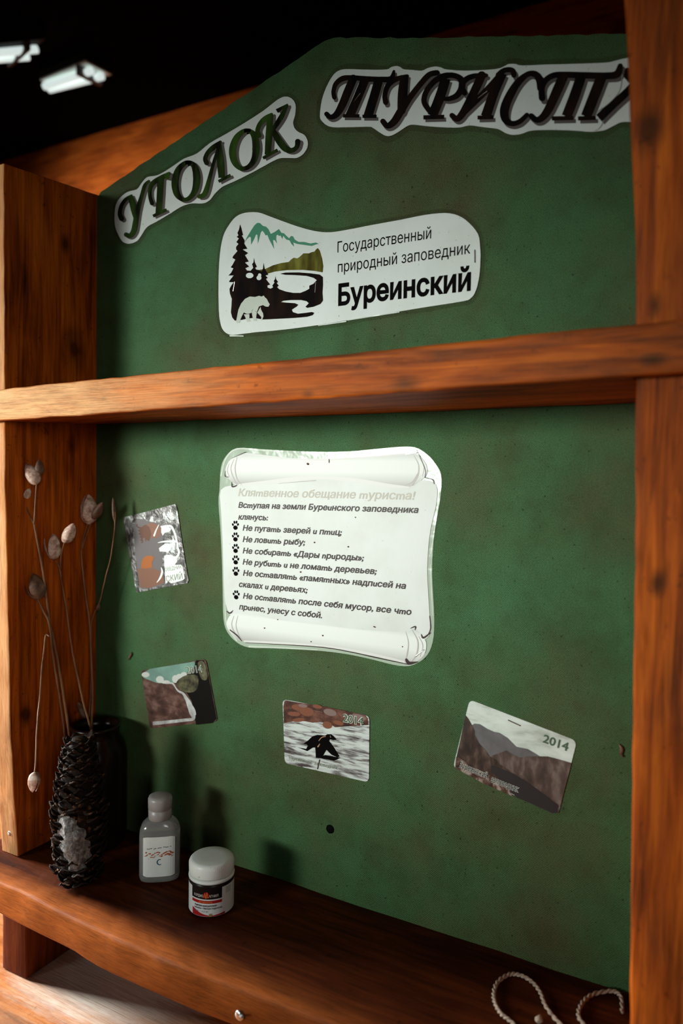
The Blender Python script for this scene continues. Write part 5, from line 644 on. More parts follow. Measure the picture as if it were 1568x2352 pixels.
each('roll_line', [{'q':([(.2128,.454),(.212,.4528),(.211,.451),(.2098,.4489),(.2088,.4467),(.2084,.4445),(.2085,.4424),(.209,.4403),(.2098,.4381),(.2108,.436),(.2117,.4341),(.2128,.4322),(.2141,.4303),(.2154,.4285),(.2165,.4271),(.2173,.426)],[(.2133,.4538),(.2126,.4526),(.2117,.4508),(.2106,.4487),(.2098,.4465),(.2094,.4445),(.2096,.4425),(.2102,.4405),(.211,.4384),(.2119,.4364),(.2128,.4345),(.2138,.4326),(.2149,.4307),(.2161,.4289),(.2172,.4274),(.2179,.4263)]),'caps':[[(.2133,.4539),(.2133,.4538),(.2131,.4537),(.2129,.4537),(.2128,.4538),(.2127,.4539),(.2128,.4541),(.2129,.4542),(.2131,.4542),(.2133,.4541)],[(.218,.4262),(.2179,.426),(.2177,.4259),(.2175,.4259),(.2174,.426),(.2173,.4261),(.2174,.4263),(.2175,.4264),(.2177,.4264),(.2179,.4263)]]}, {'q':([(.217,.4565),(.2165,.4549),(.2157,.4527),(.2149,.45),(.2142,.4472),(.2139,.4446),(.2141,.442),(.2145,.4394),(.2152,.4369),(.2161,.4345),(.217,.4324),(.2183,.4307),(.2198,.4291),(.2214,.4279),(.2228,.4268),(.2237,.4261)],[(.2174,.4565),(.2171,.4548),(.2165,.4525),(.2159,.4498),(.2155,.4471),(.2153,.4446),(.2155,.4421),(.2159,.4396),(.2165,.4371),(.2172,.4348),(.2181,.4328),(.2192,.4311),(.2205,.4296),(.222,.4283),(.2233,.4272),(.2242,.4264)]),'caps':[[(.2175,.4565),(.2174,.4564),(.2173,.4563),(.2172,.4563),(.217,.4564),(.217,.4565),(.217,.4566),(.2171,.4567),(.2173,.4567),(.2174,.4566)],[(.2242,.4263),(.2242,.4261),(.224,.426),(.2239,.426),(.2237,.4261),(.2237,.4263),(.2237,.4264),(.2239,.4265),(.224,.4265),(.2242,.4264)]]}, {'q':([(.2065,.4497),(.206,.4487),(.2052,.4472),(.2044,.4454),(.2038,.4436),(.2035,.4419),(.2038,.4403),(.2045,.4387),(.2054,.4372),(.2062,.4359),(.2067,.435)],[(.2069,.4496),(.2065,.4485),(.2059,.447),(.2052,.4452),(.2047,.4435),(.2045,.4419),(.2047,.4405),(.2053,.4389),(.206,.4374),(.2067,.4361),(.2071,.4351)]),'caps':[[(.2069,.4497),(.2069,.4495),(.2068,.4495),(.2066,.4495),(.2065,.4495),(.2065,.4497),(.2065,.4498),(.2066,.4498),(.2068,.4498),(.2069,.4498)],[(.2071,.4351),(.2071,.435),(.207,.4349),(.2068,.4349),(.2067,.435),(.2067,.4351),(.2067,.4352),(.2068,.4352),(.207,.4352),(.2071,.4352)]]}, {'q':([(.4268,.4579),(.4275,.4567),(.4286,.4549),(.4298,.453),(.4308,.4509),(.4315,.4489),(.4317,.447),(.4318,.4449),(.4316,.4428),(.4313,.4407),(.4308,.4388),(.43,.4368),(.4289,.4347),(.4277,.4327),(.4265,.4309),(.4257,.4297)],[(.4271,.458),(.4279,.4569),(.4291,.4552),(.4305,.4533),(.4317,.4512),(.4325,.4491),(.4329,.4471),(.433,.4449),(.4329,.4427),(.4326,.4405),(.432,.4384),(.4311,.4363),(.4298,.4342),(.4283,.4323),(.4271,.4306),(.4262,.4294)]),'caps':[[(.4271,.458),(.4271,.4579),(.427,.4578),(.4269,.4578),(.4268,.4579),(.4268,.458),(.4268,.4581),(.4269,.4581),(.427,.4581),(.4271,.4581)],[(.4262,.4296),(.4262,.4294),(.4261,.4293),(.4259,.4293),(.4258,.4294),(.4257,.4296),(.4258,.4297),(.4259,.4298),(.4261,.4298),(.4262,.4297)]]}, {'q':([(.4325,.4564),(.4332,.4552),(.4343,.4534),(.4355,.4514),(.4366,.4494),(.4372,.4475),(.4373,.4456),(.4371,.4435),(.4367,.4415),(.4363,.4397),(.436,.4384)],[(.4328,.4565),(.4336,.4554),(.4348,.4537),(.4362,.4517),(.4373,.4497),(.4381,.4476),(.4382,.4456),(.4378,.4434),(.4373,.4413),(.4368,.4396),(.4365,.4383)]),'caps':[[(.4328,.4565),(.4328,.4564),(.4327,.4563),(.4326,.4563),(.4325,.4564),(.4324,.4565),(.4325,.4566),(.4326,.4566),(.4327,.4566),(.4328,.4566)],[(.4365,.4384),(.4364,.4382),(.4363,.4382),(.4362,.4382),(.4361,.4382),(.436,.4384),(.4361,.4385),(.4362,.4386),(.4363,.4386),(.4364,.4385)]]}, {'q':([(.431,.441),(.4302,.4398),(.4292,.4381),(.428,.4362),(.4267,.4343),(.4255,.433),(.4242,.432),(.4226,.4313),(.421,.4307),(.4196,.4302),(.4186,.4299)],[(.4318,.4406),(.4311,.4394),(.4301,.4376),(.429,.4356),(.4277,.4337),(.4263,.4321),(.4247,.4311),(.423,.4305),(.4212,.4301),(.4197,.4298),(.4187,.4296)]),'caps':[[(.4318,.4408),(.4317,.4406),(.4315,.4404),(.4312,.4404),(.431,.4406),(.4309,.4408),(.431,.4411),(.4312,.4412),(.4315,.4412),(.4317,.4411)],[(.4188,.4297),(.4188,.4296),(.4187,.4296),(.4186,.4296),(.4185,.4296),(.4184,.4297),(.4185,.4298),(.4186,.4299),(.4187,.4299),(.4188,.4298)]]},
 {'q':([(.2151,.2811),(.2146,.2799),(.2137,.2781),(.2128,.2761),(.2121,.2739),(.2117,.272),(.2119,.2702),(.2124,.2684),(.2131,.2667),(.2141,.2651),(.2151,.2634),(.2166,.2617),(.2184,.2599),(.2202,.2582),(.2218,.2568),(.223,.2557)],[(.2156,.281),(.2151,.2797),(.2144,.278),(.2136,.2759),(.213,.2739),(.2128,.2721),(.213,.2704),(.2135,.2688),(.2142,.2672),(.2151,.2655),(.2161,.2639),(.2174,.2622),(.219,.2604),(.2208,.2586),(.2223,.2571),(.2233,.256)]),'caps':[[(.2156,.2811),(.2156,.2809),(.2154,.2809),(.2153,.2808),(.2152,.2809),(.2151,.281),(.2152,.2811),(.2153,.2812),(.2154,.2812),(.2156,.2812)],[(.2234,.2559),(.2234,.2558),(.2232,.2557),(.2231,.2557),(.223,.2557),(.2229,.2559),(.223,.256),(.2231,.2561),(.2232,.2561),(.2233,.256)]]}, {'q':([(.2205,.2816),(.22,.2802),(.2193,.2781),(.2185,.2757),(.218,.2732),(.2178,.2709),(.2181,.2687),(.2188,.2665),(.2196,.2645),(.2206,.2625),(.2216,.2607),(.2227,.2591),(.224,.2577),(.2253,.2564),(.2264,.2553),(.2272,.2545)],[(.2209,.2816),(.2205,.2801),(.2199,.278),(.2193,.2756),(.2188,.2732),(.2187,.271),(.2191,.2689),(.2197,.2669),(.2206,.2648),(.2215,.2629),(.2225,.2612),(.2235,.2596),(.2246,.2581),(.2258,.2567),(.2269,.2556),(.2276,.2548)]),'caps':[[(.2209,.2816),(.2209,.2815),(.2208,.2814),(.2206,.2814),(.2205,.2815),(.2205,.2816),(.2205,.2817),(.2206,.2818),(.2208,.2818),(.2209,.2817)],[(.2276,.2547),(.2276,.2546),(.2275,.2545),(.2273,.2545),(.2272,.2545),(.2272,.2546),(.2272,.2547),(.2273,.2548),(.2275,.2548),(.2276,.2548)]]}, {'q':([(.4222,.2869),(.4226,.2855),(.4233,.2836),(.424,.2813),(.4246,.279),(.4249,.2768),(.425,.2747),(.4248,.2725),(.4245,.2703),(.4242,.2682),(.4238,.2661),(.4235,.2641),(.423,.2621),(.4225,.2602),(.422,.2586),(.4217,.2574)],[(.4225,.287),(.423,.2857),(.4238,.2838),(.4246,.2816),(.4254,.2792),(.4258,.277),(.426,.2748),(.4259,.2726),(.4257,.2703),(.4254,.2681),(.4251,.2661),(.4246,.264),(.424,.262),(.4234,.2601),(.4228,.2585),(.4224,.2573)]),'caps':[[(.4225,.2869),(.4225,.2868),(.4224,.2868),(.4223,.2868),(.4222,.2868),(.4222,.2869),(.4222,.287),(.4223,.2871),(.4224,.2871),(.4225,.287)],[(.4224,.2574),(.4223,.2572),(.4221,.2571),(.4219,.257),(.4217,.2571),(.4217,.2573),(.4217,.2575),(.4219,.2577),(.4221,.2577),(.4223,.2576)]]}, {'q':([(.429,.2891),(.4299,.2878),(.4311,.286),(.4325,.2838),(.4337,.2816),(.4345,.2794),(.4348,.2772),(.4349,.2747),(.4347,.2722),(.4344,.2697),(.4339,.2675),(.4331,.2655),(.432,.2634),(.4307,.2614),(.4296,.2597),(.4288,.2585)],[(.4294,.2894),(.4303,.2881),(.4318,.2864),(.4333,.2843),(.4348,.2821),(.4357,.2798),(.4362,.2774),(.4363,.2748),(.4362,.2722),(.4358,.2696),(.4353,.2673),(.4343,.265),(.433,.2629),(.4315,.2609),(.4302,.2593),(.4294,.2582)]),'caps':[[(.4294,.2892),(.4294,.2891),(.4293,.289),(.4291,.289),(.429,.2891),(.429,.2892),(.429,.2893),(.4291,.2894),(.4293,.2894),(.4294,.2894)],[(.4294,.2584),(.4294,.2582),(.4292,.258),(.429,.258),(.4288,.2581),(.4287,.2583),(.4288,.2585),(.429,.2586),(.4292,.2586),(.4294,.2586)]]}, {'q':([(.4357,.2841),(.4364,.283),(.4375,.2814),(.4387,.2795),(.4396,.2776),(.4401,.2756),(.4401,.2735),(.4395,.2711),(.4388,.2686),(.4381,.2664),(.4377,.2648)],[(.436,.2843),(.4368,.2832),(.438,.2817),(.4393,.2799),(.4403,.2779),(.4409,.2758),(.4408,.2735),(.4402,.271),(.4394,.2685),(.4386,.2663),(.4381,.2648)]),'caps':[[(.436,.2842),(.436,.2841),(.4359,.2841),(.4358,.2841),(.4357,.2841),(.4356,.2842),(.4357,.2843),(.4358,.2844),(.4359,.2844),(.436,.2843)],[(.4381,.2648),(.4381,.2647),(.438,.2646),(.4378,.2646),(.4377,.2646),(.4377,.2648),(.4377,.2649),(.4378,.265),(.438,.265),(.4381,.2649)]]}, {'q':([(.3179,.4329),(.3145,.4326),(.3097,.4322),(.3041,.4317),(.2984,.4313),(.2932,.4308),(.2884,.4303),(.2834,.4298),(.2787,.4293),(.2747,.4289),(.2718,.4286)],[(.3179,.432),(.3146,.4317),(.3098,.4314),(.3042,.4309),(.2984,.4305),(.2933,.4301),(.2885,.4297),(.2835,.4293),(.2787,.4289),(.2747,.4285),(.2718,.4283)]),'caps':[[(.3184,.4324),(.3183,.4322),(.3181,.432),(.3177,.432),(.3175,.4322),(.3174,.4324),(.3175,.4327),(.3177,.4329),(.318,.4329),(.3183,.4327)],[(.272,.4284),(.2719,.4284),(.2719,.4283),(.2718,.4283),(.2717,.4284),(.2716,.4284),(.2717,.4285),(.2717,.4286),(.2719,.4286),(.2719,.4285)]]}], Y3 - .00006, M_PG, t)
each('torn_edge', [{'q':([(.2098,.4291),(.2098,.4283),(.2097,.4271),(.2097,.4257),(.2099,.4244),(.2107,.4233),(.2123,.4231),(.2138,.4235),(.2153,.424),(.2165,.4246),(.2173,.425)],[(.2105,.4291),(.2107,.4283),(.2109,.4272),(.2112,.4259),(.2116,.4249),(.2119,.4247),(.2122,.4247),(.2132,.4249),(.2146,.4253),(.2159,.4257),(.2167,.426)]),'caps':[[(.2105,.4291),(.2104,.429),(.2103,.4289),(.2101,.4288),(.2099,.4289),(.2098,.4291),(.2099,.4293),(.2101,.4294),(.2103,.4294),(.2104,.4293)],[(.2177,.4255),(.2176,.4251),(.2172,.4249),(.2168,.4249),(.2165,.4251),(.2163,.4254),(.2165,.4258),(.2168,.426),(.2172,.426),(.2176,.4258)]]}, {'q':([(.4291,.4638),(.4299,.4623),(.4312,.4601),(.4326,.4575),(.434,.4549),(.4351,.4526),(.4361,.4506),(.437,.4485),(.4379,.4466),(.4385,.4447),(.439,.4431),(.4391,.4416),(.439,.4402),(.4388,.4389),(.4386,.4378),(.4384,.437)],[(.4294,.464),(.4303,.4624),(.4316,.4603),(.4331,.4577),(.4345,.4552),(.4357,.4529),(.4367,.4508),(.4377,.4488),(.4386,.4468),(.4392,.4449),(.4397,.4432),(.4398,.4416),(.4397,.4401),(.4394,.4387),(.4391,.4376),(.4389,.4369)]),'caps':[[(.4294,.4639),(.4294,.4638),(.4293,.4637),(.4292,.4637),(.4291,.4638),(.429,.4639),(.4291,.464),(.4292,.4641),(.4293,.4641),(.4294,.464)],[(.4389,.4369),(.4389,.4368),(.4388,.4367),(.4386,.4367),(.4385,.4368),(.4384,.4369),(.4385,.437),(.4386,.4371),(.4388,.4371),(.4389,.4371)]]}, {'q':([(.4386,.4367),(.4398,.4364),(.4416,.4361),(.4435,.4357),(.4452,.4353),(.4464,.4347),(.4471,.4341),(.4475,.4334),(.4477,.4325),(.4479,.4317),(.448,.4311)],[(.4387,.4371),(.4399,.437),(.4417,.4367),(.4436,.4364),(.4455,.436),(.4469,.4354),(.4478,.4346),(.4482,.4336),(.4484,.4326),(.4485,.4318),(.4486,.4312)]),'caps':[[(.4389,.4369),(.4389,.4368),(.4388,.4367),(.4386,.4367),(.4385,.4368),(.4384,.4369),(.4385,.437),(.4386,.4371),(.4388,.4371),(.4389,.4371)],[(.4486,.4311),(.4486,.431),(.4484,.4309),(.4482,.4309),(.4481,.431),(.448,.4311),(.4481,.4313),(.4482,.4314),(.4484,.4314),(.4486,.4313)]]}, {'q':([(.205,.2849),(.2056,.2845),(.2064,.284),(.2075,.2833),(.2087,.2829),(.2101,.2828),(.2114,.2834),(.2124,.2843),(.2131,.2853),(.2137,.2862),(.2141,.2868)],[(.2054,.2855),(.2062,.2853),(.2072,.2849),(.2083,.2846),(.2093,.2844),(.2098,.2844),(.2103,.2846),(.2111,.2852),(.2121,.2859),(.2129,.2866),(.2135,.2871)]),'caps':[[(.2056,.2853),(.2056,.285),(.2053,.2849),(.2051,.2849),(.2049,.285),(.2048,.2852),(.2049,.2854),(.2051,.2855),(.2053,.2856),(.2056,.2855)],[(.2142,.287),(.2141,.2868),(.2139,.2866),(.2137,.2866),(.2134,.2867),(.2134,.2869),(.2134,.2871),(.2137,.2873),(.2139,.2873),(.2141,.2872)]]}, {'q':([(.2098,.2643),(.2112,.2636),(.2131,.2626),(.2153,.2615),(.2175,.2603),(.2193,.2593),(.2209,.2582),(.2225,.257),(.2239,.2559),(.2251,.2549),(.226,.2542)],[(.2106,.2653),(.212,.2647),(.214,.2637),(.2163,.2627),(.2186,.2615),(.2205,.2604),(.2221,.2592),(.2236,.2579),(.2249,.2567),(.226,.2556),(.2267,.2548)]),'caps':[[(.2109,.2649),(.2108,.2645),(.2104,.2643),(.21,.2643),(.2097,.2644),(.2095,.2647),(.2097,.2651),(.21,.2653),(.2104,.2654),(.2108,.2652)],[(.2269,.2546),(.2268,.2543),(.2265,.2542),(.2262,.2541),(.226,.2542),(.2259,.2545),(.2259,.2547),(.2262,.2549),(.2265,.2549),(.2268,.2548)]]}, {'q':([(.4273,.2906),(.4281,.291),(.4294,.2915),(.4307,.2921),(.4318,.2924),(.4321,.2925),(.4319,.2926),(.432,.2921),(.4319,.2913),(.4318,.2905),(.4318,.2899)],[(.4271,.291),(.4278,.2915),(.4289,.2923),(.4302,.2931),(.4314,.2937),(.4326,.2939),(.4334,.2931),(.4333,.2921),(.433,.2912),(.4326,.2904),(.4324,.2898)]),'caps':[[(.4275,.2909),(.4274,.2907),(.4273,.2906),(.4271,.2906),(.427,.2907),(.4269,.2908),(.427,.2909),(.4271,.291),(.4273,.2911),(.4274,.291)],[(.4324,.2899),(.4324,.2897),(.4322,.2896),(.432,.2896),(.4319,.2896),(.4318,.2898),(.4318,.29),(.432,.2901),(.4322,.2902),(.4324,.2901)]]}, {'q':([(.4383,.2862),(.4385,.2856),(.4386,.2847),(.4389,.2836),(.4397,.2826),(.4412,.2824),(.4427,.2833),(.4442,.2847),(.4458,.2863),(.4471,.2877),(.448,.2887)],[(.439,.2865),(.4394,.286),(.4398,.2852),(.4404,.2845),(.4408,.2842),(.4408,.2842),(.4417,.2847),(.4432,.2858),(.4449,.2871),(.4464,.2883),(.4475,.2892)]),'caps':[[(.4391,.2864),(.439,.2862),(.4388,.286),(.4386,.286),(.4384,.2861),(.4383,.2863),(.4384,.2865),(.4386,.2867),(.4388,.2867),(.439,.2866)],[(.4481,.289),(.4481,.2887),(.4479,.2886),(.4476,.2886),(.4475,.2887),(.4474,.2889),(.4474,.2891),(.4476,.2892),(.4479,.2893),(.4481,.2892)]]},
 {'q':([(.2316,.2529),(.2391,.2535),(.2495,.2543),(.2615,.2552),(.2736,.2561),(.2845,.2569),(.2943,.2576),(.304,.2583),(.3133,.2589),(.3222,.2594),(.3303,.2597),(.3377,.2598),(.3444,.2598),(.3507,.2596),(.3568,.2593),(.3631,.259),(.3695,.2586),(.3758,.2582),(.382,.2577),(.3883,.2572),(.3946,.2568),(.4016,.2564),(.409,.256),(.4162,.2556),(.4223,.2553),(.4266,.2551)],[(.2317,.2533),(.2391,.2539),(.2496,.2549),(.2615,.2559),(.2736,.2569),(.2845,.2577),(.2943,.2585),(.304,.2592),(.3134,.2598),(.3222,.2603),(.3304,.2607),(.3378,.2608),(.3445,.2607),(.3509,.2606),(.357,.2603),(.3633,.26),(.3697,.2597),(.376,.2592),(.3823,.2588),(.3886,.2583),(.3949,.2578),(.4018,.2573),(.4092,.2569),(.4164,.2564),(.4225,.256),(.4267,.2557)]),'caps':[[(.2319,.2531),(.2318,.253),(.2317,.2529),(.2316,.2529),(.2314,.253),(.2314,.2531),(.2314,.2532),(.2316,.2533),(.2317,.2533),(.2318,.2532)],[(.427,.2554),(.427,.2553),(.4268,.2551),(.4266,.2551),(.4264,.2552),(.4264,.2554),(.4264,.2555),(.4266,.2557),(.4268,.2557),(.427,.2556)]]}, {'q':([(.4225,.2591),(.4227,.2586),(.423,.2578),(.4236,.2568),(.4247,.2558),(.4263,.2553),(.4282,.2556),(.4302,.2564),(.4321,.2573),(.4338,.2581),(.4349,.2586)],[(.4248,.2606),(.4252,.2601),(.4257,.2595),(.4262,.259),(.4267,.2586),(.427,.2585),(.428,.2585),(.4297,.2587),(.4317,.259),(.4334,.2593),(.4347,.2595)]),'caps':[[(.4249,.2601),(.4247,.2593),(.4241,.2588),(.4232,.2587),(.4226,.259),(.4223,.2597),(.4225,.2605),(.4232,.261),(.424,.2611),(.4247,.2607)],[(.4353,.2591),(.4352,.2588),(.4349,.2586),(.4346,.2586),(.4344,.2587),(.4343,.259),(.4344,.2593),(.4346,.2595),(.4349,.2596),(.4352,.2594)]]}, {'q':([(.4341,.2641),(.4419,.272)],[(.4336,.2645),(.4416,.2722)]),'caps':[[(.4342,.2643),(.4341,.2641),(.434,.264),(.4338,.264),(.4336,.2641),(.4335,.2642),(.4336,.2644),(.4337,.2645),(.4339,.2646),(.4341,.2645)],[(.4419,.2721),(.4419,.272),(.4418,.2719),(.4417,.2719),(.4416,.272),(.4416,.2721),(.4416,.2722),(.4417,.2723),(.4418,.2723),(.4419,.2722)]]}, {'q':([(.2011,.4411),(.2009,.4402),(.2007,.439),(.2004,.4377),(.2003,.4364),(.2006,.4353),(.2015,.4347),(.2027,.4344),(.204,.4343),(.2051,.4342),(.2058,.4342)],[(.2018,.441),(.2017,.4402),(.2015,.439),(.2013,.4376),(.2013,.4364),(.2015,.4357),(.202,.4354),(.2029,.4351),(.2041,.435),(.2051,.435),(.2059,.4349)]),'caps':[[(.2018,.441),(.2017,.4409),(.2016,.4408),(.2013,.4408),(.2012,.4409),(.2011,.441),(.2012,.4412),(.2013,.4413),(.2015,.4413),(.2017,.4412)],[(.2063,.4345),(.2062,.4343),(.206,.4342),(.2057,.4342),(.2055,.4343),(.2054,.4345),(.2055,.4347),(.2057,.4349),(.206,.4349),(.2062,.4347)]]}, {'q':([(.2285,.4623),(.2097,.4553)],[(.2289,.4615),(.2099,.455)]),'caps':[[(.2292,.4619),(.2291,.4617),(.2288,.4615),(.2285,.4615),(.2283,.4617),(.2282,.4619),(.2283,.4622),(.2285,.4623),(.2288,.4623),(.2291,.4622)],[(.2101,.4551),(.21,.455),(.2099,.4549),(.2097,.4549),(.2096,.455),(.2096,.4551),(.2096,.4553),(.2097,.4553),(.2099,.4553),(.21,.4553)]]}, {'q':([(.4464,.3049),(.4466,.3033),(.447,.3009),(.4473,.2981),(.4475,.2954),(.4475,.2931),(.4471,.2912),(.4464,.2894),(.4456,.2878),(.4448,.2864),(.4443,.2854)],[(.4468,.305),(.447,.3034),(.4474,.301),(.4478,.2982),(.4481,.2955),(.4481,.2931),(.4477,.2911),(.447,.2892),(.4462,.2875),(.4455,.2861),(.445,.2851)]),'caps':[[(.4468,.305),(.4467,.3049),(.4466,.3048),(.4465,.3048),(.4464,.3049),(.4464,.305),(.4464,.3051),(.4465,.3052),(.4466,.3052),(.4467,.3051)],[(.445,.2853),(.445,.2851),(.4448,.2849),(.4445,.2849),(.4443,.285),(.4443,.2852),(.4443,.2854),(.4445,.2856),(.4448,.2856),(.445,.2855)]]}], Y3 - .00012, M_PD, t)
mb = MB(); words(mb, 'Кляmвенное обещание mурисmа!', *[(.2193,.4139),(.4295,.4157)], .0082, Y3, .018, .2); tag(mb.build('title_line', M_FADED, t), 'faded beige title line')
for body, ln in (
 ('Всmупая на земли Буреuнского заповедника', [(.2195,.4012),(.4331,.4031)]), ('клянусь:', [(.2196,.3882),(.2594,.3888)]),
 ('Не пугаmь зверей u пmuц;', [(.2257,.3764),(.3498,.3774)]), ('Не ловumь рыбу;', [(.2259,.3639),(.3063,.3649)]),
 ('Не собuраmь «Дары nрuроды»;', [(.2261,.3514),(.3754,.3531)]), ('Не рубumь u не ломаmь деревьев;', [(.2262,.3391),(.3899,.3407)]),
 ('Не осmавляmь «памяmных» надпuсей на', [(.2268,.3269),(.4217,.3289)]), ('скалах u деревьях;', [(.2215,.3141),(.3102,.3151)]),
 ('Не осmавляmь после себя мусор, все чmо', [(.2272,.3017),(.428,.3041)]), ('прuнес, унесу с собой.', [(.2221,.2892),(.328,.2904)])):
    mb = MB(); words(mb, body, ln[0], ln[1], .0060, Y3, .034, .2); mb.build('text_line', M_TEXT, t)
def paw(q):
    x, z = q; mb = MB(); s = .0102 / 50
    for dx, dy, rx, ry, rot in ((2, 13, 15, 12, 0), (-15, -3, 6.2, 8, -25), (-5, -16, 6, 8.5, -8), (9, -17, 6, 8.5, 8), (19, -5, 6.2, 8, 25)):
        a = math.radians(rot); pts = []
        for k in range(12):
            th = k * math.pi / 6; u, v = rx * math.cos(th), ry * math.sin(th)
            pts.append((x + s * (dx + u * math.cos(a) - v * math.sin(a)), z - s * (dy + u * math.sin(a) + v * math.cos(a))))
        flat(mb, pts, Y3)
    mb.build('paw_print', M_INK, t)
for q in [(.2155,.3816),(.2157,.3688),(.2161,.3561),(.2164,.3434),(.2168,.3308),(.2176,.3048)]: paw(q)
polys('dirt_speck', [[(.3097,.4487),(.3094,.4484),(.3089,.4482),(.3084,.4482),(.3078,.4483),(.3073,.4486),(.3069,.4489),(.3066,.4493),(.3066,.4497),(.3067,.4501),(.307,.4504),(.3075,.4506),(.308,.4506),(.3086,.4505),(.3091,.4502),(.3095,.4499),(.3097,.4495),(.3098,.4491)], [(.3024,.3364),(.3023,.3361),(.3021,.3358),(.3018,.3356),(.3014,.3355),(.301,.3355),(.3007,.3355),(.3004,.3357),(.3001,.3359),(.3001,.3362),(.3001,.3365),(.3003,.3367),(.3006,.3369),(.301,.3371),(.3014,.3371),(.3018,.337),(.3021,.3369),(.3023,.3366)], [(.3582,.3661),(.3582,.3659),(.358,.3656),(.3578,.3654),(.3575,.3653),(.3572,.3653),(.3569,.3654),(.3567,.3655),(.3565,.3658),(.3564,.366),(.3565,.3663),(.3566,.3665),(.3569,.3667),(.3572,.3668),(.3575,.3669),(.3578,.3668),(.358,.3666),(.3582,.3664)], [(.3302,.2725),(.3301,.2722),(.33,.272),(.3297,.2718),(.3294,.2716),(.3291,.2716),(.3288,.2716),(.3285,.2718),(.3284,.272),(.3283,.2723),(.3284,.2726),(.3285,.2728),(.3288,.2731),(.3291,.2732),(.3294,.2732),(.3297,.2732),(.3299,.273),(.3301,.2728)], [(.2578,.2722),(.2577,.272),(.2575,.2718),(.2572,.2716),(.2568,.2714),(.2564,.2714),(.256,.2714),(.2557,.2715),(.2554,.2717),(.2554,.2719),(.2554,.2722),(.2557,.2724),(.256,.2726),(.2564,.2727),(.2568,.2728),(.2572,.2727),(.2575,.2726),(.2577,.2724)], [(.2741,.2833),(.2741,.2831),(.274,.2829),(.2738,.2828),(.2735,.2827),(.2732,.2827),(.273,.2827),(.2727,.2828),(.2726,.2829),(.2725,.2831),(.2726,.2833),(.2727,.2834),(.2729,.2836),(.2732,.2837),(.2735,.2837),(.2737,.2837),(.274,.2836),(.2741,.2834)], [(.3656,.3962),(.3656,.3959),(.3655,.3958),(.3653,.3956),(.365,.3955),(.3648,.3955),(.3646,.3956),(.3644,.3957),(.3642,.3959),(.3642,.3961),(.3642,.3963),(.3644,.3965),(.3645,.3967),(.3648,.3967),(.365,.3968),(.3652,.3967),(.3654,.3966),(.3656,.3964)], [(.3185,.3683),(.3184,.3681),(.3183,.3678),(.318,.3676),(.3177,.3675),(.3174,.3675),(.3171,.3676),(.3169,.3677),(.3167,.368),(.3166,.3682),(.3167,.3685),(.3168,.3688),(.3171,.369),(.3174,.3691),(.3177,.3691),(.318,.369),(.3183,.3688),(.3184,.3686)], [(.334,.4525),(.334,.4518),(.3339,.4511),(.3337,.4506),(.3336,.4503),(.3334,.4503),(.3332,.4506),(.333,.4511),(.3329,.4518),(.3329,.4525),(.3329,.4533),(.333,.4539),(.3331,.4544),(.3333,.4547),(.3335,.4547),(.3337,.4544),(.3338,.4539),(.3339,.4533)], [(.3902,.2877),(.39,.2875),(.3897,.2874),(.3892,.2874),(.3887,.2874),(.3881,.2875),(.3876,.2877),(.3872,.2879),(.387,.2882),(.387,.2884),(.3871,.2886),(.3875,.2887),(.388,.2888),(.3885,.2887),(.3891,.2886),(.3896,.2884),(.39,.2882),(.3902,.2879)], [(.4199,.2721),(.4198,.2719),(.4197,.2717),(.4196,.2715),(.4193,.2714),(.4191,.2714),(.4189,.2715),(.4187,.2716),(.4186,.2717),(.4186,.2719),(.4186,.2722),(.4187,.2724),(.4189,.2725),(.4191,.2726),(.4193,.2726),(.4195,.2726),(.4197,.2725),(.4198,.2723)], [(.316,.2645),(.316,.2643),(.3159,.264),(.3157,.2639),(.3154,.2638),(.3152,.2637),(.3149,.2638),(.3147,.2639),(.3146,.2641),(.3145,.2643),(.3146,.2645),(.3147,.2647),(.3149,.2649),(.3151,.265),(.3154,.2651),(.3156,.265),(.3159,.2649),(.316,.2647)]], Y4, plain('dirt', (.06, .02, .01, 1)), t)
staple(t, *[(.4188,.4592),(.4298,.4606)], M_STAPLE); staple(t, *[(.4338,.265),(.4418,.2719)], M_STAPLE)
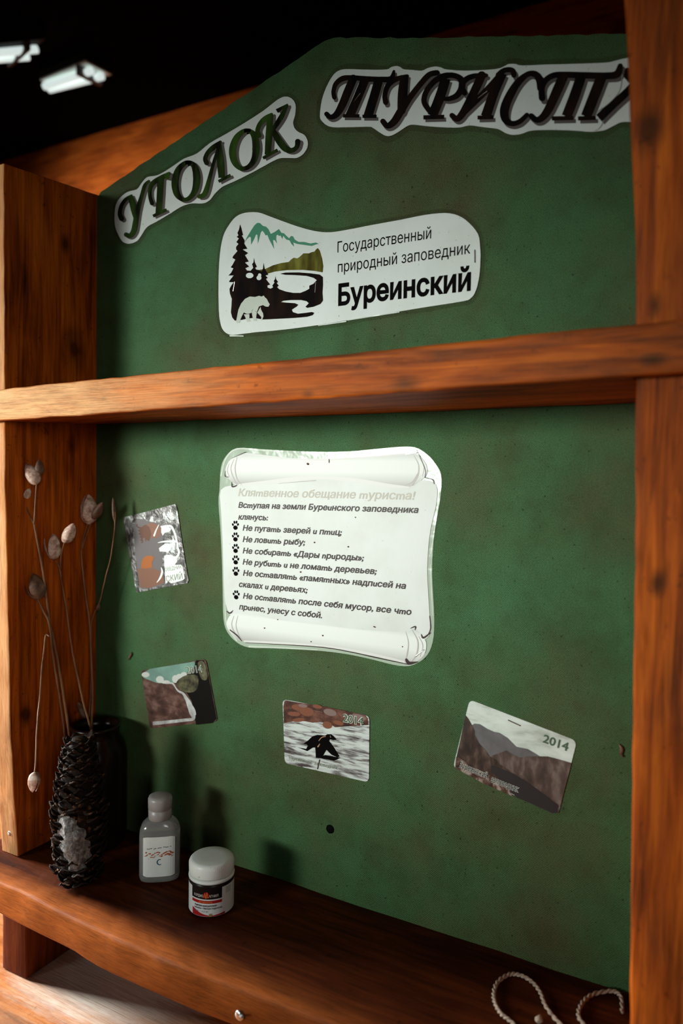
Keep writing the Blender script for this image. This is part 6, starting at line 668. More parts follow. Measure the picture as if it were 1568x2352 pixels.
each('film_rim', [{'q':([(.1958,.4357),(.1966,.4384),(.1976,.4423),(.1988,.4467),(.2003,.451),(.2022,.4544),(.2043,.4572),(.2065,.4597),(.2091,.4618),(.2123,.4635),(.2163,.4646),(.2213,.4651),(.2274,.4649),(.234,.4644),(.2407,.4637),(.2471,.4633),(.2537,.463),(.2607,.4628),(.2674,.4625),(.2731,.4623),(.2772,.4622)],[(.1942,.4359),(.1949,.4386),(.1958,.4426),(.1969,.4471),(.1984,.4515),(.2003,.4552),(.2025,.4581),(.205,.4607),(.2079,.463),(.2114,.4648),(.2158,.4661),(.2212,.4666),(.2275,.4664),(.2341,.4659),(.2408,.4653),(.2472,.4647),(.2538,.4643),(.2608,.4638),(.2675,.4633),(.2732,.4629),(.2772,.4626)]),'caps':[[(.1958,.4358),(.1957,.4354),(.1953,.4352),(.1948,.4352),(.1944,.4354),(.1942,.4358),(.1944,.4362),(.1948,.4364),(.1953,.4364),(.1957,.4362)],[(.2774,.4624),(.2774,.4623),(.2772,.4622),(.2771,.4622),(.277,.4623),(.2769,.4624),(.277,.4625),(.2771,.4626),(.2772,.4626),(.2774,.4625)]]}, {'q':([(.3818,.4631),(.3854,.4633),(.3905,.4636),(.3963,.4639),(.4021,.4642),(.4072,.4644),(.4116,.4645),(.4158,.4646),(.4197,.4647),(.4234,.4645),(.4266,.4641),(.4295,.4633),(.432,.4623),(.4342,.4611),(.4364,.4597),(.4385,.4582),(.4407,.4564),(.4428,.4544),(.4448,.4523),(.4467,.4502),(.4483,.4481),(.4497,.446),(.4508,.4438),(.4518,.4417),(.4526,.4399),(.4532,.4386)],[(.3818,.4637),(.3853,.4639),(.3904,.4644),(.3962,.4648),(.402,.4652),(.4071,.4655),(.4115,.4657),(.4157,.4659),(.4197,.4661),(.4235,.466),(.4269,.4655),(.43,.4647),(.4326,.4636),(.435,.4623),(.4372,.4608),(.4394,.4592),(.4416,.4573),(.4437,.4552),(.4457,.453),(.4475,.4507),(.4491,.4486),(.4505,.4465),(.4518,.4443),(.4529,.4422),(.4538,.4404),(.4544,.4391)]),'caps':[[(.3821,.4634),(.3821,.4632),(.3819,.4631),(.3817,.4631),(.3815,.4632),(.3815,.4634),(.3815,.4636),(.3817,.4637),(.3819,.4637),(.3821,.4636)],[(.4545,.4389),(.4543,.4385),(.454,.4383),(.4536,.4383),(.4532,.4385),(.4531,.4389),(.4532,.4392),(.4536,.4395),(.454,.4395),(.4543,.4393)]]}, {'q':([(.4531,.433),(.4529,.4294),(.4525,.4242),(.452,.4182),(.4516,.4121),(.4511,.4065),(.4506,.4015),(.45,.3965),(.4494,.3917),(.4489,.387),(.4483,.3827),(.4478,.3784),(.4472,.3742),(.4466,.3704),(.4462,.3671),(.4459,.3648)],[(.4541,.433),(.4539,.4293),(.4536,.4241),(.4533,.4181),(.4529,.412),(.4524,.4064),(.4518,.4014),(.4512,.3964),(.4504,.3916),(.4497,.387),(.4491,.3826),(.4486,.3784),(.4481,.3742),(.4476,.3703),(.4473,.367),(.447,.3647)]),'caps':[[(.4541,.433),(.454,.4327),(.4538,.4326),(.4535,.4326),(.4532,.4327),(.4531,.433),(.4532,.4333),(.4535,.4334),(.4538,.4334),(.454,.4333)],[(.447,.3647),(.4469,.3644),(.4466,.3642),(.4463,.3642),(.446,.3644),(.4458,.3647),(.446,.365),(.4462,.3652),(.4466,.3652),(.4469,.3651)]]}, {'q':([(.4459,.3542),(.4461,.3508),(.4463,.3459),(.4466,.3402),(.447,.3343),(.4473,.329),(.4478,.3238),(.4483,.3182),(.4488,.313),(.4492,.3085),(.4496,.3053)],[(.4465,.3543),(.4468,.3509),(.4472,.346),(.4476,.3403),(.4481,.3345),(.4485,.3291),(.4489,.3239),(.4492,.3184),(.4495,.3131),(.4498,.3086),(.45,.3053)]),'caps':[[(.4465,.3543),(.4464,.3541),(.4463,.354),(.4461,.354),(.446,.3541),(.4459,.3543),(.446,.3544),(.4461,.3545),(.4463,.3545),(.4464,.3544)],[(.45,.3053),(.4499,.3052),(.4498,.3051),(.4497,.3051),(.4496,.3052),(.4496,.3053),(.4496,.3054),(.4497,.3055),(.4498,.3055),(.4499,.3054)]]}, {'q':([(.2359,.2486),(.2428,.2493),(.2525,.2502),(.2636,.2512),(.2747,.2522),(.2845,.2531),(.2935,.2539),(.3025,.2547),(.3109,.2554),(.318,.2559),(.323,.2564)],[(.2359,.2503),(.2428,.251),(.2526,.2518),(.2637,.2528),(.2748,.2538),(.2846,.2546),(.2935,.2552),(.3026,.2558),(.311,.2563),(.318,.2567),(.323,.257)]),'caps':[[(.2369,.2496),(.2367,.2491),(.2362,.2487),(.2356,.2486),(.2351,.2489),(.2349,.2494),(.235,.2499),(.2356,.2503),(.2362,.2503),(.2367,.2501)],[(.3233,.2567),(.3233,.2565),(.3231,.2564),(.3229,.2564),(.3227,.2565),(.3226,.2566),(.3227,.2568),(.3229,.2569),(.3231,.257),(.3232,.2569)]]}, {'q':([(.4269,.2548),(.4285,.2557),(.4309,.2569),(.4336,.2584),(.4362,.26),(.4383,.2614),(.4398,.263),(.4412,.2646),(.4422,.2661),(.4431,.2675),(.4437,.2684)],[(.4265,.2554),(.4281,.2563),(.4305,.2577),(.4331,.2592),(.4357,.2607),(.4377,.2621),(.4392,.2635),(.4405,.265),(.4416,.2665),(.4425,.2678),(.4432,.2687)]),'caps':[[(.4271,.2551),(.427,.2549),(.4268,.2547),(.4266,.2547),(.4264,.2548),(.4263,.255),(.4264,.2553),(.4266,.2554),(.4268,.2555),(.427,.2554)],[(.4437,.2686),(.4437,.2684),(.4435,.2683),(.4434,.2683),(.4432,.2683),(.4431,.2685),(.4432,.2687),(.4433,.2688),(.4435,.2688),(.4437,.2687)]]}, {'q':([(.1989,.3596),(.199,.3548),(.1991,.3481),(.1993,.3402),(.1996,.3322),(.1998,.3249),(.2001,.3183),(.2004,.3118),(.2008,.3054),(.2012,.2993),(.2016,.2936),(.202,.2882),(.2022,.283),(.2026,.2781),(.2033,.2735),(.2047,.2692),(.2069,.2652),(.21,.2615),(.2133,.2581),(.2162,.2554),(.2182,.2535)],[(.1997,.3597),(.1998,.3549),(.2,.3481),(.2003,.3403),(.2006,.3322),(.2009,.325),(.2012,.3184),(.2016,.3119),(.202,.3056),(.2025,.2995),(.203,.2938),(.2034,.2883),(.2037,.2832),(.2041,.2784),(.2049,.2739),(.2062,.2698),(.2084,.266),(.2115,.2624),(.2147,.2592),(.2177,.2565),(.2197,.2545)]),'caps':[[(.1997,.3597),(.1996,.3595),(.1994,.3594),(.1991,.3593),(.1989,.3594),(.1989,.3596),(.1989,.3598),(.1991,.36),(.1994,.36),(.1996,.3599)],[(.2199,.2541),(.2197,.2536),(.2192,.2533),(.2187,.2532),(.2182,.2535),(.218,.2539),(.2182,.2543),(.2186,.2547),(.2192,.2547),(.2197,.2545)]]}], -.00085, M_FILMRIM, t)

# -- foil sticker
def noise_print(name, scale, stops, stretch=(1, 1, 1), rot=0.0, rough=0.3, detail=5, spec=0.5, dist=0.3):
    k = NT(name); n = k.noise(k.coord(stretch, (0, rot, 0)), scale, detail, 0.62, dist)
    k.color(k.ramp(n, stops)); k.b.inputs['Roughness'].default_value = rough; k.b.inputs['Specular IOR Level'].default_value = spec
    return k.m
fp = [(.0474,.3837),(.0825,.3913),(.117,.3995),(.1295,.4023),(.132,.3972),(.1354,.3809),(.1402,.3571),(.1443,.3383),(.1501,.3152),(.1484,.3121),(.1128,.3039),(.0727,.2948),(.0696,.2948),(.0641,.3158),(.057,.3439),(.0522,.3648)]
t = thing('foil_sticker', 'small silver holographic sticker with brown print, left of the pledge notice', 'sticker', centre(fp))
k = NT('holographic_foil'); n = k.noise(k.coord((1, 1, 1)), 70, 4, .65, .5); k.color(k.ramp(n, [(.40, (.06, .06, .055)), (.52, (.16, .15, .145)), (.68, (.48, .52, .49))])); k.b.inputs['Metallic'].default_value = .75; k.b.inputs['Roughness'].default_value = .32
k.bump(n, .5, .002); M_FOIL = k.m
mb = MB(); slab(mb, fp, Y1, -.0001); mb.build('sheet', M_FOIL, t)
M_FB = plain('foil_brown', (.10, .04, .022, 1), .4, .4, .3); M_FO = plain('foil_orange', (.30, .085, .012, 1), .4, .4, .3); M_FG = plain('foil_grey', (.13, .115, .115, 1), .5, .2, .2); M_FW = plain('foil_white', (.85, .92, .87, 1), .3, .5); M_FGG = plain('foil_green_grey', (.24, .27, .2, 1), .35)
polys('colour_field', [[(.0667,.3802),(.0694,.3831),(.0733,.3833),(.0773,.3829),(.0813,.3825),(.0855,.3816),(.0901,.3806),(.0956,.3801),(.1015,.3796),(.1063,.3785),(.1093,.3771),(.1111,.3752),(.1122,.3722),(.1123,.3678),(.1115,.3622),(.1109,.3555),(.1106,.3467),(.1103,.3367),(.1104,.3276),(.1118,.3201),(.1136,.3135),(.1128,.3083),(.1075,.3051),(.0996,.3034),(.0922,.3021),(.086,.3003),(.0802,.2989),(.0757,.3007),(.0729,.3076),(.0715,.3177),(.0701,.3276),(.0685,.3361),(.0671,.3444),(.0661,.353),(.0656,.3628),(.0656,.3729)]], Y2, M_FG, t)
polys('brown_print', [[(.0709,.3231),(.083,.3246),(.0979,.3251),(.109,.322),(.1127,.3167),(.1128,.3095),(.0907,.3014),(.0764,.3008),(.0733,.3136)], [(.0901,.379),(.0947,.379),(.1004,.3779),(.1049,.3763),(.1073,.3741),(.1085,.3713),(.1086,.3687),(.1073,.366),(.1049,.3634),(.1021,.3617),(.0987,.361),(.095,.3612),(.0917,.3622),(.089,.3646),(.0867,.3678),(.0857,.3709),(.086,.3741),(.0874,.3771)]], Y3, plain('foil_pale_brown', (.17, .075, .045, 1), .4, .4, .3), t)
polys('fir_print', [[(.0683,.3758),(.0721,.3765),(.0698,.3736),(.0781,.3734),(.0804,.3752),(.0841,.3765),(.0901,.3739),(.0932,.3657),(.0895,.3571),(.0858,.3586),(.0843,.3557),(.0828,.3606),(.0798,.3605),(.0802,.3549),(.0768,.3541),(.0783,.3565),(.0752,.3574),(.0775,.3592),(.0741,.3619),(.0767,.3626),(.0722,.3652),(.0752,.3665),(.0717,.3691),(.0751,.371)]], Y3 - .00005, M_FB, t)
polys('bear_print', [[(.0785,.3242),(.0775,.3256),(.0775,.3278),(.0777,.3298),(.078,.3317),(.0786,.3334),(.0796,.3351),(.0809,.3365),(.0826,.3378),(.0844,.3388),(.0864,.3394),(.0884,.3398),(.0904,.34),(.0923,.34),(.0942,.3399),(.0956,.3395),(.0965,.3388),(.0971,.3379),(.0971,.3368),(.0963,.3354),(.095,.3338),(.0942,.3321),(.0945,.3302),(.0952,.3281),(.095,.3265),(.0932,.3257),(.0904,.3252),(.0875,.3249),(.0843,.3244),(.081,.3239)]], Y4, M_FO, t)
polys('white_field', [[(.1085,.3753),(.1194,.3758),(.1237,.3733),(.1209,.3698),(.1144,.3689),(.1108,.3649),(.1086,.3687)], [(.1145,.3557),(.126,.3558),(.1278,.3539),(.1239,.3518),(.1232,.349),(.1182,.3459),(.1124,.3464),(.1066,.3458),(.1051,.3496),(.1095,.3526)], [(.1132,.3412),(.1183,.3429),(.124,.343),(.1258,.3417),(.1226,.339),(.1326,.3402),(.133,.3359),(.1291,.3317),(.1391,.3327),(.1412,.3304),(.1434,.3218),(.1445,.317),(.1414,.3148),(.1243,.3098),(.12,.3117),(.1157,.3086),(.114,.3279)]], Y3, M_FW, t)
each('white_line', [{'q':([(.1087,.3745),(.1105,.3747),(.1131,.3751),(.116,.3754),(.1187,.3757),(.1208,.3757),(.122,.3756),(.1226,.3755),(.1228,.3754),(.1231,.375),(.1238,.3743),(.1248,.3731),(.1258,.3714),(.127,.3696),(.128,.3677),(.1289,.366),(.1295,.3644),(.1301,.3627),(.1305,.361),(.1309,.3596),(.1312,.3586)],[(.1084,.3761),(.1102,.3764),(.1128,.3768),(.1158,.3772),(.1186,.3775),(.1209,.3777),(.1224,.3777),(.1235,.3776),(.1247,.3772),(.1256,.3766),(.1265,.3757),(.1275,.3743),(.1287,.3725),(.1297,.3706),(.1307,.3686),(.1316,.3668),(.1322,.3651),(.1327,.3633),(.1331,.3615),(.1334,.3601),(.1337,.3591)]),'caps':[[(.1096,.3754),(.1094,.3749),(.1089,.3745),(.1082,.3745),(.1076,.3748),(.1074,.3753),(.1076,.3758),(.1082,.3761),(.1089,.3761),(.1094,.3758)],[(.1337,.3589),(.1335,.3583),(.1328,.358),(.132,.3579),(.1314,.3582),(.1311,.3588),(.1314,.3594),(.132,.3598),(.1328,.3598),(.1335,.3595)]]}, {'q':([(.1036,.3559),(.1051,.3561),(.107,.3564),(.1093,.3567),(.1119,.357),(.1146,.3572),(.1179,.3575),(.1217,.3579),(.1256,.3581),(.129,.3582),(.1312,.3579),(.1319,.3574),(.1322,.3565),(.1322,.3552),(.132,.3536),(.1322,.3521),(.1327,.3507),(.1333,.3496),(.1338,.3486),(.1341,.3478),(.1342,.347),(.134,.346),(.1336,.3449),(.133,.3438),(.1323,.3428),(.1316,.3422),(.1308,.3418),(.1294,.3416),(.1278,.3414),(.1264,.3412),(.1253,.3411)],[(.1035,.3564),(.1049,.3568),(.1067,.3574),(.109,.358),(.1116,.3586),(.1144,.3591),(.1177,.3595),(.1216,.3599),(.1257,.3601),(.1293,.3602),(.1323,.3597),(.1341,.3586),(.1348,.3569),(.1349,.3552),(.1348,.3538),(.1349,.3526),(.1354,.3517),(.136,.3507),(.1367,.3496),(.1371,.3484),(.1373,.347),(.137,.3457),(.1365,.3442),(.1358,.3429),(.1348,.3416),(.1336,.3404),(.1319,.3396),(.13,.3391),(.1282,.3388),(.1267,.3386),(.1257,.3384)]),'caps':[[(.1039,.3562),(.1039,.356),(.1037,.3559),(.1035,.3559),(.1033,.356),(.1032,.3561),(.1033,.3563),(.1035,.3564),(.1037,.3564),(.1039,.3563)],[(.1273,.3399),(.1269,.339),(.126,.3385),(.1249,.3384),(.124,.3389),(.1237,.3396),(.124,.3405),(.1249,.341),(.126,.3411),(.1269,.3407)]]}, {'q':([(.1085,.3268),(.1086,.3261),(.1088,.3252),(.109,.3241),(.1091,.3231),(.109,.3221),(.1087,.3209),(.1083,.3196),(.1077,.3183),(.1071,.3169),(.1064,.3155),(.1056,.3142),(.1047,.3128),(.1036,.3114),(.1027,.3102),(.1021,.3094)],[(.1094,.3271),(.1098,.3266),(.1105,.3257),(.1112,.3247),(.1117,.3235),(.1119,.3221),(.1117,.3207),(.1112,.3192),(.1105,.3177),(.1097,.3162),(.1088,.3148),(.1076,.3134),(.1063,.312),(.1049,.3108),(.1037,.3097),(.1029,.309)]),'caps':[[(.1095,.327),(.1094,.3268),(.1091,.3266),(.1088,.3266),(.1085,.3267),(.1084,.3269),(.1085,.3272),(.1088,.3273),(.1091,.3274),(.1094,.3272)],[(.103,.3092),(.1029,.309),(.1027,.3088),(.1024,.3088),(.1021,.3089),(.102,.3091),(.1021,.3094),(.1023,.3095),(.1027,.3096),(.1029,.3094)]]}, {'q':([(.1045,.3775),(.1038,.3766),(.1028,.3753),(.1017,.3738),(.1006,.3722),(.0996,.3707),(.0988,.3693),(.0981,.3679),(.0974,.3665),(.0968,.3653),(.0964,.3645)],[(.1052,.3773),(.1046,.3763),(.1039,.3749),(.103,.3733),(.1021,.3717),(.1014,.3703),(.1008,.3689),(.1002,.3674),(.0996,.366),(.0991,.3648),(.0988,.364)]),'caps':[[(.1052,.3774),(.1051,.3772),(.105,.3771),(.1047,.3771),(.1046,.3772),(.1045,.3774),(.1046,.3775),(.1047,.3776),(.105,.3776),(.1051,.3776)],[(.0989,.3643),(.0986,.3637),(.098,.3633),(.0972,.3633),(.0966,.3636),(.0964,.3642),(.0966,.3647),(.0972,.3651),(.098,.3651),(.0986,.3648)]]}], Y4, M_FW, t)
each('seam_glint', [{'q':([(.0606,.3789),(.0606,.3777),(.0605,.376),(.0604,.374),(.0604,.3719),(.0603,.3698),(.0602,.3676),(.0601,.3653),(.06,.363),(.0598,.3606),(.0597,.3583),(.0597,.356),(.0596,.3536),(.0596,.3513),(.0595,.3494),(.0595,.348)],[(.064,.3789),(.0639,.3777),(.0638,.3761),(.0636,.3741),(.0635,.3719),(.0634,.3698),(.0632,.3677),(.063,.3654),(.0628,.363),(.0626,.3607),(.0625,.3584),(.0625,.3562),(.0626,.3538),(.0627,.3515),(.0628,.3496),(.0629,.3482)]),'caps':[[(.064,.379),(.0637,.3782),(.0628,.3778),(.0618,.3777),(.0609,.3781),(.0606,.3789),(.0609,.3796),(.0618,.3801),(.0628,.3801),(.0637,.3797)],[(.0629,.3482),(.0626,.3475),(.0617,.347),(.0607,.3469),(.0598,.3473),(.0595,.348),(.0598,.3488),(.0607,.3493),(.0617,.3493),(.0626,.3489)]]}, {'q':([(.0619,.3422),(.066,.3314)],[(.0644,.3429),(.0696,.3326)]),'caps':[[(.0645,.3426),(.0642,.342),(.0636,.3416),(.0628,.3416),(.0621,.3419),(.0619,.3424),(.0621,.343),(.0627,.3434),(.0636,.3435),(.0642,.3432)],[(.0697,.3321),(.0694,.3313),(.0684,.3307),(.0672,.3306),(.0663,.3311),(.0659,.3319),(.0663,.3327),(.0672,.3333),(.0684,.3334),(.0694,.3329)]]}, {'q':([(.0674,.321),(.0711,.3064)],[(.0699,.3215),(.0741,.3071)]),'caps':[[(.07,.3213),(.0697,.3207),(.0691,.3203),(.0683,.3203),(.0676,.3206),(.0674,.3211),(.0676,.3217),(.0683,.3221),(.0691,.3222),(.0697,.3219)],[(.0741,.3069),(.0738,.3062),(.0731,.3057),(.0721,.3056),(.0714,.306),(.0711,.3066),(.0713,.3073),(.0721,.3078),(.073,.3079),(.0738,.3075)]]}, {'q':([(.1311,.3783),(.1314,.3771),(.1319,.3755),(.1325,.3736),(.1331,.3716),(.1336,.3697),(.1342,.3675),(.1349,.3651),(.1356,.3626),(.1361,.3605),(.1365,.359)],[(.1334,.3789),(.1339,.3777),(.1345,.3762),(.1353,.3743),(.1361,.3723),(.1367,.3703),(.1371,.368),(.1375,.3655),(.1378,.363),(.138,.3608),(.1382,.3593)]),'caps':[[(.1334,.3786),(.1332,.3781),(.1326,.3777),(.1319,.3777),(.1313,.378),(.131,.3785),(.1312,.3791),(.1318,.3794),(.1326,.3795),(.1332,.3792)],[(.1382,.3592),(.1381,.3588),(.1376,.3585),(.1371,.3585),(.1367,.3587),(.1365,.3591),(.1367,.3595),(.1371,.3597),(.1376,.3598),(.1381,.3596)]]}, {'q':([(.0985,.389),(.0995,.3894),(.1009,.39),(.1024,.3906),(.104,.3912),(.1054,.3916),(.1072,.3921),(.1094,.3925),(.1117,.3929),(.1137,.3933),(.1151,.3936)],[(.0963,.3918),(.0972,.3923),(.0985,.393),(.1001,.3939),(.1019,.3947),(.104,.3953),(.1063,.3957),(.1087,.396),(.1112,.3961),(.1132,.3962),(.1147,.3963)]),'caps':[[(.0996,.3905),(.0992,.3895),(.0981,.3889),(.0967,.3888),(.0956,.3894),(.0952,.3904),(.0956,.3913),(.0967,.392),(.0981,.392),(.0992,.3915)],[(.1167,.395),(.1163,.3942),(.1154,.3936),(.1143,.3936),(.1134,.3941),(.1131,.3949),(.1134,.3957),(.1143,.3962),(.1154,.3963),(.1163,.3958)]]}], Y4, M_FOIL, t)
mb = MB(); words(mb, 'ОВЕДНИК', *[(.1148,.323),(.1405,.3284)], .00444, Y4, .005); mb.build('text_line', M_FGG, t)
mb = MB(); words(mb, 'СКИЙ', *[(.1171,.3109),(.142,.3165)], .00694, Y4, .012); mb.build('text_line', M_FGG, t)

# -- pocket calendars
M_Y14 = plain('calendar_year_green', (.075, .115, .075, 1), .35); M_WHITEINK = plain('white_ink', (.6, .62, .56, 1), .35)
CR_ = .0045
def rounded(c, r=.0055):
    out = []
    for i in range(4):
        p = Vector(c[i]); a = (Vector(c[i - 1]) - p).normalized(); b = (Vector(c[(i + 1) % 4]) - p).normalized()
        p0, p2 = p + a * r, p + b * r
        for s in range(6):
            u = s / 5; q = p0 * (1 - u) ** 2 + p * 2 * u * (1 - u) + p2 * u * u; out.append((q.x, q.y))
    return out
def outlined(mbs, body, ln, cap, y, bold, dx=.00035):
    mo, mi = mbs
    words(mo, body, ln[0], ln[1], cap, y, bold + .04)
    words(mi, body, ln[0], ln[1], cap, y - .0001, bold)

# duck
cc = [(.2807,.1982),(.3845,.1979),(.3854,.1301),(.2846,.1294)]
t = thing('pocket_calendar', 'pocket calendar card with a dark duck flapping on white water, stapled below the pledge notice', 'calendar', centre(cc), 'pocket calendar cards on the green panel')
M_WATER = noise_print('water_print', 34, [(.36, (.05, .042, .04)), (.44, (.25, .25, .24)), (.52, (.50, .55, .52)), (.75, (.62, .68, .64))], (1, 1, 7), .22, .3)
mb = MB(); slab(mb, rounded(cc), Y1, -.0001); mb.build('card', M_WATER, t)
d = {'D': None}
polys('shore_print', [[(.283,.1958),(.2855,.1974),(.3361,.1987),(.3799,.1978),(.383,.1949),(.3839,.1883),(.3701,.1851),(.3548,.1815),(.3457,.1792),(.3391,.1815),(.3284,.182),(.319,.1792),(.3095,.1792),(.2957,.1768),(.2828,.1726),(.282,.1908)]], Y2, noise_print('stone_shore_print', 60, [(.35, (.012, .005, .004)), (.5, (.07, .022, .012)), (.66, (.17, .07, .045))], (1, 1, 1.5), 0, .3), t)
ST1 = plain('stone_print', (.19, .075, .045, 1), .3); ST2 = plain('grey_stone_print', (.20, .14, .125, 1), .3)
polys('stone_print', [[(.3201,.1898),(.3193,.1882),(.3175,.1867),(.315,.1856),(.3121,.185),(.3091,.1849),(.3064,.1855),(.3043,.1865),(.3031,.1879),(.3028,.1896),(.3037,.1912),(.3054,.1927),(.3079,.1938),(.3108,.1944),(.3138,.1945),(.3165,.1939),(.3186,.1929),(.3198,.1915)], [(.3067,.1928),(.3061,.1917),(.3048,.1907),(.3028,.1899),(.3004,.1894),(.2979,.1893),(.2956,.1896),(.2938,.1902),(.2927,.1911),(.2924,.1922),(.293,.1933),(.2944,.1943),(.2964,.1951),(.2988,.1955),(.3013,.1956),(.3035,.1953),(.3053,.1947),(.3064,.1938)], [(.3033,.1854),(.3028,.1845),(.3014,.1837),(.2993,.1829),(.2967,.1824),(.294,.1821),(.2915,.1822),(.2895,.1825),(.2882,.1831),(.2877,.1839),(.2883,.1848),(.2897,.1857),(.2918,.1864),(.2944,.1869),(.2971,.1872),(.2996,.1871),(.3016,.1868),(.3029,.1862)], [(.3299,.1973),(.3294,.1965),(.3283,.1959),(.3267,.1954),(.3247,.1951),(.3227,.1951),(.3209,.1953),(.3194,.1958),(.3185,.1964),(.3183,.1972),(.3187,.1979),(.3199,.1985),(.3215,.199),(.3235,.1993),(.3255,.1993),(.3273,.1991),(.3288,.1986),(.3297,.198)], [(.3089,.1811),(.3085,.1803),(.3073,.1793),(.3053,.1783),(.3028,.1774),(.3001,.1768),(.2976,.1764),(.2955,.1764),(.294,.1767),(.2935,.1773),(.2939,.1781),(.2951,.1791),(.2971,.18),(.2996,.1809),(.3023,.1816),(.3048,.1819),(.3069,.182),(.3083,.1817)], [(.3421,.1796),(.3414,.1783),(.3401,.1772),(.3384,.1765),(.3364,.1761),(.3345,.1762),(.3327,.1768),(.3315,.1777),(.3308,.1789),(.3308,.1802),(.3315,.1815),(.3328,.1826),(.3345,.1833),(.3365,.1837),(.3384,.1836),(.3402,.183),(.3414,.1821),(.3421,.1809)], [(.3556,.1841),(.355,.1834),(.3537,.1827),(.352,.1823),(.35,.1821),(.3478,.1823),(.3459,.1827),(.3445,.1833),(.3436,.1841),(.3434,.1849),(.344,.1857),(.3453,.1863),(.347,.1867),(.3491,.1869),(.3512,.1868),(.3531,.1863),(.3546,.1857),(.3554,.185)]], Y3, ST1, t)
polys('stone_print', [[(.347,.1932),(.3462,.192),(.3446,.191),(.3424,.1904),(.3398,.1901),(.3371,.1903),(.3347,.1909),(.3329,.1918),(.3318,.1929),(.3317,.1942),(.3325,.1954),(.3341,.1963),(.3364,.197),(.339,.1972),(.3416,.197),(.344,.1965),(.3458,.1955),(.3469,.1944)], [(.3808,.1938),(.38,.1927),(.3783,.1918),(.376,.1912),(.3731,.191),(.3702,.1911),(.3676,.1916),(.3655,.1925),(.3643,.1935),(.3641,.1947),(.3648,.1957),(.3665,.1966),(.369,.1972),(.3718,.1975),(.3747,.1973),(.3773,.1968),(.3793,.1959),(.3806,.1949)], [(.3119,.1955),(.3115,.1948),(.3104,.1942),(.3089,.1937),(.3071,.1934),(.3052,.1933),(.3035,.1935),(.3021,.1939),(.3012,.1944),(.301,.195),(.3014,.1957),(.3025,.1963),(.304,.1968),(.3058,.1971),(.3077,.1972),(.3094,.197),(.3108,.1967),(.3117,.1961)]], Y3, ST2, t)
polys('duck_print', [[(.3077,.1551),(.3131,.1592),(.3185,.1647),(.3247,.1675),(.334,.1685),(.3366,.1704),(.3414,.1712),(.3446,.1695),(.3478,.1668),(.3441,.1655),(.3399,.1656),(.3389,.1638),(.3448,.1581),(.3515,.1499),(.3489,.1485),(.3418,.1499),(.3359,.1539),(.3338,.1502),(.3305,.1439),(.3232,.1429),(.3228,.1499),(.3222,.1538),(.3141,.153),(.3121,.155)], [(.3003,.1497),(.3128,.148),(.3222,.155),(.3127,.1532),(.3114,.1501)], [(.3237,.1435),(.3344,.148),(.3528,.1488),(.3451,.1442),(.3318,.1437)]], Y3, M_INK, t)
M_DW = plain('duck_white_mark', (.35, .2, .12, 1)); each('duck_mark', [{'q':([(.327,.1616),(.3274,.1622),(.3281,.163),(.3288,.164),(.3296,.1649),(.3303,.1655),(.3311,.166),(.3321,.1664),(.3331,.1668),(.334,.1671),(.3346,.1673)],[(.3263,.1619),(.3267,.1625),(.3273,.1634),(.3281,.1644),(.3289,.1654),(.3298,.1662),(.3308,.1668),(.3319,.1673),(.333,.1676),(.3339,.1678),(.3345,.168)]),'caps':[[(.327,.1618),(.327,.1616),(.3268,.1614),(.3265,.1614),(.3263,.1615),(.3262,.1617),(.3263,.1619),(.3265,.162),(.3268,.1621),(.327,.162)],[(.335,.1677),(.3349,.1675),(.3347,.1673),(.3344,.1673),(.3342,.1674),(.3342,.1676),(.3342,.1678),(.3344,.168),(.3347,.168),(.3349,.1679)]]}, {'q':([(.3398,.1693),(.3403,.1677)],[(.3403,.1695),(.341,.168)]),'caps':[[(.3404,.1694),(.3403,.1693),(.3402,.1692),(.34,.1691),(.3399,.1692),(.3398,.1693),(.3399,.1695),(.34,.1696),(.3402,.1696),(.3403,.1695)],[(.341,.1679),(.341,.1677),(.3408,.1675),(.3405,.1675),(.3403,.1676),(.3403,.1678),(.3403,.168),(.3405,.1681),(.3408,.1682),(.341,.1681)]]}, {'q':([(.3264,.1549),(.3281,.1583)],[(.325,.1555),(.3274,.1586)]),'caps':[[(.3265,.1554),(.3263,.1549),(.3259,.1546),(.3254,.1545),(.325,.1547),(.3249,.155),(.325,.1555),(.3254,.1558),(.3259,.1559),(.3263,.1557)],[(.3282,.1585),(.3281,.1583),(.3279,.1581),(.3277,.1581),(.3275,.1582),(.3274,.1583),(.3274,.1586),(.3276,.1587),(.3279,.1588),(.3281,.1587)]]}], Y4, M_DW, t)
mo, mi = MB(), MB(); ln = [(.3547,.187),(.3782,.187)]; outlined((mo, mi), '2014', ln, .00803, Y3 - .0002, .02); mo.build('year_outline', M_WHITEINK, t); mi.build('year_text', M_Y14, t)
mo, mi = MB(), MB(); ln = [(.2902,.135),(.3489,.1359)]; outlined((mo, mi), 'Буреинский  заповедник', ln, .0036, Y3 - .0002, .0); mo.build('text_outline', M_WHITEINK, t); mi.build('text_line', M_Y14, t)
staple(t, *[(.3199,.1928),(.3306,.1929)], M_STAPLE); staple(t, *[(.3281,.142),(.3256,.1316)], M_RUST)

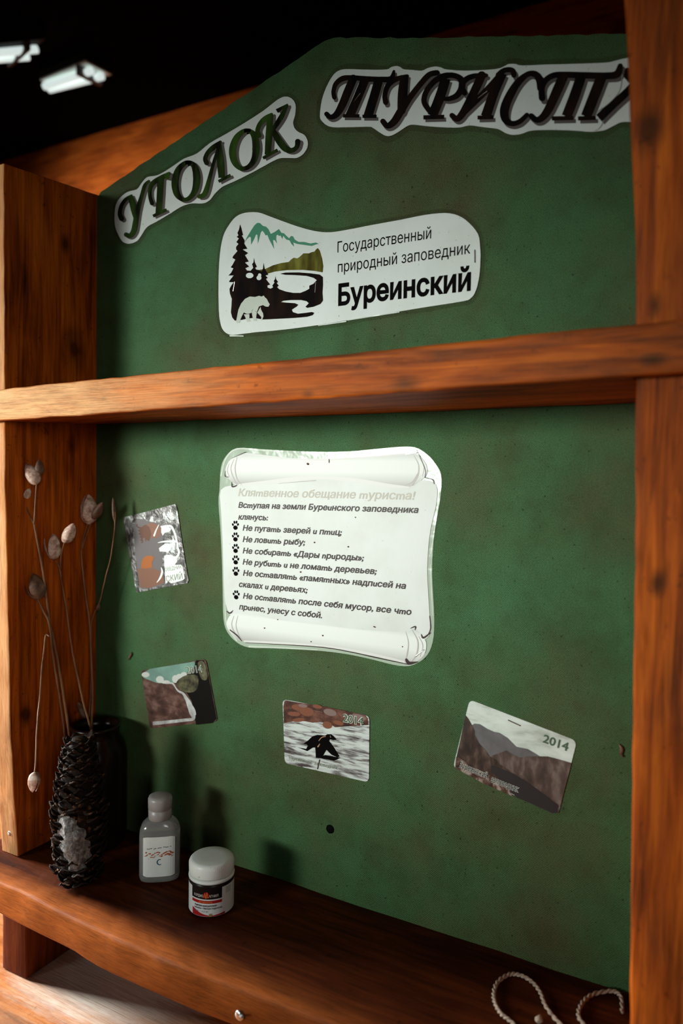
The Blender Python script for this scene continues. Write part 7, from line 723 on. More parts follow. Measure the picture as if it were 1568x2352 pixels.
# mountain
cc = [(.4884,.2308),(.5862,.2099),(.5722,.1408),(.4737,.1633)]
t = thing('pocket_calendar', 'pocket calendar card with grey mountains under pale sky, lowest and furthest right on the panel', 'calendar', centre(cc), 'pocket calendar cards on the green panel')
M_SKY = noise_print('cloud_print', 30, [(.35, (.38, .42, .36)), (.5, (.55, .62, .56)), (.7, (.66, .73, .68))], (1, 1, 3), .4, .3)
mb = MB(); slab(mb, rounded(cc), Y1, -.0001); mb.build('card', M_SKY, t)
CR2 = None
def gpx(name, L, y, mat): return polys(name, L, y, mat, t)
gpx('far_mountain_print', [[(.4914,.2072),(.4935,.209),(.4988,.2095),(.5063,.2063),(.5127,.2047),(.5179,.2046),(.5252,.2014),(.5336,.1948),(.5437,.1947),(.5518,.1916),(.5558,.1894),(.5541,.179),(.524,.1728),(.4985,.1822)]], Y2, noise_print('far_mountain_print', 40, [(.3, (.085, .08, .08)), (.7, (.16, .155, .155))]))
M_CLIFF = noise_print('cliff_print', 45, [(.32, (.035, .022, .018)), (.5, (.085, .055, .045)), (.7, (.2, .15, .13))], (2.2, 1, 1), .3)
gpx('cliff_print', [[(.5091,.1812),(.5184,.1861),(.5245,.1898),(.5297,.1873),(.5369,.1856),(.5439,.188),(.5538,.19),(.5616,.1915),(.5713,.1909),(.5823,.1897),(.5724,.1428),(.545,.1476),(.5117,.164),(.503,.1727)]], Y3, M_CLIFF)
M_SLOPE = noise_print('slope_print', 60, [(.3, (.015, .008, .006)), (.5, (.045, .025, .018)), (.72, (.13, .085, .065))], (1.8, 1, 1), .2)
gpx('slope_print', [[(.4849,.2155),(.488,.2123),(.4914,.2072),(.4941,.2024),(.4944,.1983),(.4993,.1908),(.5047,.1866),(.5091,.1812),(.5155,.1793),(.5187,.1758),(.5343,.1687),(.5567,.1573),(.5722,.1487),(.5716,.1426),(.545,.1476),(.5034,.157),(.4759,.1633),(.4766,.1716)]], Y4, M_SLOPE)
gpx('lake_print', [[(.5106,.1732),(.5177,.1725),(.5302,.1699),(.5445,.1648),(.5567,.1583),(.5725,.1498),(.5714,.1425),(.567,.1415),(.5451,.1466),(.5349,.1484),(.5222,.16),(.5116,.1671)]], Y5, plain('lake_print', (.035, .028, .028, 1), .3))
gpx('foreground_print', [[(.4759,.1633),(.4769,.1748),(.4813,.1736),(.4945,.1678),(.5138,.1624),(.5265,.1547),(.5312,.1488),(.5035,.1547)]], Y5 - .00005, noise_print('foreground_rock_print', 120, [(.35, (.03, .012, .008)), (.5, (.1, .05, .035)), (.62, (.3, .24, .2))]))
mb = MB(); words(mb, '2014', *[(.5566,.2036),(.5788,.1995)], .00759, Y3, .03); mb.build('year_text', M_Y14, t)
for body, ln in (('Буреинский', [(.4798,.1654),(.5071,.1601)]), ('заповедник', [(.5104,.1581),(.5368,.1535)])):
    mo, mi = MB(), MB(); outlined((mo, mi), body, ln, .0056, Y5 - .0002, .01); mo.build('text_outline', M_WHITEINK, t); mi.build('text_line', M_INK, t)
staple(t, *[(.5254,.2179),(.5367,.2147)], M_RUST)

# waterfall
cc = [(.0776,.2004),(.1762,.2278),(.1939,.1591),(.0927,.1325)]
t = thing('pocket_calendar', 'pocket calendar card with waterfall beside brown cliff, nearest the left side board', 'calendar', centre(cc), 'pocket calendar cards on the green panel')
M_C3 = noise_print('brown_cliff_print', 55, [(.32, (.02, .008, .006)), (.48, (.075, .032, .022)), (.66, (.17, .095, .075))], (1, 1, 1.6), 0, .3)
mb = MB(); slab(mb, rounded(cc), Y1, -.0001); mb.build('card', M_C3, t)
D_ = lambda L: L
# zoom frame: origin (310,1500), 1568 px across 200 photo px
polys('sky_print', [[(.0818,.1984),(.0915,.2045),(.1598,.2226),(.1611,.2172),(.1484,.2063),(.1387,.1988),(.1288,.1932),(.1168,.1904),(.1033,.1894),(.0916,.1909),(.0818,.1926)]], Y2, noise_print('teal_sky_print', 20, [(.3, (.10, .17, .15)), (.7, (.2, .38, .29))], (1, 1, 1), 0, .3), t)
polys('cloud_print', [[(.0915,.1977),(.0911,.1965),(.0901,.1954),(.0884,.1945),(.0864,.1938),(.0842,.1935),(.0822,.1936),(.0805,.1941),(.0794,.1949),(.079,.1959),(.0794,.197),(.0805,.1981),(.0821,.1991),(.0842,.1997),(.0863,.2),(.0884,.2),(.09,.1995),(.0911,.1987)], [(.1141,.1952),(.1137,.1937),(.1127,.1923),(.1111,.1911),(.1091,.1904),(.107,.19),(.105,.1902),(.1033,.1909),(.1022,.192),(.1019,.1934),(.1022,.1949),(.1033,.1963),(.1049,.1975),(.1069,.1982),(.109,.1985),(.111,.1983),(.1126,.1976),(.1137,.1965)], [(.1235,.1935),(.1231,.1927),(.1219,.1919),(.1202,.1912),(.118,.1906),(.1156,.1903),(.1134,.1902),(.1116,.1904),(.1105,.1908),(.11,.1915),(.1105,.1922),(.1116,.193),(.1134,.1938),(.1156,.1943),(.1179,.1947),(.1201,.1948),(.1219,.1946),(.1231,.1941)], [(.136,.1989),(.1358,.1973),(.135,.1958),(.1338,.1946),(.1323,.1938),(.1307,.1936),(.1291,.1939),(.1279,.1947),(.1271,.196),(.1268,.1975),(.127,.1992),(.1278,.2007),(.1291,.2019),(.1306,.2027),(.1322,.2029),(.1337,.2026),(.1349,.2017),(.1357,.2004)], [(.1432,.203),(.1429,.2019),(.142,.2009),(.1406,.2),(.1389,.1994),(.1371,.1991),(.1354,.1992),(.134,.1997),(.133,.2005),(.1327,.2015),(.133,.2026),(.1339,.2036),(.1353,.2045),(.137,.2051),(.1389,.2054),(.1406,.2053),(.142,.2048),(.1429,.204)], [(.149,.2064),(.1488,.2055),(.148,.2046),(.1468,.2039),(.1453,.2033),(.1437,.2031),(.1422,.2032),(.141,.2036),(.1402,.2042),(.1399,.2051),(.1402,.206),(.141,.2069),(.1422,.2076),(.1437,.2081),(.1452,.2083),(.1467,.2083),(.1479,.2079),(.1487,.2072)]], Y3, plain('cloud_white_print', (.50, .52, .48, 1), .3), t)
polys('dark_cliff_print', [[(.1623,.2244),(.1737,.2259),(.1789,.2146),(.1926,.1619),(.1859,.1557),(.1632,.1497),(.1598,.1613),(.1565,.176),(.1486,.1849),(.1368,.1893),(.1315,.1946),(.1419,.2013),(.1471,.2071),(.158,.2117)]], Y3 + .00004, plain('dark_cliff_print', (.007, .006, .005, 1), .3), t)
polys('moss_print', [[(.1354,.1973),(.1387,.2),(.1434,.203),(.1484,.2053),(.1541,.2068),(.1602,.2075),(.1645,.2066),(.166,.2027),(.1659,.1972),(.1646,.1924),(.1623,.1895),(.1589,.1873),(.1551,.1859),(.1508,.1852),(.1462,.1853),(.1421,.186),(.1387,.1875),(.1359,.1898),(.1341,.1919),(.1334,.1937),(.1337,.1953)], [(.1649,.2217),(.1671,.2241),(.1706,.2249),(.1738,.2239),(.176,.2201),(.1779,.2144),(.179,.2096),(.1789,.2066),(.178,.2045),(.1765,.2033),(.1742,.2029),(.1714,.2035),(.1689,.2057),(.1668,.2105),(.1652,.2169)]], Y3 - .00004, noise_print('moss_print', 90, [(.35, (.01, .009, .006)), (.5, (.07, .065, .028)), (.68, (.16, .16, .09))]), t)
each('waterfall_print', [{'q':([(.1182,.1904),(.1196,.1906),(.1215,.191),(.1236,.1914),(.1256,.1916),(.1269,.1915),(.1279,.1911),(.129,.1902),(.13,.1892),(.1311,.188),(.132,.1871),(.1329,.1863),(.1336,.1856),(.1342,.1849),(.135,.1843),(.1361,.1837),(.1374,.1833),(.1389,.183),(.1402,.1828),(.1414,.1825),(.1423,.182),(.1432,.1812),(.144,.1802),(.1448,.179),(.1456,.1777),(.1464,.1764),(.1472,.1751),(.1479,.1738),(.1485,.1725),(.1491,.1711),(.1496,.1698),(.1503,.1683),(.151,.1665),(.1517,.1647),(.1525,.1629),(.1533,.1613),(.1541,.16),(.155,.1591),(.1557,.1584),(.1561,.158),(.1564,.1577),(.1566,.1573),(.1568,.157),(.1569,.157),(.1571,.157),(.1568,.1567),(.1564,.1564),(.1565,.1564),(.1556,.1562),(.1533,.1557),(.1487,.1546),(.1405,.1525),(.129,.1496),(.1165,.1465),(.1051,.1437),(.0972,.1418)],[(.1181,.1919),(.1194,.1922),(.1213,.1927),(.1236,.1933),(.1259,.1936),(.1281,.1935),(.1298,.1927),(.131,.1916),(.132,.1903),(.1328,.1891),(.1337,.1882),(.1345,.1875),(.1353,.1869),(.136,.1864),(.1367,.186),(.1376,.1856),(.1386,.1854),(.1398,.1852),(.1413,.1851),(.1429,.1848),(.1445,.1842),(.1459,.1834),(.1473,.1824),(.1485,.1813),(.1497,.1802),(.1509,.1792),(.1521,.1781),(.1534,.177),(.1547,.1759),(.1558,.1746),(.1569,.173),(.1578,.1712),(.1585,.1693),(.159,.1673),(.1595,.1656),(.1599,.1642),(.1604,.1633),(.1608,.1625),(.1613,.1617),(.1618,.1607),(.1621,.1596),(.1621,.1586),(.162,.1575),(.1615,.1563),(.1605,.155),(.1592,.1541),(.1583,.1536),(.1573,.1532),(.1561,.1528),(.1537,.1523),(.1492,.1511),(.141,.1489),(.1296,.1459),(.117,.1427),(.1057,.1397),(.0978,.1377)]),'caps':[]}, {'q':([(.1515,.1736),(.1524,.1726),(.1536,.1711),(.155,.1694),(.1564,.1677),(.1574,.1663),(.1582,.1651),(.1589,.164),(.1596,.1628),(.1601,.1619),(.1605,.1611)],[(.1537,.1751),(.1547,.1742),(.1562,.1728),(.158,.1713),(.1596,.1697),(.1608,.1682),(.1617,.1668),(.1622,.1653),(.1626,.164),(.1628,.1629),(.163,.1621)]),'caps':[[(.1539,.1746),(.1537,.1739),(.153,.1734),(.1522,.1733),(.1516,.1736),(.1513,.1741),(.1516,.1748),(.1522,.1753),(.153,.1754),(.1536,.1751)],[(.163,.1618),(.1628,.1612),(.1622,.1607),(.1614,.1606),(.1607,.1609),(.1605,.1614),(.1607,.162),(.1614,.1625),(.1621,.1627),(.1628,.1624)]]}], Y4, noise_print('waterfall_print', 60, [(.3, (.25, .23, .23)), (.6, (.52, .55, .52))]), t)
mb = MB(); words(mb, '2014', *[(.149,.2069),(.1726,.2127)], .00812, Y4, .03); mb.build('year_outline', M_WHITEINK, t)
mb = MB(); words(mb, '2014', *[(.149,.2069),(.1726,.2127)], .00812, Y4 - .0001, -.004); mb.build('year_text', M_Y14, t)

# ------------------------------------------------------------------ things on the lower shelf
def pine_cone(cx, cy, h):
    t = thing('pine_cone', 'tall dark pine cone with grey resin patch standing on the lower shelf', 'pine cone', (cx, cy, 0))
    k = NT('cone_scale'); n = k.noise(k.coord((1, 1, 1)), 160, 4, .65); k.color(k.ramp(n, [(.35, (.004, .0016, .0008)), (.58, (.014, .0055, .0025)), (.70, (.16, .07, .032))])); k.b.inputs['Roughness'].default_value = .7; k.b.inputs['Specular IOR Level'].default_value = .12; k.bump(n, .7, .001); ms = k.m
    k = NT('cone_resin'); n = k.noise(k.coord((1, 1, 1)), 220, 5, .7); k.color(k.ramp(n, [(.34, (.03, .024, .02)), (.5, (.15, .14, .135)), (.72, (.42, .41, .40))])); k.b.inputs['Roughness'].default_value = .5; k.bump(n, 1.0, .002); mr = k.m
    prof = lambda z: .0262 * (max(0.0, math.sin(math.pi * (0.16 + .80 * z / h))) ** .55)
    mb = MB(); lathe(mb, [(prof(h * i / 20) * .82, h * .98 * i / 20 + .001) for i in range(21)], cx, cy, 0, 28); mb.build('core', ms, t, True)
    random.seed(11); N = 190; mb = MB(); mg = MB()
    for i in range(N):
        z = h * (i + .5) / N * .97 + .002; a = i * 2.39996; r = prof(z)
        ln = random.uniform(.008, .0125) * (1.15 if z < h * .55 else .85); wd = random.uniform(.005, .0085)
        d = Vector((math.cos(a), math.sin(a), 0)); s = Vector((-math.sin(a), math.cos(a), 0)); up = Vector((0, 0, 1))
        tilt = random.uniform(-.1, .55)
        base = Vector((cx, cy, z)) + d * r * .72
        dirv = (d * math.cos(tilt) + up * math.sin(tilt)); nrm = (up * math.cos(tilt) - d * math.sin(tilt))
        v = []; f = []; nu, nv = 6, 5
        tw = random.uniform(-.5, .5)
        for u in range(nu):
            for q in range(nv):
                U = u / (nu - 1); V = q / (nv - 1) * 2 - 1
                ww = wd * (.45 + .75 * math.sin(math.pi * min(1, U * .75 + .12))) * (1 - .35 * max(0, U - .8) * 5 * abs(V))
                cup = -.0028 * V * V * U + .0035 * U ** 3 + random.uniform(-.0004, .0004)
                p = base + dirv * ln * U * (1 - .15 * V * V) + s * V * ww + nrm * (cup + tw * V * .001)
                p.z = max(p.z, .0012); v.append(p)
        n0 = len(v)
        v += [p - nrm * .0011 * (0.6 + .8 * (j // nv) / (nu - 1)) for j, p in enumerate(v)]
        for p in v: p.z = max(p.z, .0004)
        for u in range(nu - 1):
            for q in range(nv - 1):
                b = u * nv + q; f.append((b, b + nv, b + nv + 1, b + 1)); f.append((n0 + b + 1, n0 + b + nv + 1, n0 + b + nv, n0 + b))
        rim = [q for q in range(nv)] + [u * nv + nv - 1 for u in range(1, nu)] + [(nu - 1) * nv + q for q in range(nv - 2, -1, -1)] + [u * nv for u in range(nu - 2, 0, -1)]
        for j in range(len(rim)):
            A, B = rim[j], rim[(j + 1) % len(rim)]; f.append((A, B, B + n0, A + n0))
        front = (d.dot(Vector((.62, -.78, 0)).normalized()))
        gone = front > .80 and .028 < z < .082
        if not gone: (mg if front > .70 and z < .03 and i % 3 == 0 else mb).add(v, f)
    tag(mb.build('scales', ms, t, True), kind='stuff')
    tag(mg.build('resin_scales', mr, t, True), 'grey resin-coated scales near the base')
    # resin patch bulging from the broken front
    mr_ = MB(); v = []; f = []; n = 14; ctr = Vector((.52, -.85, 0)).normalized(); sd = Vector((-ctr.y, ctr.x, 0))
    for i in range(n):
        for j in range(n):
            U = (i / (n - 1) * 2 - 1); V = (j / (n - 1) * 2 - 1)
            p = Vector((cx, cy, .052 + .030 * V)) + ctr * (prof(.05) * .84 + .006 * (1 - U * U) * (1 - V * V) + .0035 * noise.noise(Vector((U * 4, V * 5, 1)))) + sd * (.015 * U * (1 - .35 * V * V + .5 * noise.noise(Vector((U, V * 3, 4)))) - .004 * V)
            p -= ctr * .006 * (U * U) ; v.append(p)
    for i in range(n - 1):
        for j in range(n - 1): b = i * n + j; f.append((b, b + n, b + n + 1, b + 1))
    mr_.add(v, f); tag(mr_.build('resin_patch', mr, t, True), 'grey crusted resin patch')
pine_cone(.097, -.112, .158)

# dark glass jar holding the dried stalks
k = NT('dark_brown_glass'); k.color((.006, .002, .0012, 1)); k.b.inputs['Roughness'].default_value = .25; k.b.inputs['Specular IOR Level'].default_value = .2; M_DARKGLASS = k.m
t = thing('dark_jar', 'nearly black brown jar behind the pine cone, holding dried stalks', 'jar', (.045, -.041, 0))
mb = MB(); lathe(mb, [(.030, .0005), (.0345, .003), (.036, .012), (.036, .105), (.033, .118), (.027, .126), (.027, .136), (.0285, .138), (.0285, .141), (.025, .141), (.024, .128), (.031, .112), (.033, .1), (.033, .012), (.02, .008)], .045, -.041, 0, 48); mb.build('body', M_DARKGLASS, t, True)

# dried stalks with seed capsules
M_STALK = noise_print('dry_stalk', 90, [(.3, (.10, .035, .012)), (.6, (.30, .13, .055)), (.8, (.42, .23, .12))], (1, 1, .2), 0, .6)
def pod_mat():
    k = NT('dry_pod'); n = k.noise(k.coord((1, 1, 1)), 150, 4, .65); k.color(k.ramp(n, [(.32, (.20, .085, .05)), (.48, (.50, .32, .24)), (.7, (.80, .64, .55))])); k.b.inputs['Roughness'].default_value = .6; k.bump(n, .5, .001); return k.m
M_POD = pod_mat(); M_PODD = noise_print('dark_dry_pod', 140, [(.3, (.04, .015, .007)), (.6, (.16, .075, .04)), (.8, (.3, .17, .11))], (1, 1, 1), 0, .6)
def pod(parent, a, b, w, mat=None, open_=0, name='seed_pod', seed=0):
    """capsule from stem end a to tip b, half-width w; open_>0 splits it into valves"""
    mat = mat or M_POD; a = Vector(a); b = Vector(b); ax = (b - a); L = ax.length; ax.normalize()
    e1 = ax.cross(Vector((.3, 1, .2))).normalized(); e2 = ax.cross(e1); mb = MB(); n = 16; m = 12
    valves = [(0, 2 * math.pi)] if not open_ else [(k * 2.094, k * 2.094 + 2.094) for k in range(3)]
    for vi, (t0, t1) in enumerate(valves):
        v = []; f = []; full = not open_; cols = n if full else 8
        mid = (t0 + t1) / 2
        for i in range(m + 1):
            U = i / m; r = w * (math.sin(math.pi * (U ** .8)) ** .7 if 0 < U < 1 else 0.02) * (1 - .12 * U) + .0002
            for k in range(cols):
                th = t0 + (t1 - t0) * k / (cols if full else cols - 1)
                rr = r * (1 + .10 * math.cos(3 * th) + .12 * noise.noise(Vector((math.cos(th) * 2 + seed, math.sin(th) * 2, U * 5))))
                p = a + ax * L * U + (e1 * math.cos(th) + e2 * math.sin(th)) * rr
                if open_: p += (e1 * math.cos(mid) + e2 * math.sin(mid)) * open_ * U * U * L
                v.append(p)
        for i in range(m):
            for k in range(cols if full else cols - 1): f.append((i * cols + k, i * cols + (k + 1) % cols, (i + 1) * cols + (k + 1) % cols, (i + 1) * cols + k))
        mb.add(v, f)
    return mb.build(name, mat, parent, True)
GRP = 'dried stalks in the dark jar'
YS = -.041
def stalk(label, main, r0=.0013, r1=.0008, branches=(), group=GRP):
    pts = cat(main, 5); t = thing('dried_stalk', label, 'dried plant', pts[-1], group)
    mb = MB(); n = len(pts)
    pts = [p + Vector((0.0006 * noise.noise(p * 90), 0, 0)) for p in pts]
    tube_pts(mb, pts, [r1 + (r0 - r1) * i / (n - 1) for i in range(n)], 7); mb.build('stem', M_STALK, t, True)
    for b in branches:
        q = cat(b, 4); mb = MB(); tube_pts(mb, q, [.0006 + .0004 * i / (len(q) - 1) for i in range(len(q))], 6); mb.build('twig', M_STALK, t, True)
    return t
# leftmost, tall
m = [(.0116,-.1,.3785),(.013,-.0947,.3494),(.0133,-.0893,.3223),(.0137,-.084,.2868),(.0124,-.0787,.2602),(.0113,-.0733,.2447),(.0155,-.068,.2051),(.021,-.0627,.1523),(.0215,-.0573,.1145),(.0183,-.052,.0872)]
t = stalk('tallest dried stalk, with a group of pale capsules at top left', m, .0017, .0011, [[(-.0034,-.1,.4045),(.0024,-.1,.3914),(.0116,-.1,.3781)], [(.0155,-.1,.4228),(.0139,-.1,.4058),(.0116,-.1,.3781)], [(.0178,-.098,.4344),(.013,-.098,.4212),(.0121,-.098,.4088)]])
a = [(-.0016,-.1,.4041),(-.0163,-.1,.432),(.0162,-.1,.4225),(-.001,-.1,.4458),(.0169,-.1,.4317),(.0191,-.1,.4502)]; pod(t, a[0], a[1], .0086, seed=1); pod(t, a[2], a[3], .0078, seed=2); pod(t, [(.0126,-.094,.4329)][0], [(.0126,-.094,.451)][0], .005, M_PODD, seed=3)
# open-pod stalk joining it
m = [(.0068,-.092,.2936),(.0113,-.0877,.2791),(.0154,-.0835,.2661),(.014,-.0793,.2493),(.0122,-.075,.2257),(.0146,-.0707,.1926),(.0162,-.0665,.1624),(.0171,-.0623,.1284),(.0158,-.058,.0887)]
t = stalk('dried stalk with a burst dark capsule, left of the middle', m, .0014, .0011)
a = [(.0108,-.092,.2923),(-.0032,-.092,.3181)]; pod(t, a[0], a[1], .0105, M_PODD, .28, 'burst_pod', 4)
# heart pod
m = [(.0173,-.07,.327),(.0154,-.066,.3136),(.013,-.062,.3032),(.0154,-.058,.2752),(.0184,-.054,.2338),(.0251,-.05,.1959),(.0311,-.046,.1627),(.0349,-.042,.1423),(.034,-.038,.1226),(.031,-.034,.0837)]
t = stalk('dried stalk with a heart-shaped split pale capsule and an oval one', m, .0014, .0008, [[(.0084,-.069,.3352),(.0161,-.069,.3268),(.0189,-.069,.3158)], [(.0257,-.07,.3579),(.02,-.07,.3416),(.0191,-.07,.3255)]])
a = [(.0085,-.07,.3353),(.0026,-.07,.3648),(.0251,-.07,.356),(.0404,-.07,.379)]; pod(t, a[0], a[1], .0082, M_POD, .2, 'burst_pod', 5); pod(t, a[2], a[3], .0072, seed=6)
a = [(.0236,-.036,.1429),(.0082,-.036,.1598),(.0271,-.036,.1443),(.0189,-.036,.1598)]; pod(t, a[0], a[1], .0042, M_PODD, .1, 'dry_leaf', 7)
# right stalk with big pod
m = [(.0081,-.03,.3452),(.0093,-.03,.3277),(.0117,-.03,.3127),(.0165,-.03,.2846),(.0218,-.03,.2608),(.0249,-.03,.2217),(.0275,-.03,.1715),(.0253,-.03,.1203),(.0243,-.03,.081)]
t = stalk('dried stalk with a big mottled capsule overlapping the edge of the green panel', m, .0016, .0009, [[(.0185,-.03,.3758),(.0116,-.03,.358),(.0081,-.03,.3444)], [(.0244,-.03,.3769),(.0163,-.03,.3615),(.0088,-.03,.3444)]])
a = [(.0209,-.03,.3751),(.0189,-.03,.4112),(.0273,-.03,.382),(.0433,-.03,.4023)]; pod(t, a[0], a[1], .0105, M_POD, .05, 'seed_pod', 8); pod(t, a[2], a[3], .0055, M_PODD, 0, 'dry_leaf', 9)
# thin bent one
m = [(.0537,-.024,.4074),(.0569,-.024,.3928),(.0574,-.024,.3797),(.0514,-.024,.3399),(.0424,-.024,.3128),(.0333,-.024,.2837),(.0213,-.024,.2632),(.0183,-.024,.2468),(.0196,-.024,.2028),(.0152,-.024,.1338),(.0142,-.024,.0769)]
t = stalk('thin dark bent stalk rising in front of the green panel', m, .0009, .0006)
a = [(.0568,-.024,.3797),(.0537,-.024,.4082),(.0287,-.024,.2715),(.0315,-.024,.2802)]; pod(t, a[0], a[1], .0022, M_PODD, 0, 'dry_leaf', 10); pod(t, a[2], a[3], .003, M_PODD, 0, 'dry_leaf', 11)
# broken stalk hanging down
m = [(.022,-.088,.2509),(.0182,-.09,.252),(.0233,-.096,.2376),(.0314,-.106,.2157),(.0404,-.116,.1871),(.0494,-.126,.1685),(.0551,-.132,.1442),(.0592,-.136,.1283),(.0595,-.138,.1186)]
t = stalk('snapped stalk hanging down left of the pine cone with one pale capsule at its tip', m[::-1], .0010, .0010)
a = [(.0608,-.138,.1202),(.0581,-.138,.0985)]; pod(t, a[0], a[1], .0062, M_POD, .08, 'seed_pod', 12)

# --- clear hand-gel bottle
bx, by = .166, -.063; FACE = math.atan2(-.658 - by, .7097 - bx)   # towards the middle of the room
BROT = math.radians(38)
t = thing('gel_bottle', 'small clear plastic bottle with white sticker and frosted cap, beside the pine cone', 'bottle', (bx, by, 0))
k = NT('clear_plastic'); k.color((.85, .85, .83, 1)); k.b.inputs['Transmission Weight'].default_value = .85; k.b.inputs['Roughness'].default_value = .12; k.b.inputs['IOR'].default_value = 1.45; M_CLEAR = k.m
k = NT('clear_gel'); k.color((.42, .38, .37, 1)); k.b.inputs['Transmission Weight'].default_value = .7; k.b.inputs['Roughness'].default_value = .2; k.b.inputs['IOR'].default_value = 1.36; M_GEL = k.m
k = NT('frosted_cap'); k.color((.33, .30, .29, 1)); k.b.inputs['Transmission Weight'].default_value = .2; k.b.inputs['Roughness'].default_value = .38; M_CAP = k.m
def squarish(i, kk, n=48): 
    return 0
def ovl(mb, prof, ex):   # rounded-rectangle lathe
    n = 56; v = []; f = []; c, s = math.cos(BROT), math.sin(BROT)
    for (rx, ry, z) in prof:
        for q in range(n):
            a = 2 * math.pi * q / n; ca, sa = math.cos(a), math.sin(a)
            x = rx * math.copysign(abs(ca) ** (2 / ex), ca); y = ry * math.copysign(abs(sa) ** (2 / ex), sa)
            v.append((bx + x * c - y * s, by + x * s + y * c, z))
    m = len(prof)
    for i in range(m - 1):
        for q in range(n): f.append((i * n + q, i * n + (q + 1) % n, (i + 1) * n + (q + 1) % n, (i + 1) * n + q))
    f.append(tuple(range(n))[::-1]); f.append(tuple(range((m - 1) * n, m * n))); mb.add(v, f)
mb = MB(); ovl(mb, [(.0175, .010, .0004), (.0205, .0125, .002), (.0215, .0135, .006), (.0215, .0135, .050), (.0208, .013, .056), (.0185, .012, .0615), (.014, .0105, .0655), (.0105, .0095, .067), (.009, .009, .068)], 3.0); mb.build('body', M_CLEAR, t, True)
mb = MB(); ovl(mb, [(.016, .009, .0065), (.0195, .0115, .009), (.0198, .0118, .048), (.019, .0112, .0485)], 3.0); mb.build('gel', M_GEL, t, True)
mb = MB(); lathe(mb, [(.0115, .0665), (.0122, .067), (.0124, .076), (.0118, .0765), (.0118, .0775), (.0126, .078), (.0128, .088), (.0118, .0905), (.009, .0915)], bx, by, 0, 48); cp = mb.build('cap', M_CAP, t, True)
def bpt(u, z, o=.0004):   # a point on the bottle's label side
    c, s = math.cos(BROT), math.sin(BROT); x = u; y = -(.0135 * (max(0, 1 - abs(u / .0215) ** 3)) ** (1 / 3) + o)
    return (bx + x * c - y * s, by + x * s + y * c, z)
def onbottle(mb, poly, o):
    p = list(poly)
    if area2(p) < 0: p.reverse()
    tri = tessellate_polygon([[Vector((a, b, 0)) for a, b in p]])
    f = []
    for a, b, c in tri:
        A = (p[b][0] - p[a][0]) * (p[c][1] - p[a][1]) - (p[c][0] - p[a][0]) * (p[b][1] - p[a][1])
        f.append((a, b, c) if A > 0 else (c, b, a))
    mb.add([bpt(a, b, o) for a, b in p], f)
mb = MB(); n = 14; U0, U1, Z0, Z1 = -.0165, .0165, .0085, .0515; v = []; f = []
for i in range(n + 1):
    u = U0 + (U1 - U0) * i / n; e = min(i, n - i); ins = (.0012, .0003, 0)[min(e, 2)]
    v += [bpt(u, Z0 + ins), bpt(u, Z1 - ins)]
for i in range(n): f.append((2 * i, 2 * i + 2, 2 * i + 3, 2 * i + 1))
mb.add(v, f); lab = mb.build('sticker', paper('bottle_sticker_paper', (.70, .72, .70, 1), .5), t)
random.seed(5); mo = MB(); mk_ = MB(); mbl = MB()
for i in range(26):
    u = -.0145 + .029 * i / 25; z = .0335 + .0013 * math.sin(i * .7) + .0012 * i / 25
    for j in range(2):
        zz = z - .0028 * j + random.uniform(-.0006, .0006); w_, h_ = random.uniform(.0005, .0012), random.uniform(.0003, .0011)
        if random.random() < .82: onbottle(mo, [(u - w_, zz - h_), (u + w_, zz - h_ * .4), (u + w_ * .8, zz + h_), (u - w_ * .6, zz + h_ * .7)], .0006)
for i in range(18):
    u = -.012 + .024 * i / 17; z = .0392 + .0012 * i / 17 + random.uniform(-.0006, .0006)
    if random.random() < .75: onbottle(mk_, [(u - .0004, z - .0005), (u + .0005, z - .0003), (u + .0004, z + .0004), (u - .0003, z + .0006)], .0006)
for a0 in range(70, 290, 12):
    a = math.radians(a0); b = math.radians(a0 + 12); 
    onbottle(mbl, [(.0010 + .0033 * math.cos(a), .0245 + .0033 * math.sin(a)), (.0010 + .0033 * math.cos(b), .0245 + .0033 * math.sin(b)), (.0010 + .0022 * math.cos(b), .0245 + .0024 * math.sin(b)), (.0010 + .0022 * math.cos(a), .0245 + .0024 * math.sin(a))], .0006)
mo.build('worn_orange_print', plain('orange_print', (.36, .07, .015, 1)), lab); mk_.build('worn_black_print', plain('grey_print', (.07, .07, .07, 1)), lab); mbl.build('blue_print', plain('blue_print', (.03, .09, .14, 1)), lab)

# --- tablet jar
jx, jy, jr = .2475, -.0765, .0228
t = thing('tablet_jar', 'small white screw-top tablet jar with black, white and red label', 'jar', (jx, jy, 0))
JF = math.radians(-62) - math.radians(4)
M_WPL = paper('white_plastic', (.70, .72, .70, 1), .42, .4, .6); M_JB = plain('jar_black', (.012, .008, .008, 1), .3); M_JR = plain('jar_red', (.32, .012, .014, 1), .35); M_JW = paper('jar_label_white', (.62, .63, .63, 1), .35, .4, .3); M_JO = plain('jar_orange', (.7, .14, .03, 1), .35)
mb = MB(); lathe(mb, [(.019, .0004), (.0215, .0012), (.0224, .003), (.0224, .031), (.0215, .0335), (.0195, .0345), (.0195, .0385), (.015, .039)], jx, jy, 0, 64); mb.build('body', M_JB, t, True)
mb = MB(); lathe(mb, [(.0205, .0335), (.0228, .0338), (.0230, .0352), (.0228, .0366), (.0205, .0368)], jx, jy, 0, 64); mb.build('tamper_ring', M_WPL, t, True)
mb = MB()
rip = lambda i, q: (.0004 if q % 2 == 0 else -.0003) if 1 <= i <= 4 else 0
lathe(mb, [(.0195, .0372), (.0216, .0375), (.0221, .039), (.0224, .0475), (.0216, .0498), (.0206, .0512), (.0186, .0519), (.010, .0520), (.001, .0521)], jx, jy, 0, 150, ripple=rip); mb.build('lid', M_WPL, t, True)
def jpt(u, z, o):   # u metres along the jar's wall from the middle of the label
    a = JF + u / jr; r = .0224 + o
    return (jx + r * math.cos(a), jy + r * math.sin(a), z)
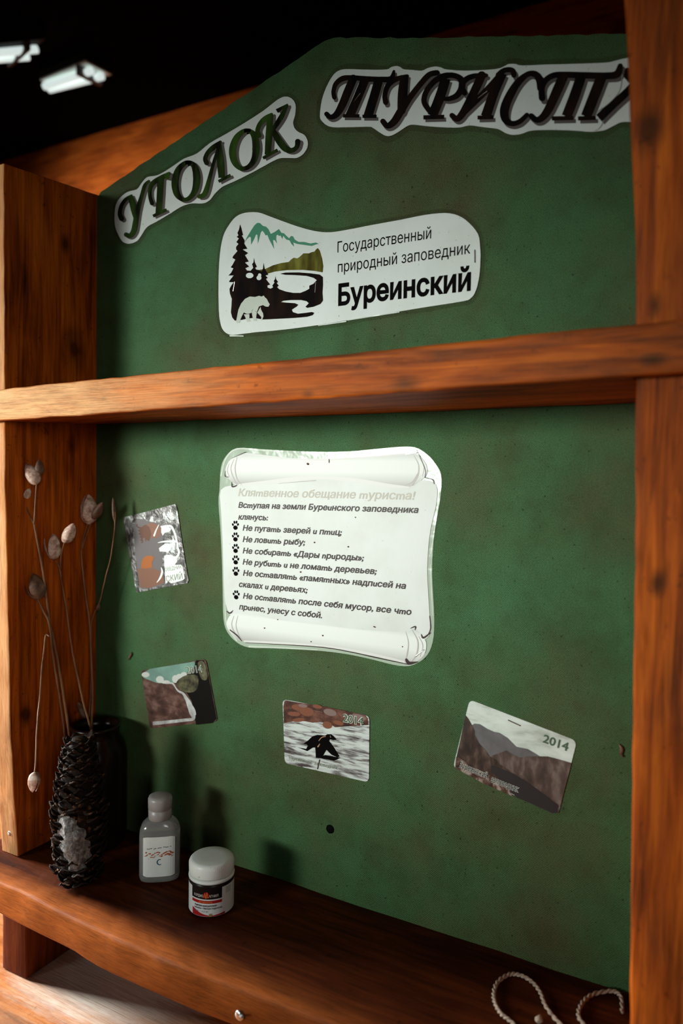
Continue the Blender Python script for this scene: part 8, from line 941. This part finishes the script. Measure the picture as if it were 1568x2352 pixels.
def jrect(mb, u0, u1, z0, z1, o, n=24):
    v = []; f = []
    for i in range(n + 1):
        u = u0 + (u1 - u0) * i / n; za = z0(u) if callable(z0) else z0; zb = z1(u) if callable(z1) else z1
        v += [jpt(u, za, o), jpt(u, zb, o)]
    for i in range(n): f.append((2 * i, 2 * i + 2, 2 * i + 3, 2 * i + 1))
    mb.add(v, f)
mb = MB(); jrect(mb, -.062, .062, .0022, .0300, .0002, 60); lab = mb.build('label', M_JW, t)
mb = MB(); jrect(mb, -.0165, .0165, .0195, .0302, .0003); mb.build('black_band', M_JB, lab)
mb = MB(); jrect(mb, -.0160, .0165, .0152, .0182, .0003); mb.build('red_strip', M_JR, lab)
mb = MB(); jrect(mb, -.0155, .0200, .0024, lambda u: .0032 + .0065 * max(0, (-u + .006) / .0215) ** 1.6 + (.0014 * max(0, (u - .006) / .014)), .0003); mb.build('red_swoosh', M_JR, lab)
mb = MB(); jrect(mb, -.0165, .0165, .0182, .0195, .00032); mb.build('white_strip', M_JW, lab)
def jwords(body, u0, u1, z, cap, o, mat, bold=0.0, slope=0.0):
    v, f = glyphs(body, bold); x0 = min(q[0] for q in v); x1 = max(q[0] for q in v); mb = MB()
    mb.add([jpt(u0 + (q[0] - x0) / (x1 - x0) * (u1 - u0), z + q[1] * cap / FONT_CAP, o) for q in v], f); mb.build('text_line', mat, lab)
M_JT = plain('jar_white_ink', (.62, .6, .56, 1)); 
mb = MB(); cx_, cz_ = .0004, .0236; n = 16
mb.add([jpt(cx_ + .0030 * math.cos(q * 2 * math.pi / n), cz_ + .0032 * math.sin(q * 2 * math.pi / n), .0004) for q in range(n)], [tuple(range(n))]); mb.build('orange_disc', M_JR, lab)
def jline(name, pts, wd, o, mat):
    mb = MB()
    for a, b in zip(pts[:-1], pts[1:]):
        d = Vector((b[0] - a[0], b[1] - a[1])); q = Vector((-d.y, d.x)).normalized() * wd / 2
        mb.add([jpt(a[0] + q.x, a[1] + q.y, o), jpt(a[0] - q.x, a[1] - q.y, o), jpt(b[0] - q.x, b[1] - q.y, o), jpt(b[0] + q.x, b[1] + q.y, o)], [(0, 1, 2, 3)])
    mb.build(name, mat, lab)
jline('pulse_line', [(-.0030, .0218), (-.0012, .0218), (-.0006, .0258), (.0004, .0205), (.0014, .0268), (.0020, .0215), (.0034, .0218)], .0006, .0006, M_JO)
jwords('КАРДИО', -.0128, -.0026, .0216, .0026, .0005, M_JT, .005); jwords('АГНИЛ', .0032, .0126, .0216, .0026, .0005, M_JT, .005)
jwords('30 таблеток', -.0072, .0068, .0158, .0019, .0005, M_JO, .02)
jwords('Ацетилсалициловая', -.0125, .0108, .0122, .0020, .0005, M_INK, .02); jwords('кислота + Магния гидроксид', -.0125, .0165, .0096, .0018, .0005, M_INK, .02); jwords('75 мг + 15,2 мг', -.0125, .0028, .0066, .0018, .0005, plain('grey_ink', (.12, .12, .13, 1)))
mb = MB(); jrect(mb, .0035, .0062, .0023, .0052, .0006, 4); mb.build('gold_mark', plain('gold_print', (.3, .17, .07, 1)), lab)
for z in (.0285, .0272, .0259, .0246, .0233): 
    mb = MB(); jrect(mb, .0205, .0275, z - .0004, z, .0005, 6); mb.build('fine_print', plain('fine_ink', (.15, .15, .15, 1)), lab)

# --- twine on the shelf
k = NT('twine_fibre'); n = k.noise(k.coord((1, 1, 1)), 400, 3, .6); k.color(k.ramp(n, [(.3, (.22, .16, .12)), (.7, (.5, .40, .32))])); k.b.inputs['Roughness'].default_value = .9; M_TW = k.m
base = [Vector((a[0], a[1], .0022 + b)) for a, b in zip([(.5695,-.0935,.0),(.5575,-.0854,-.0),(.5482,-.0807,-.0),(.5409,-.0723,.0),(.5359,-.0608,.0),(.5345,-.0454,.0),(.5402,-.0304,.0),(.5498,-.0261,-.0),(.5607,-.0301,.0),(.5699,-.0398,.0),(.5775,-.0534,.0),(.5903,-.0664,.0),(.6057,-.0751,.0),(.6117,-.0637,.0),(.6037,-.0519,.0),(.6031,-.0361,.0),(.6089,-.0196,.0),(.6226,-.0067,.0),(.6302,-.0108,.0),(.6338,-.0287,-.0)], [0] * 20)]
path = cat(base, 14); t = thing('twine', 'loop of pale two-ply twine lying on the dark right end of the lower shelf', 'twine', (.56, -.05, 0))
for ph in (0, math.pi):
    q = []
    for i, p in enumerate(path):
        d = (path[min(i + 1, len(path) - 1)] - path[max(i - 1, 0)]).normalized(); s = d.cross(Vector((0, 0, 1))).normalized()
        a = i * .62 + ph; q.append(p + s * .00085 * math.cos(a) + Vector((0, 0, .00085 * math.sin(a))))
    mb = MB(); tube_pts(mb, q, .00105, 6); mb.build('strand', M_TW, t, True)
mb = MB(); e = [(.5754,-.0739,.0),(.5788,-.0763,.0)]
v = []
tube_pts(mb, [(e[0][0], e[0][1], .003), (e[0][0] + .002, e[0][1] - .001, .005), (e[0][0] + .004, e[0][1] - .002, .003)], [.002, .0035, .002], 10); mb.build('knot', M_TW, t, True)

# --- specks stuck on the panel
def flake(label, a, b, r, mat):
    A, B = Vector((a[0], -.0016, a[1])), Vector((b[0], -.0022, b[1])); t = thing('bark_flake', label, 'debris', A)
    mb = MB(); pts = [A.lerp(B, i / 6) + Vector((.0012 * math.sin(i), 0, 0)) for i in range(7)]
    tube_pts(mb, pts, [r * .3, r * .8, r, r, r * .9, r * .6, r * .25], 8); mb.build('flake', mat, t, True)
flake('tiny dark flake stuck to the green panel right of the mountain calendar', *[(.6206,.2137),(.6251,.2033)], .0016, M_PODD)
flake('tiny brown flake stuck to the green panel above the waterfall calendar', *[(.0618,.2212),(.0591,.2107)], .0013, M_PODD)
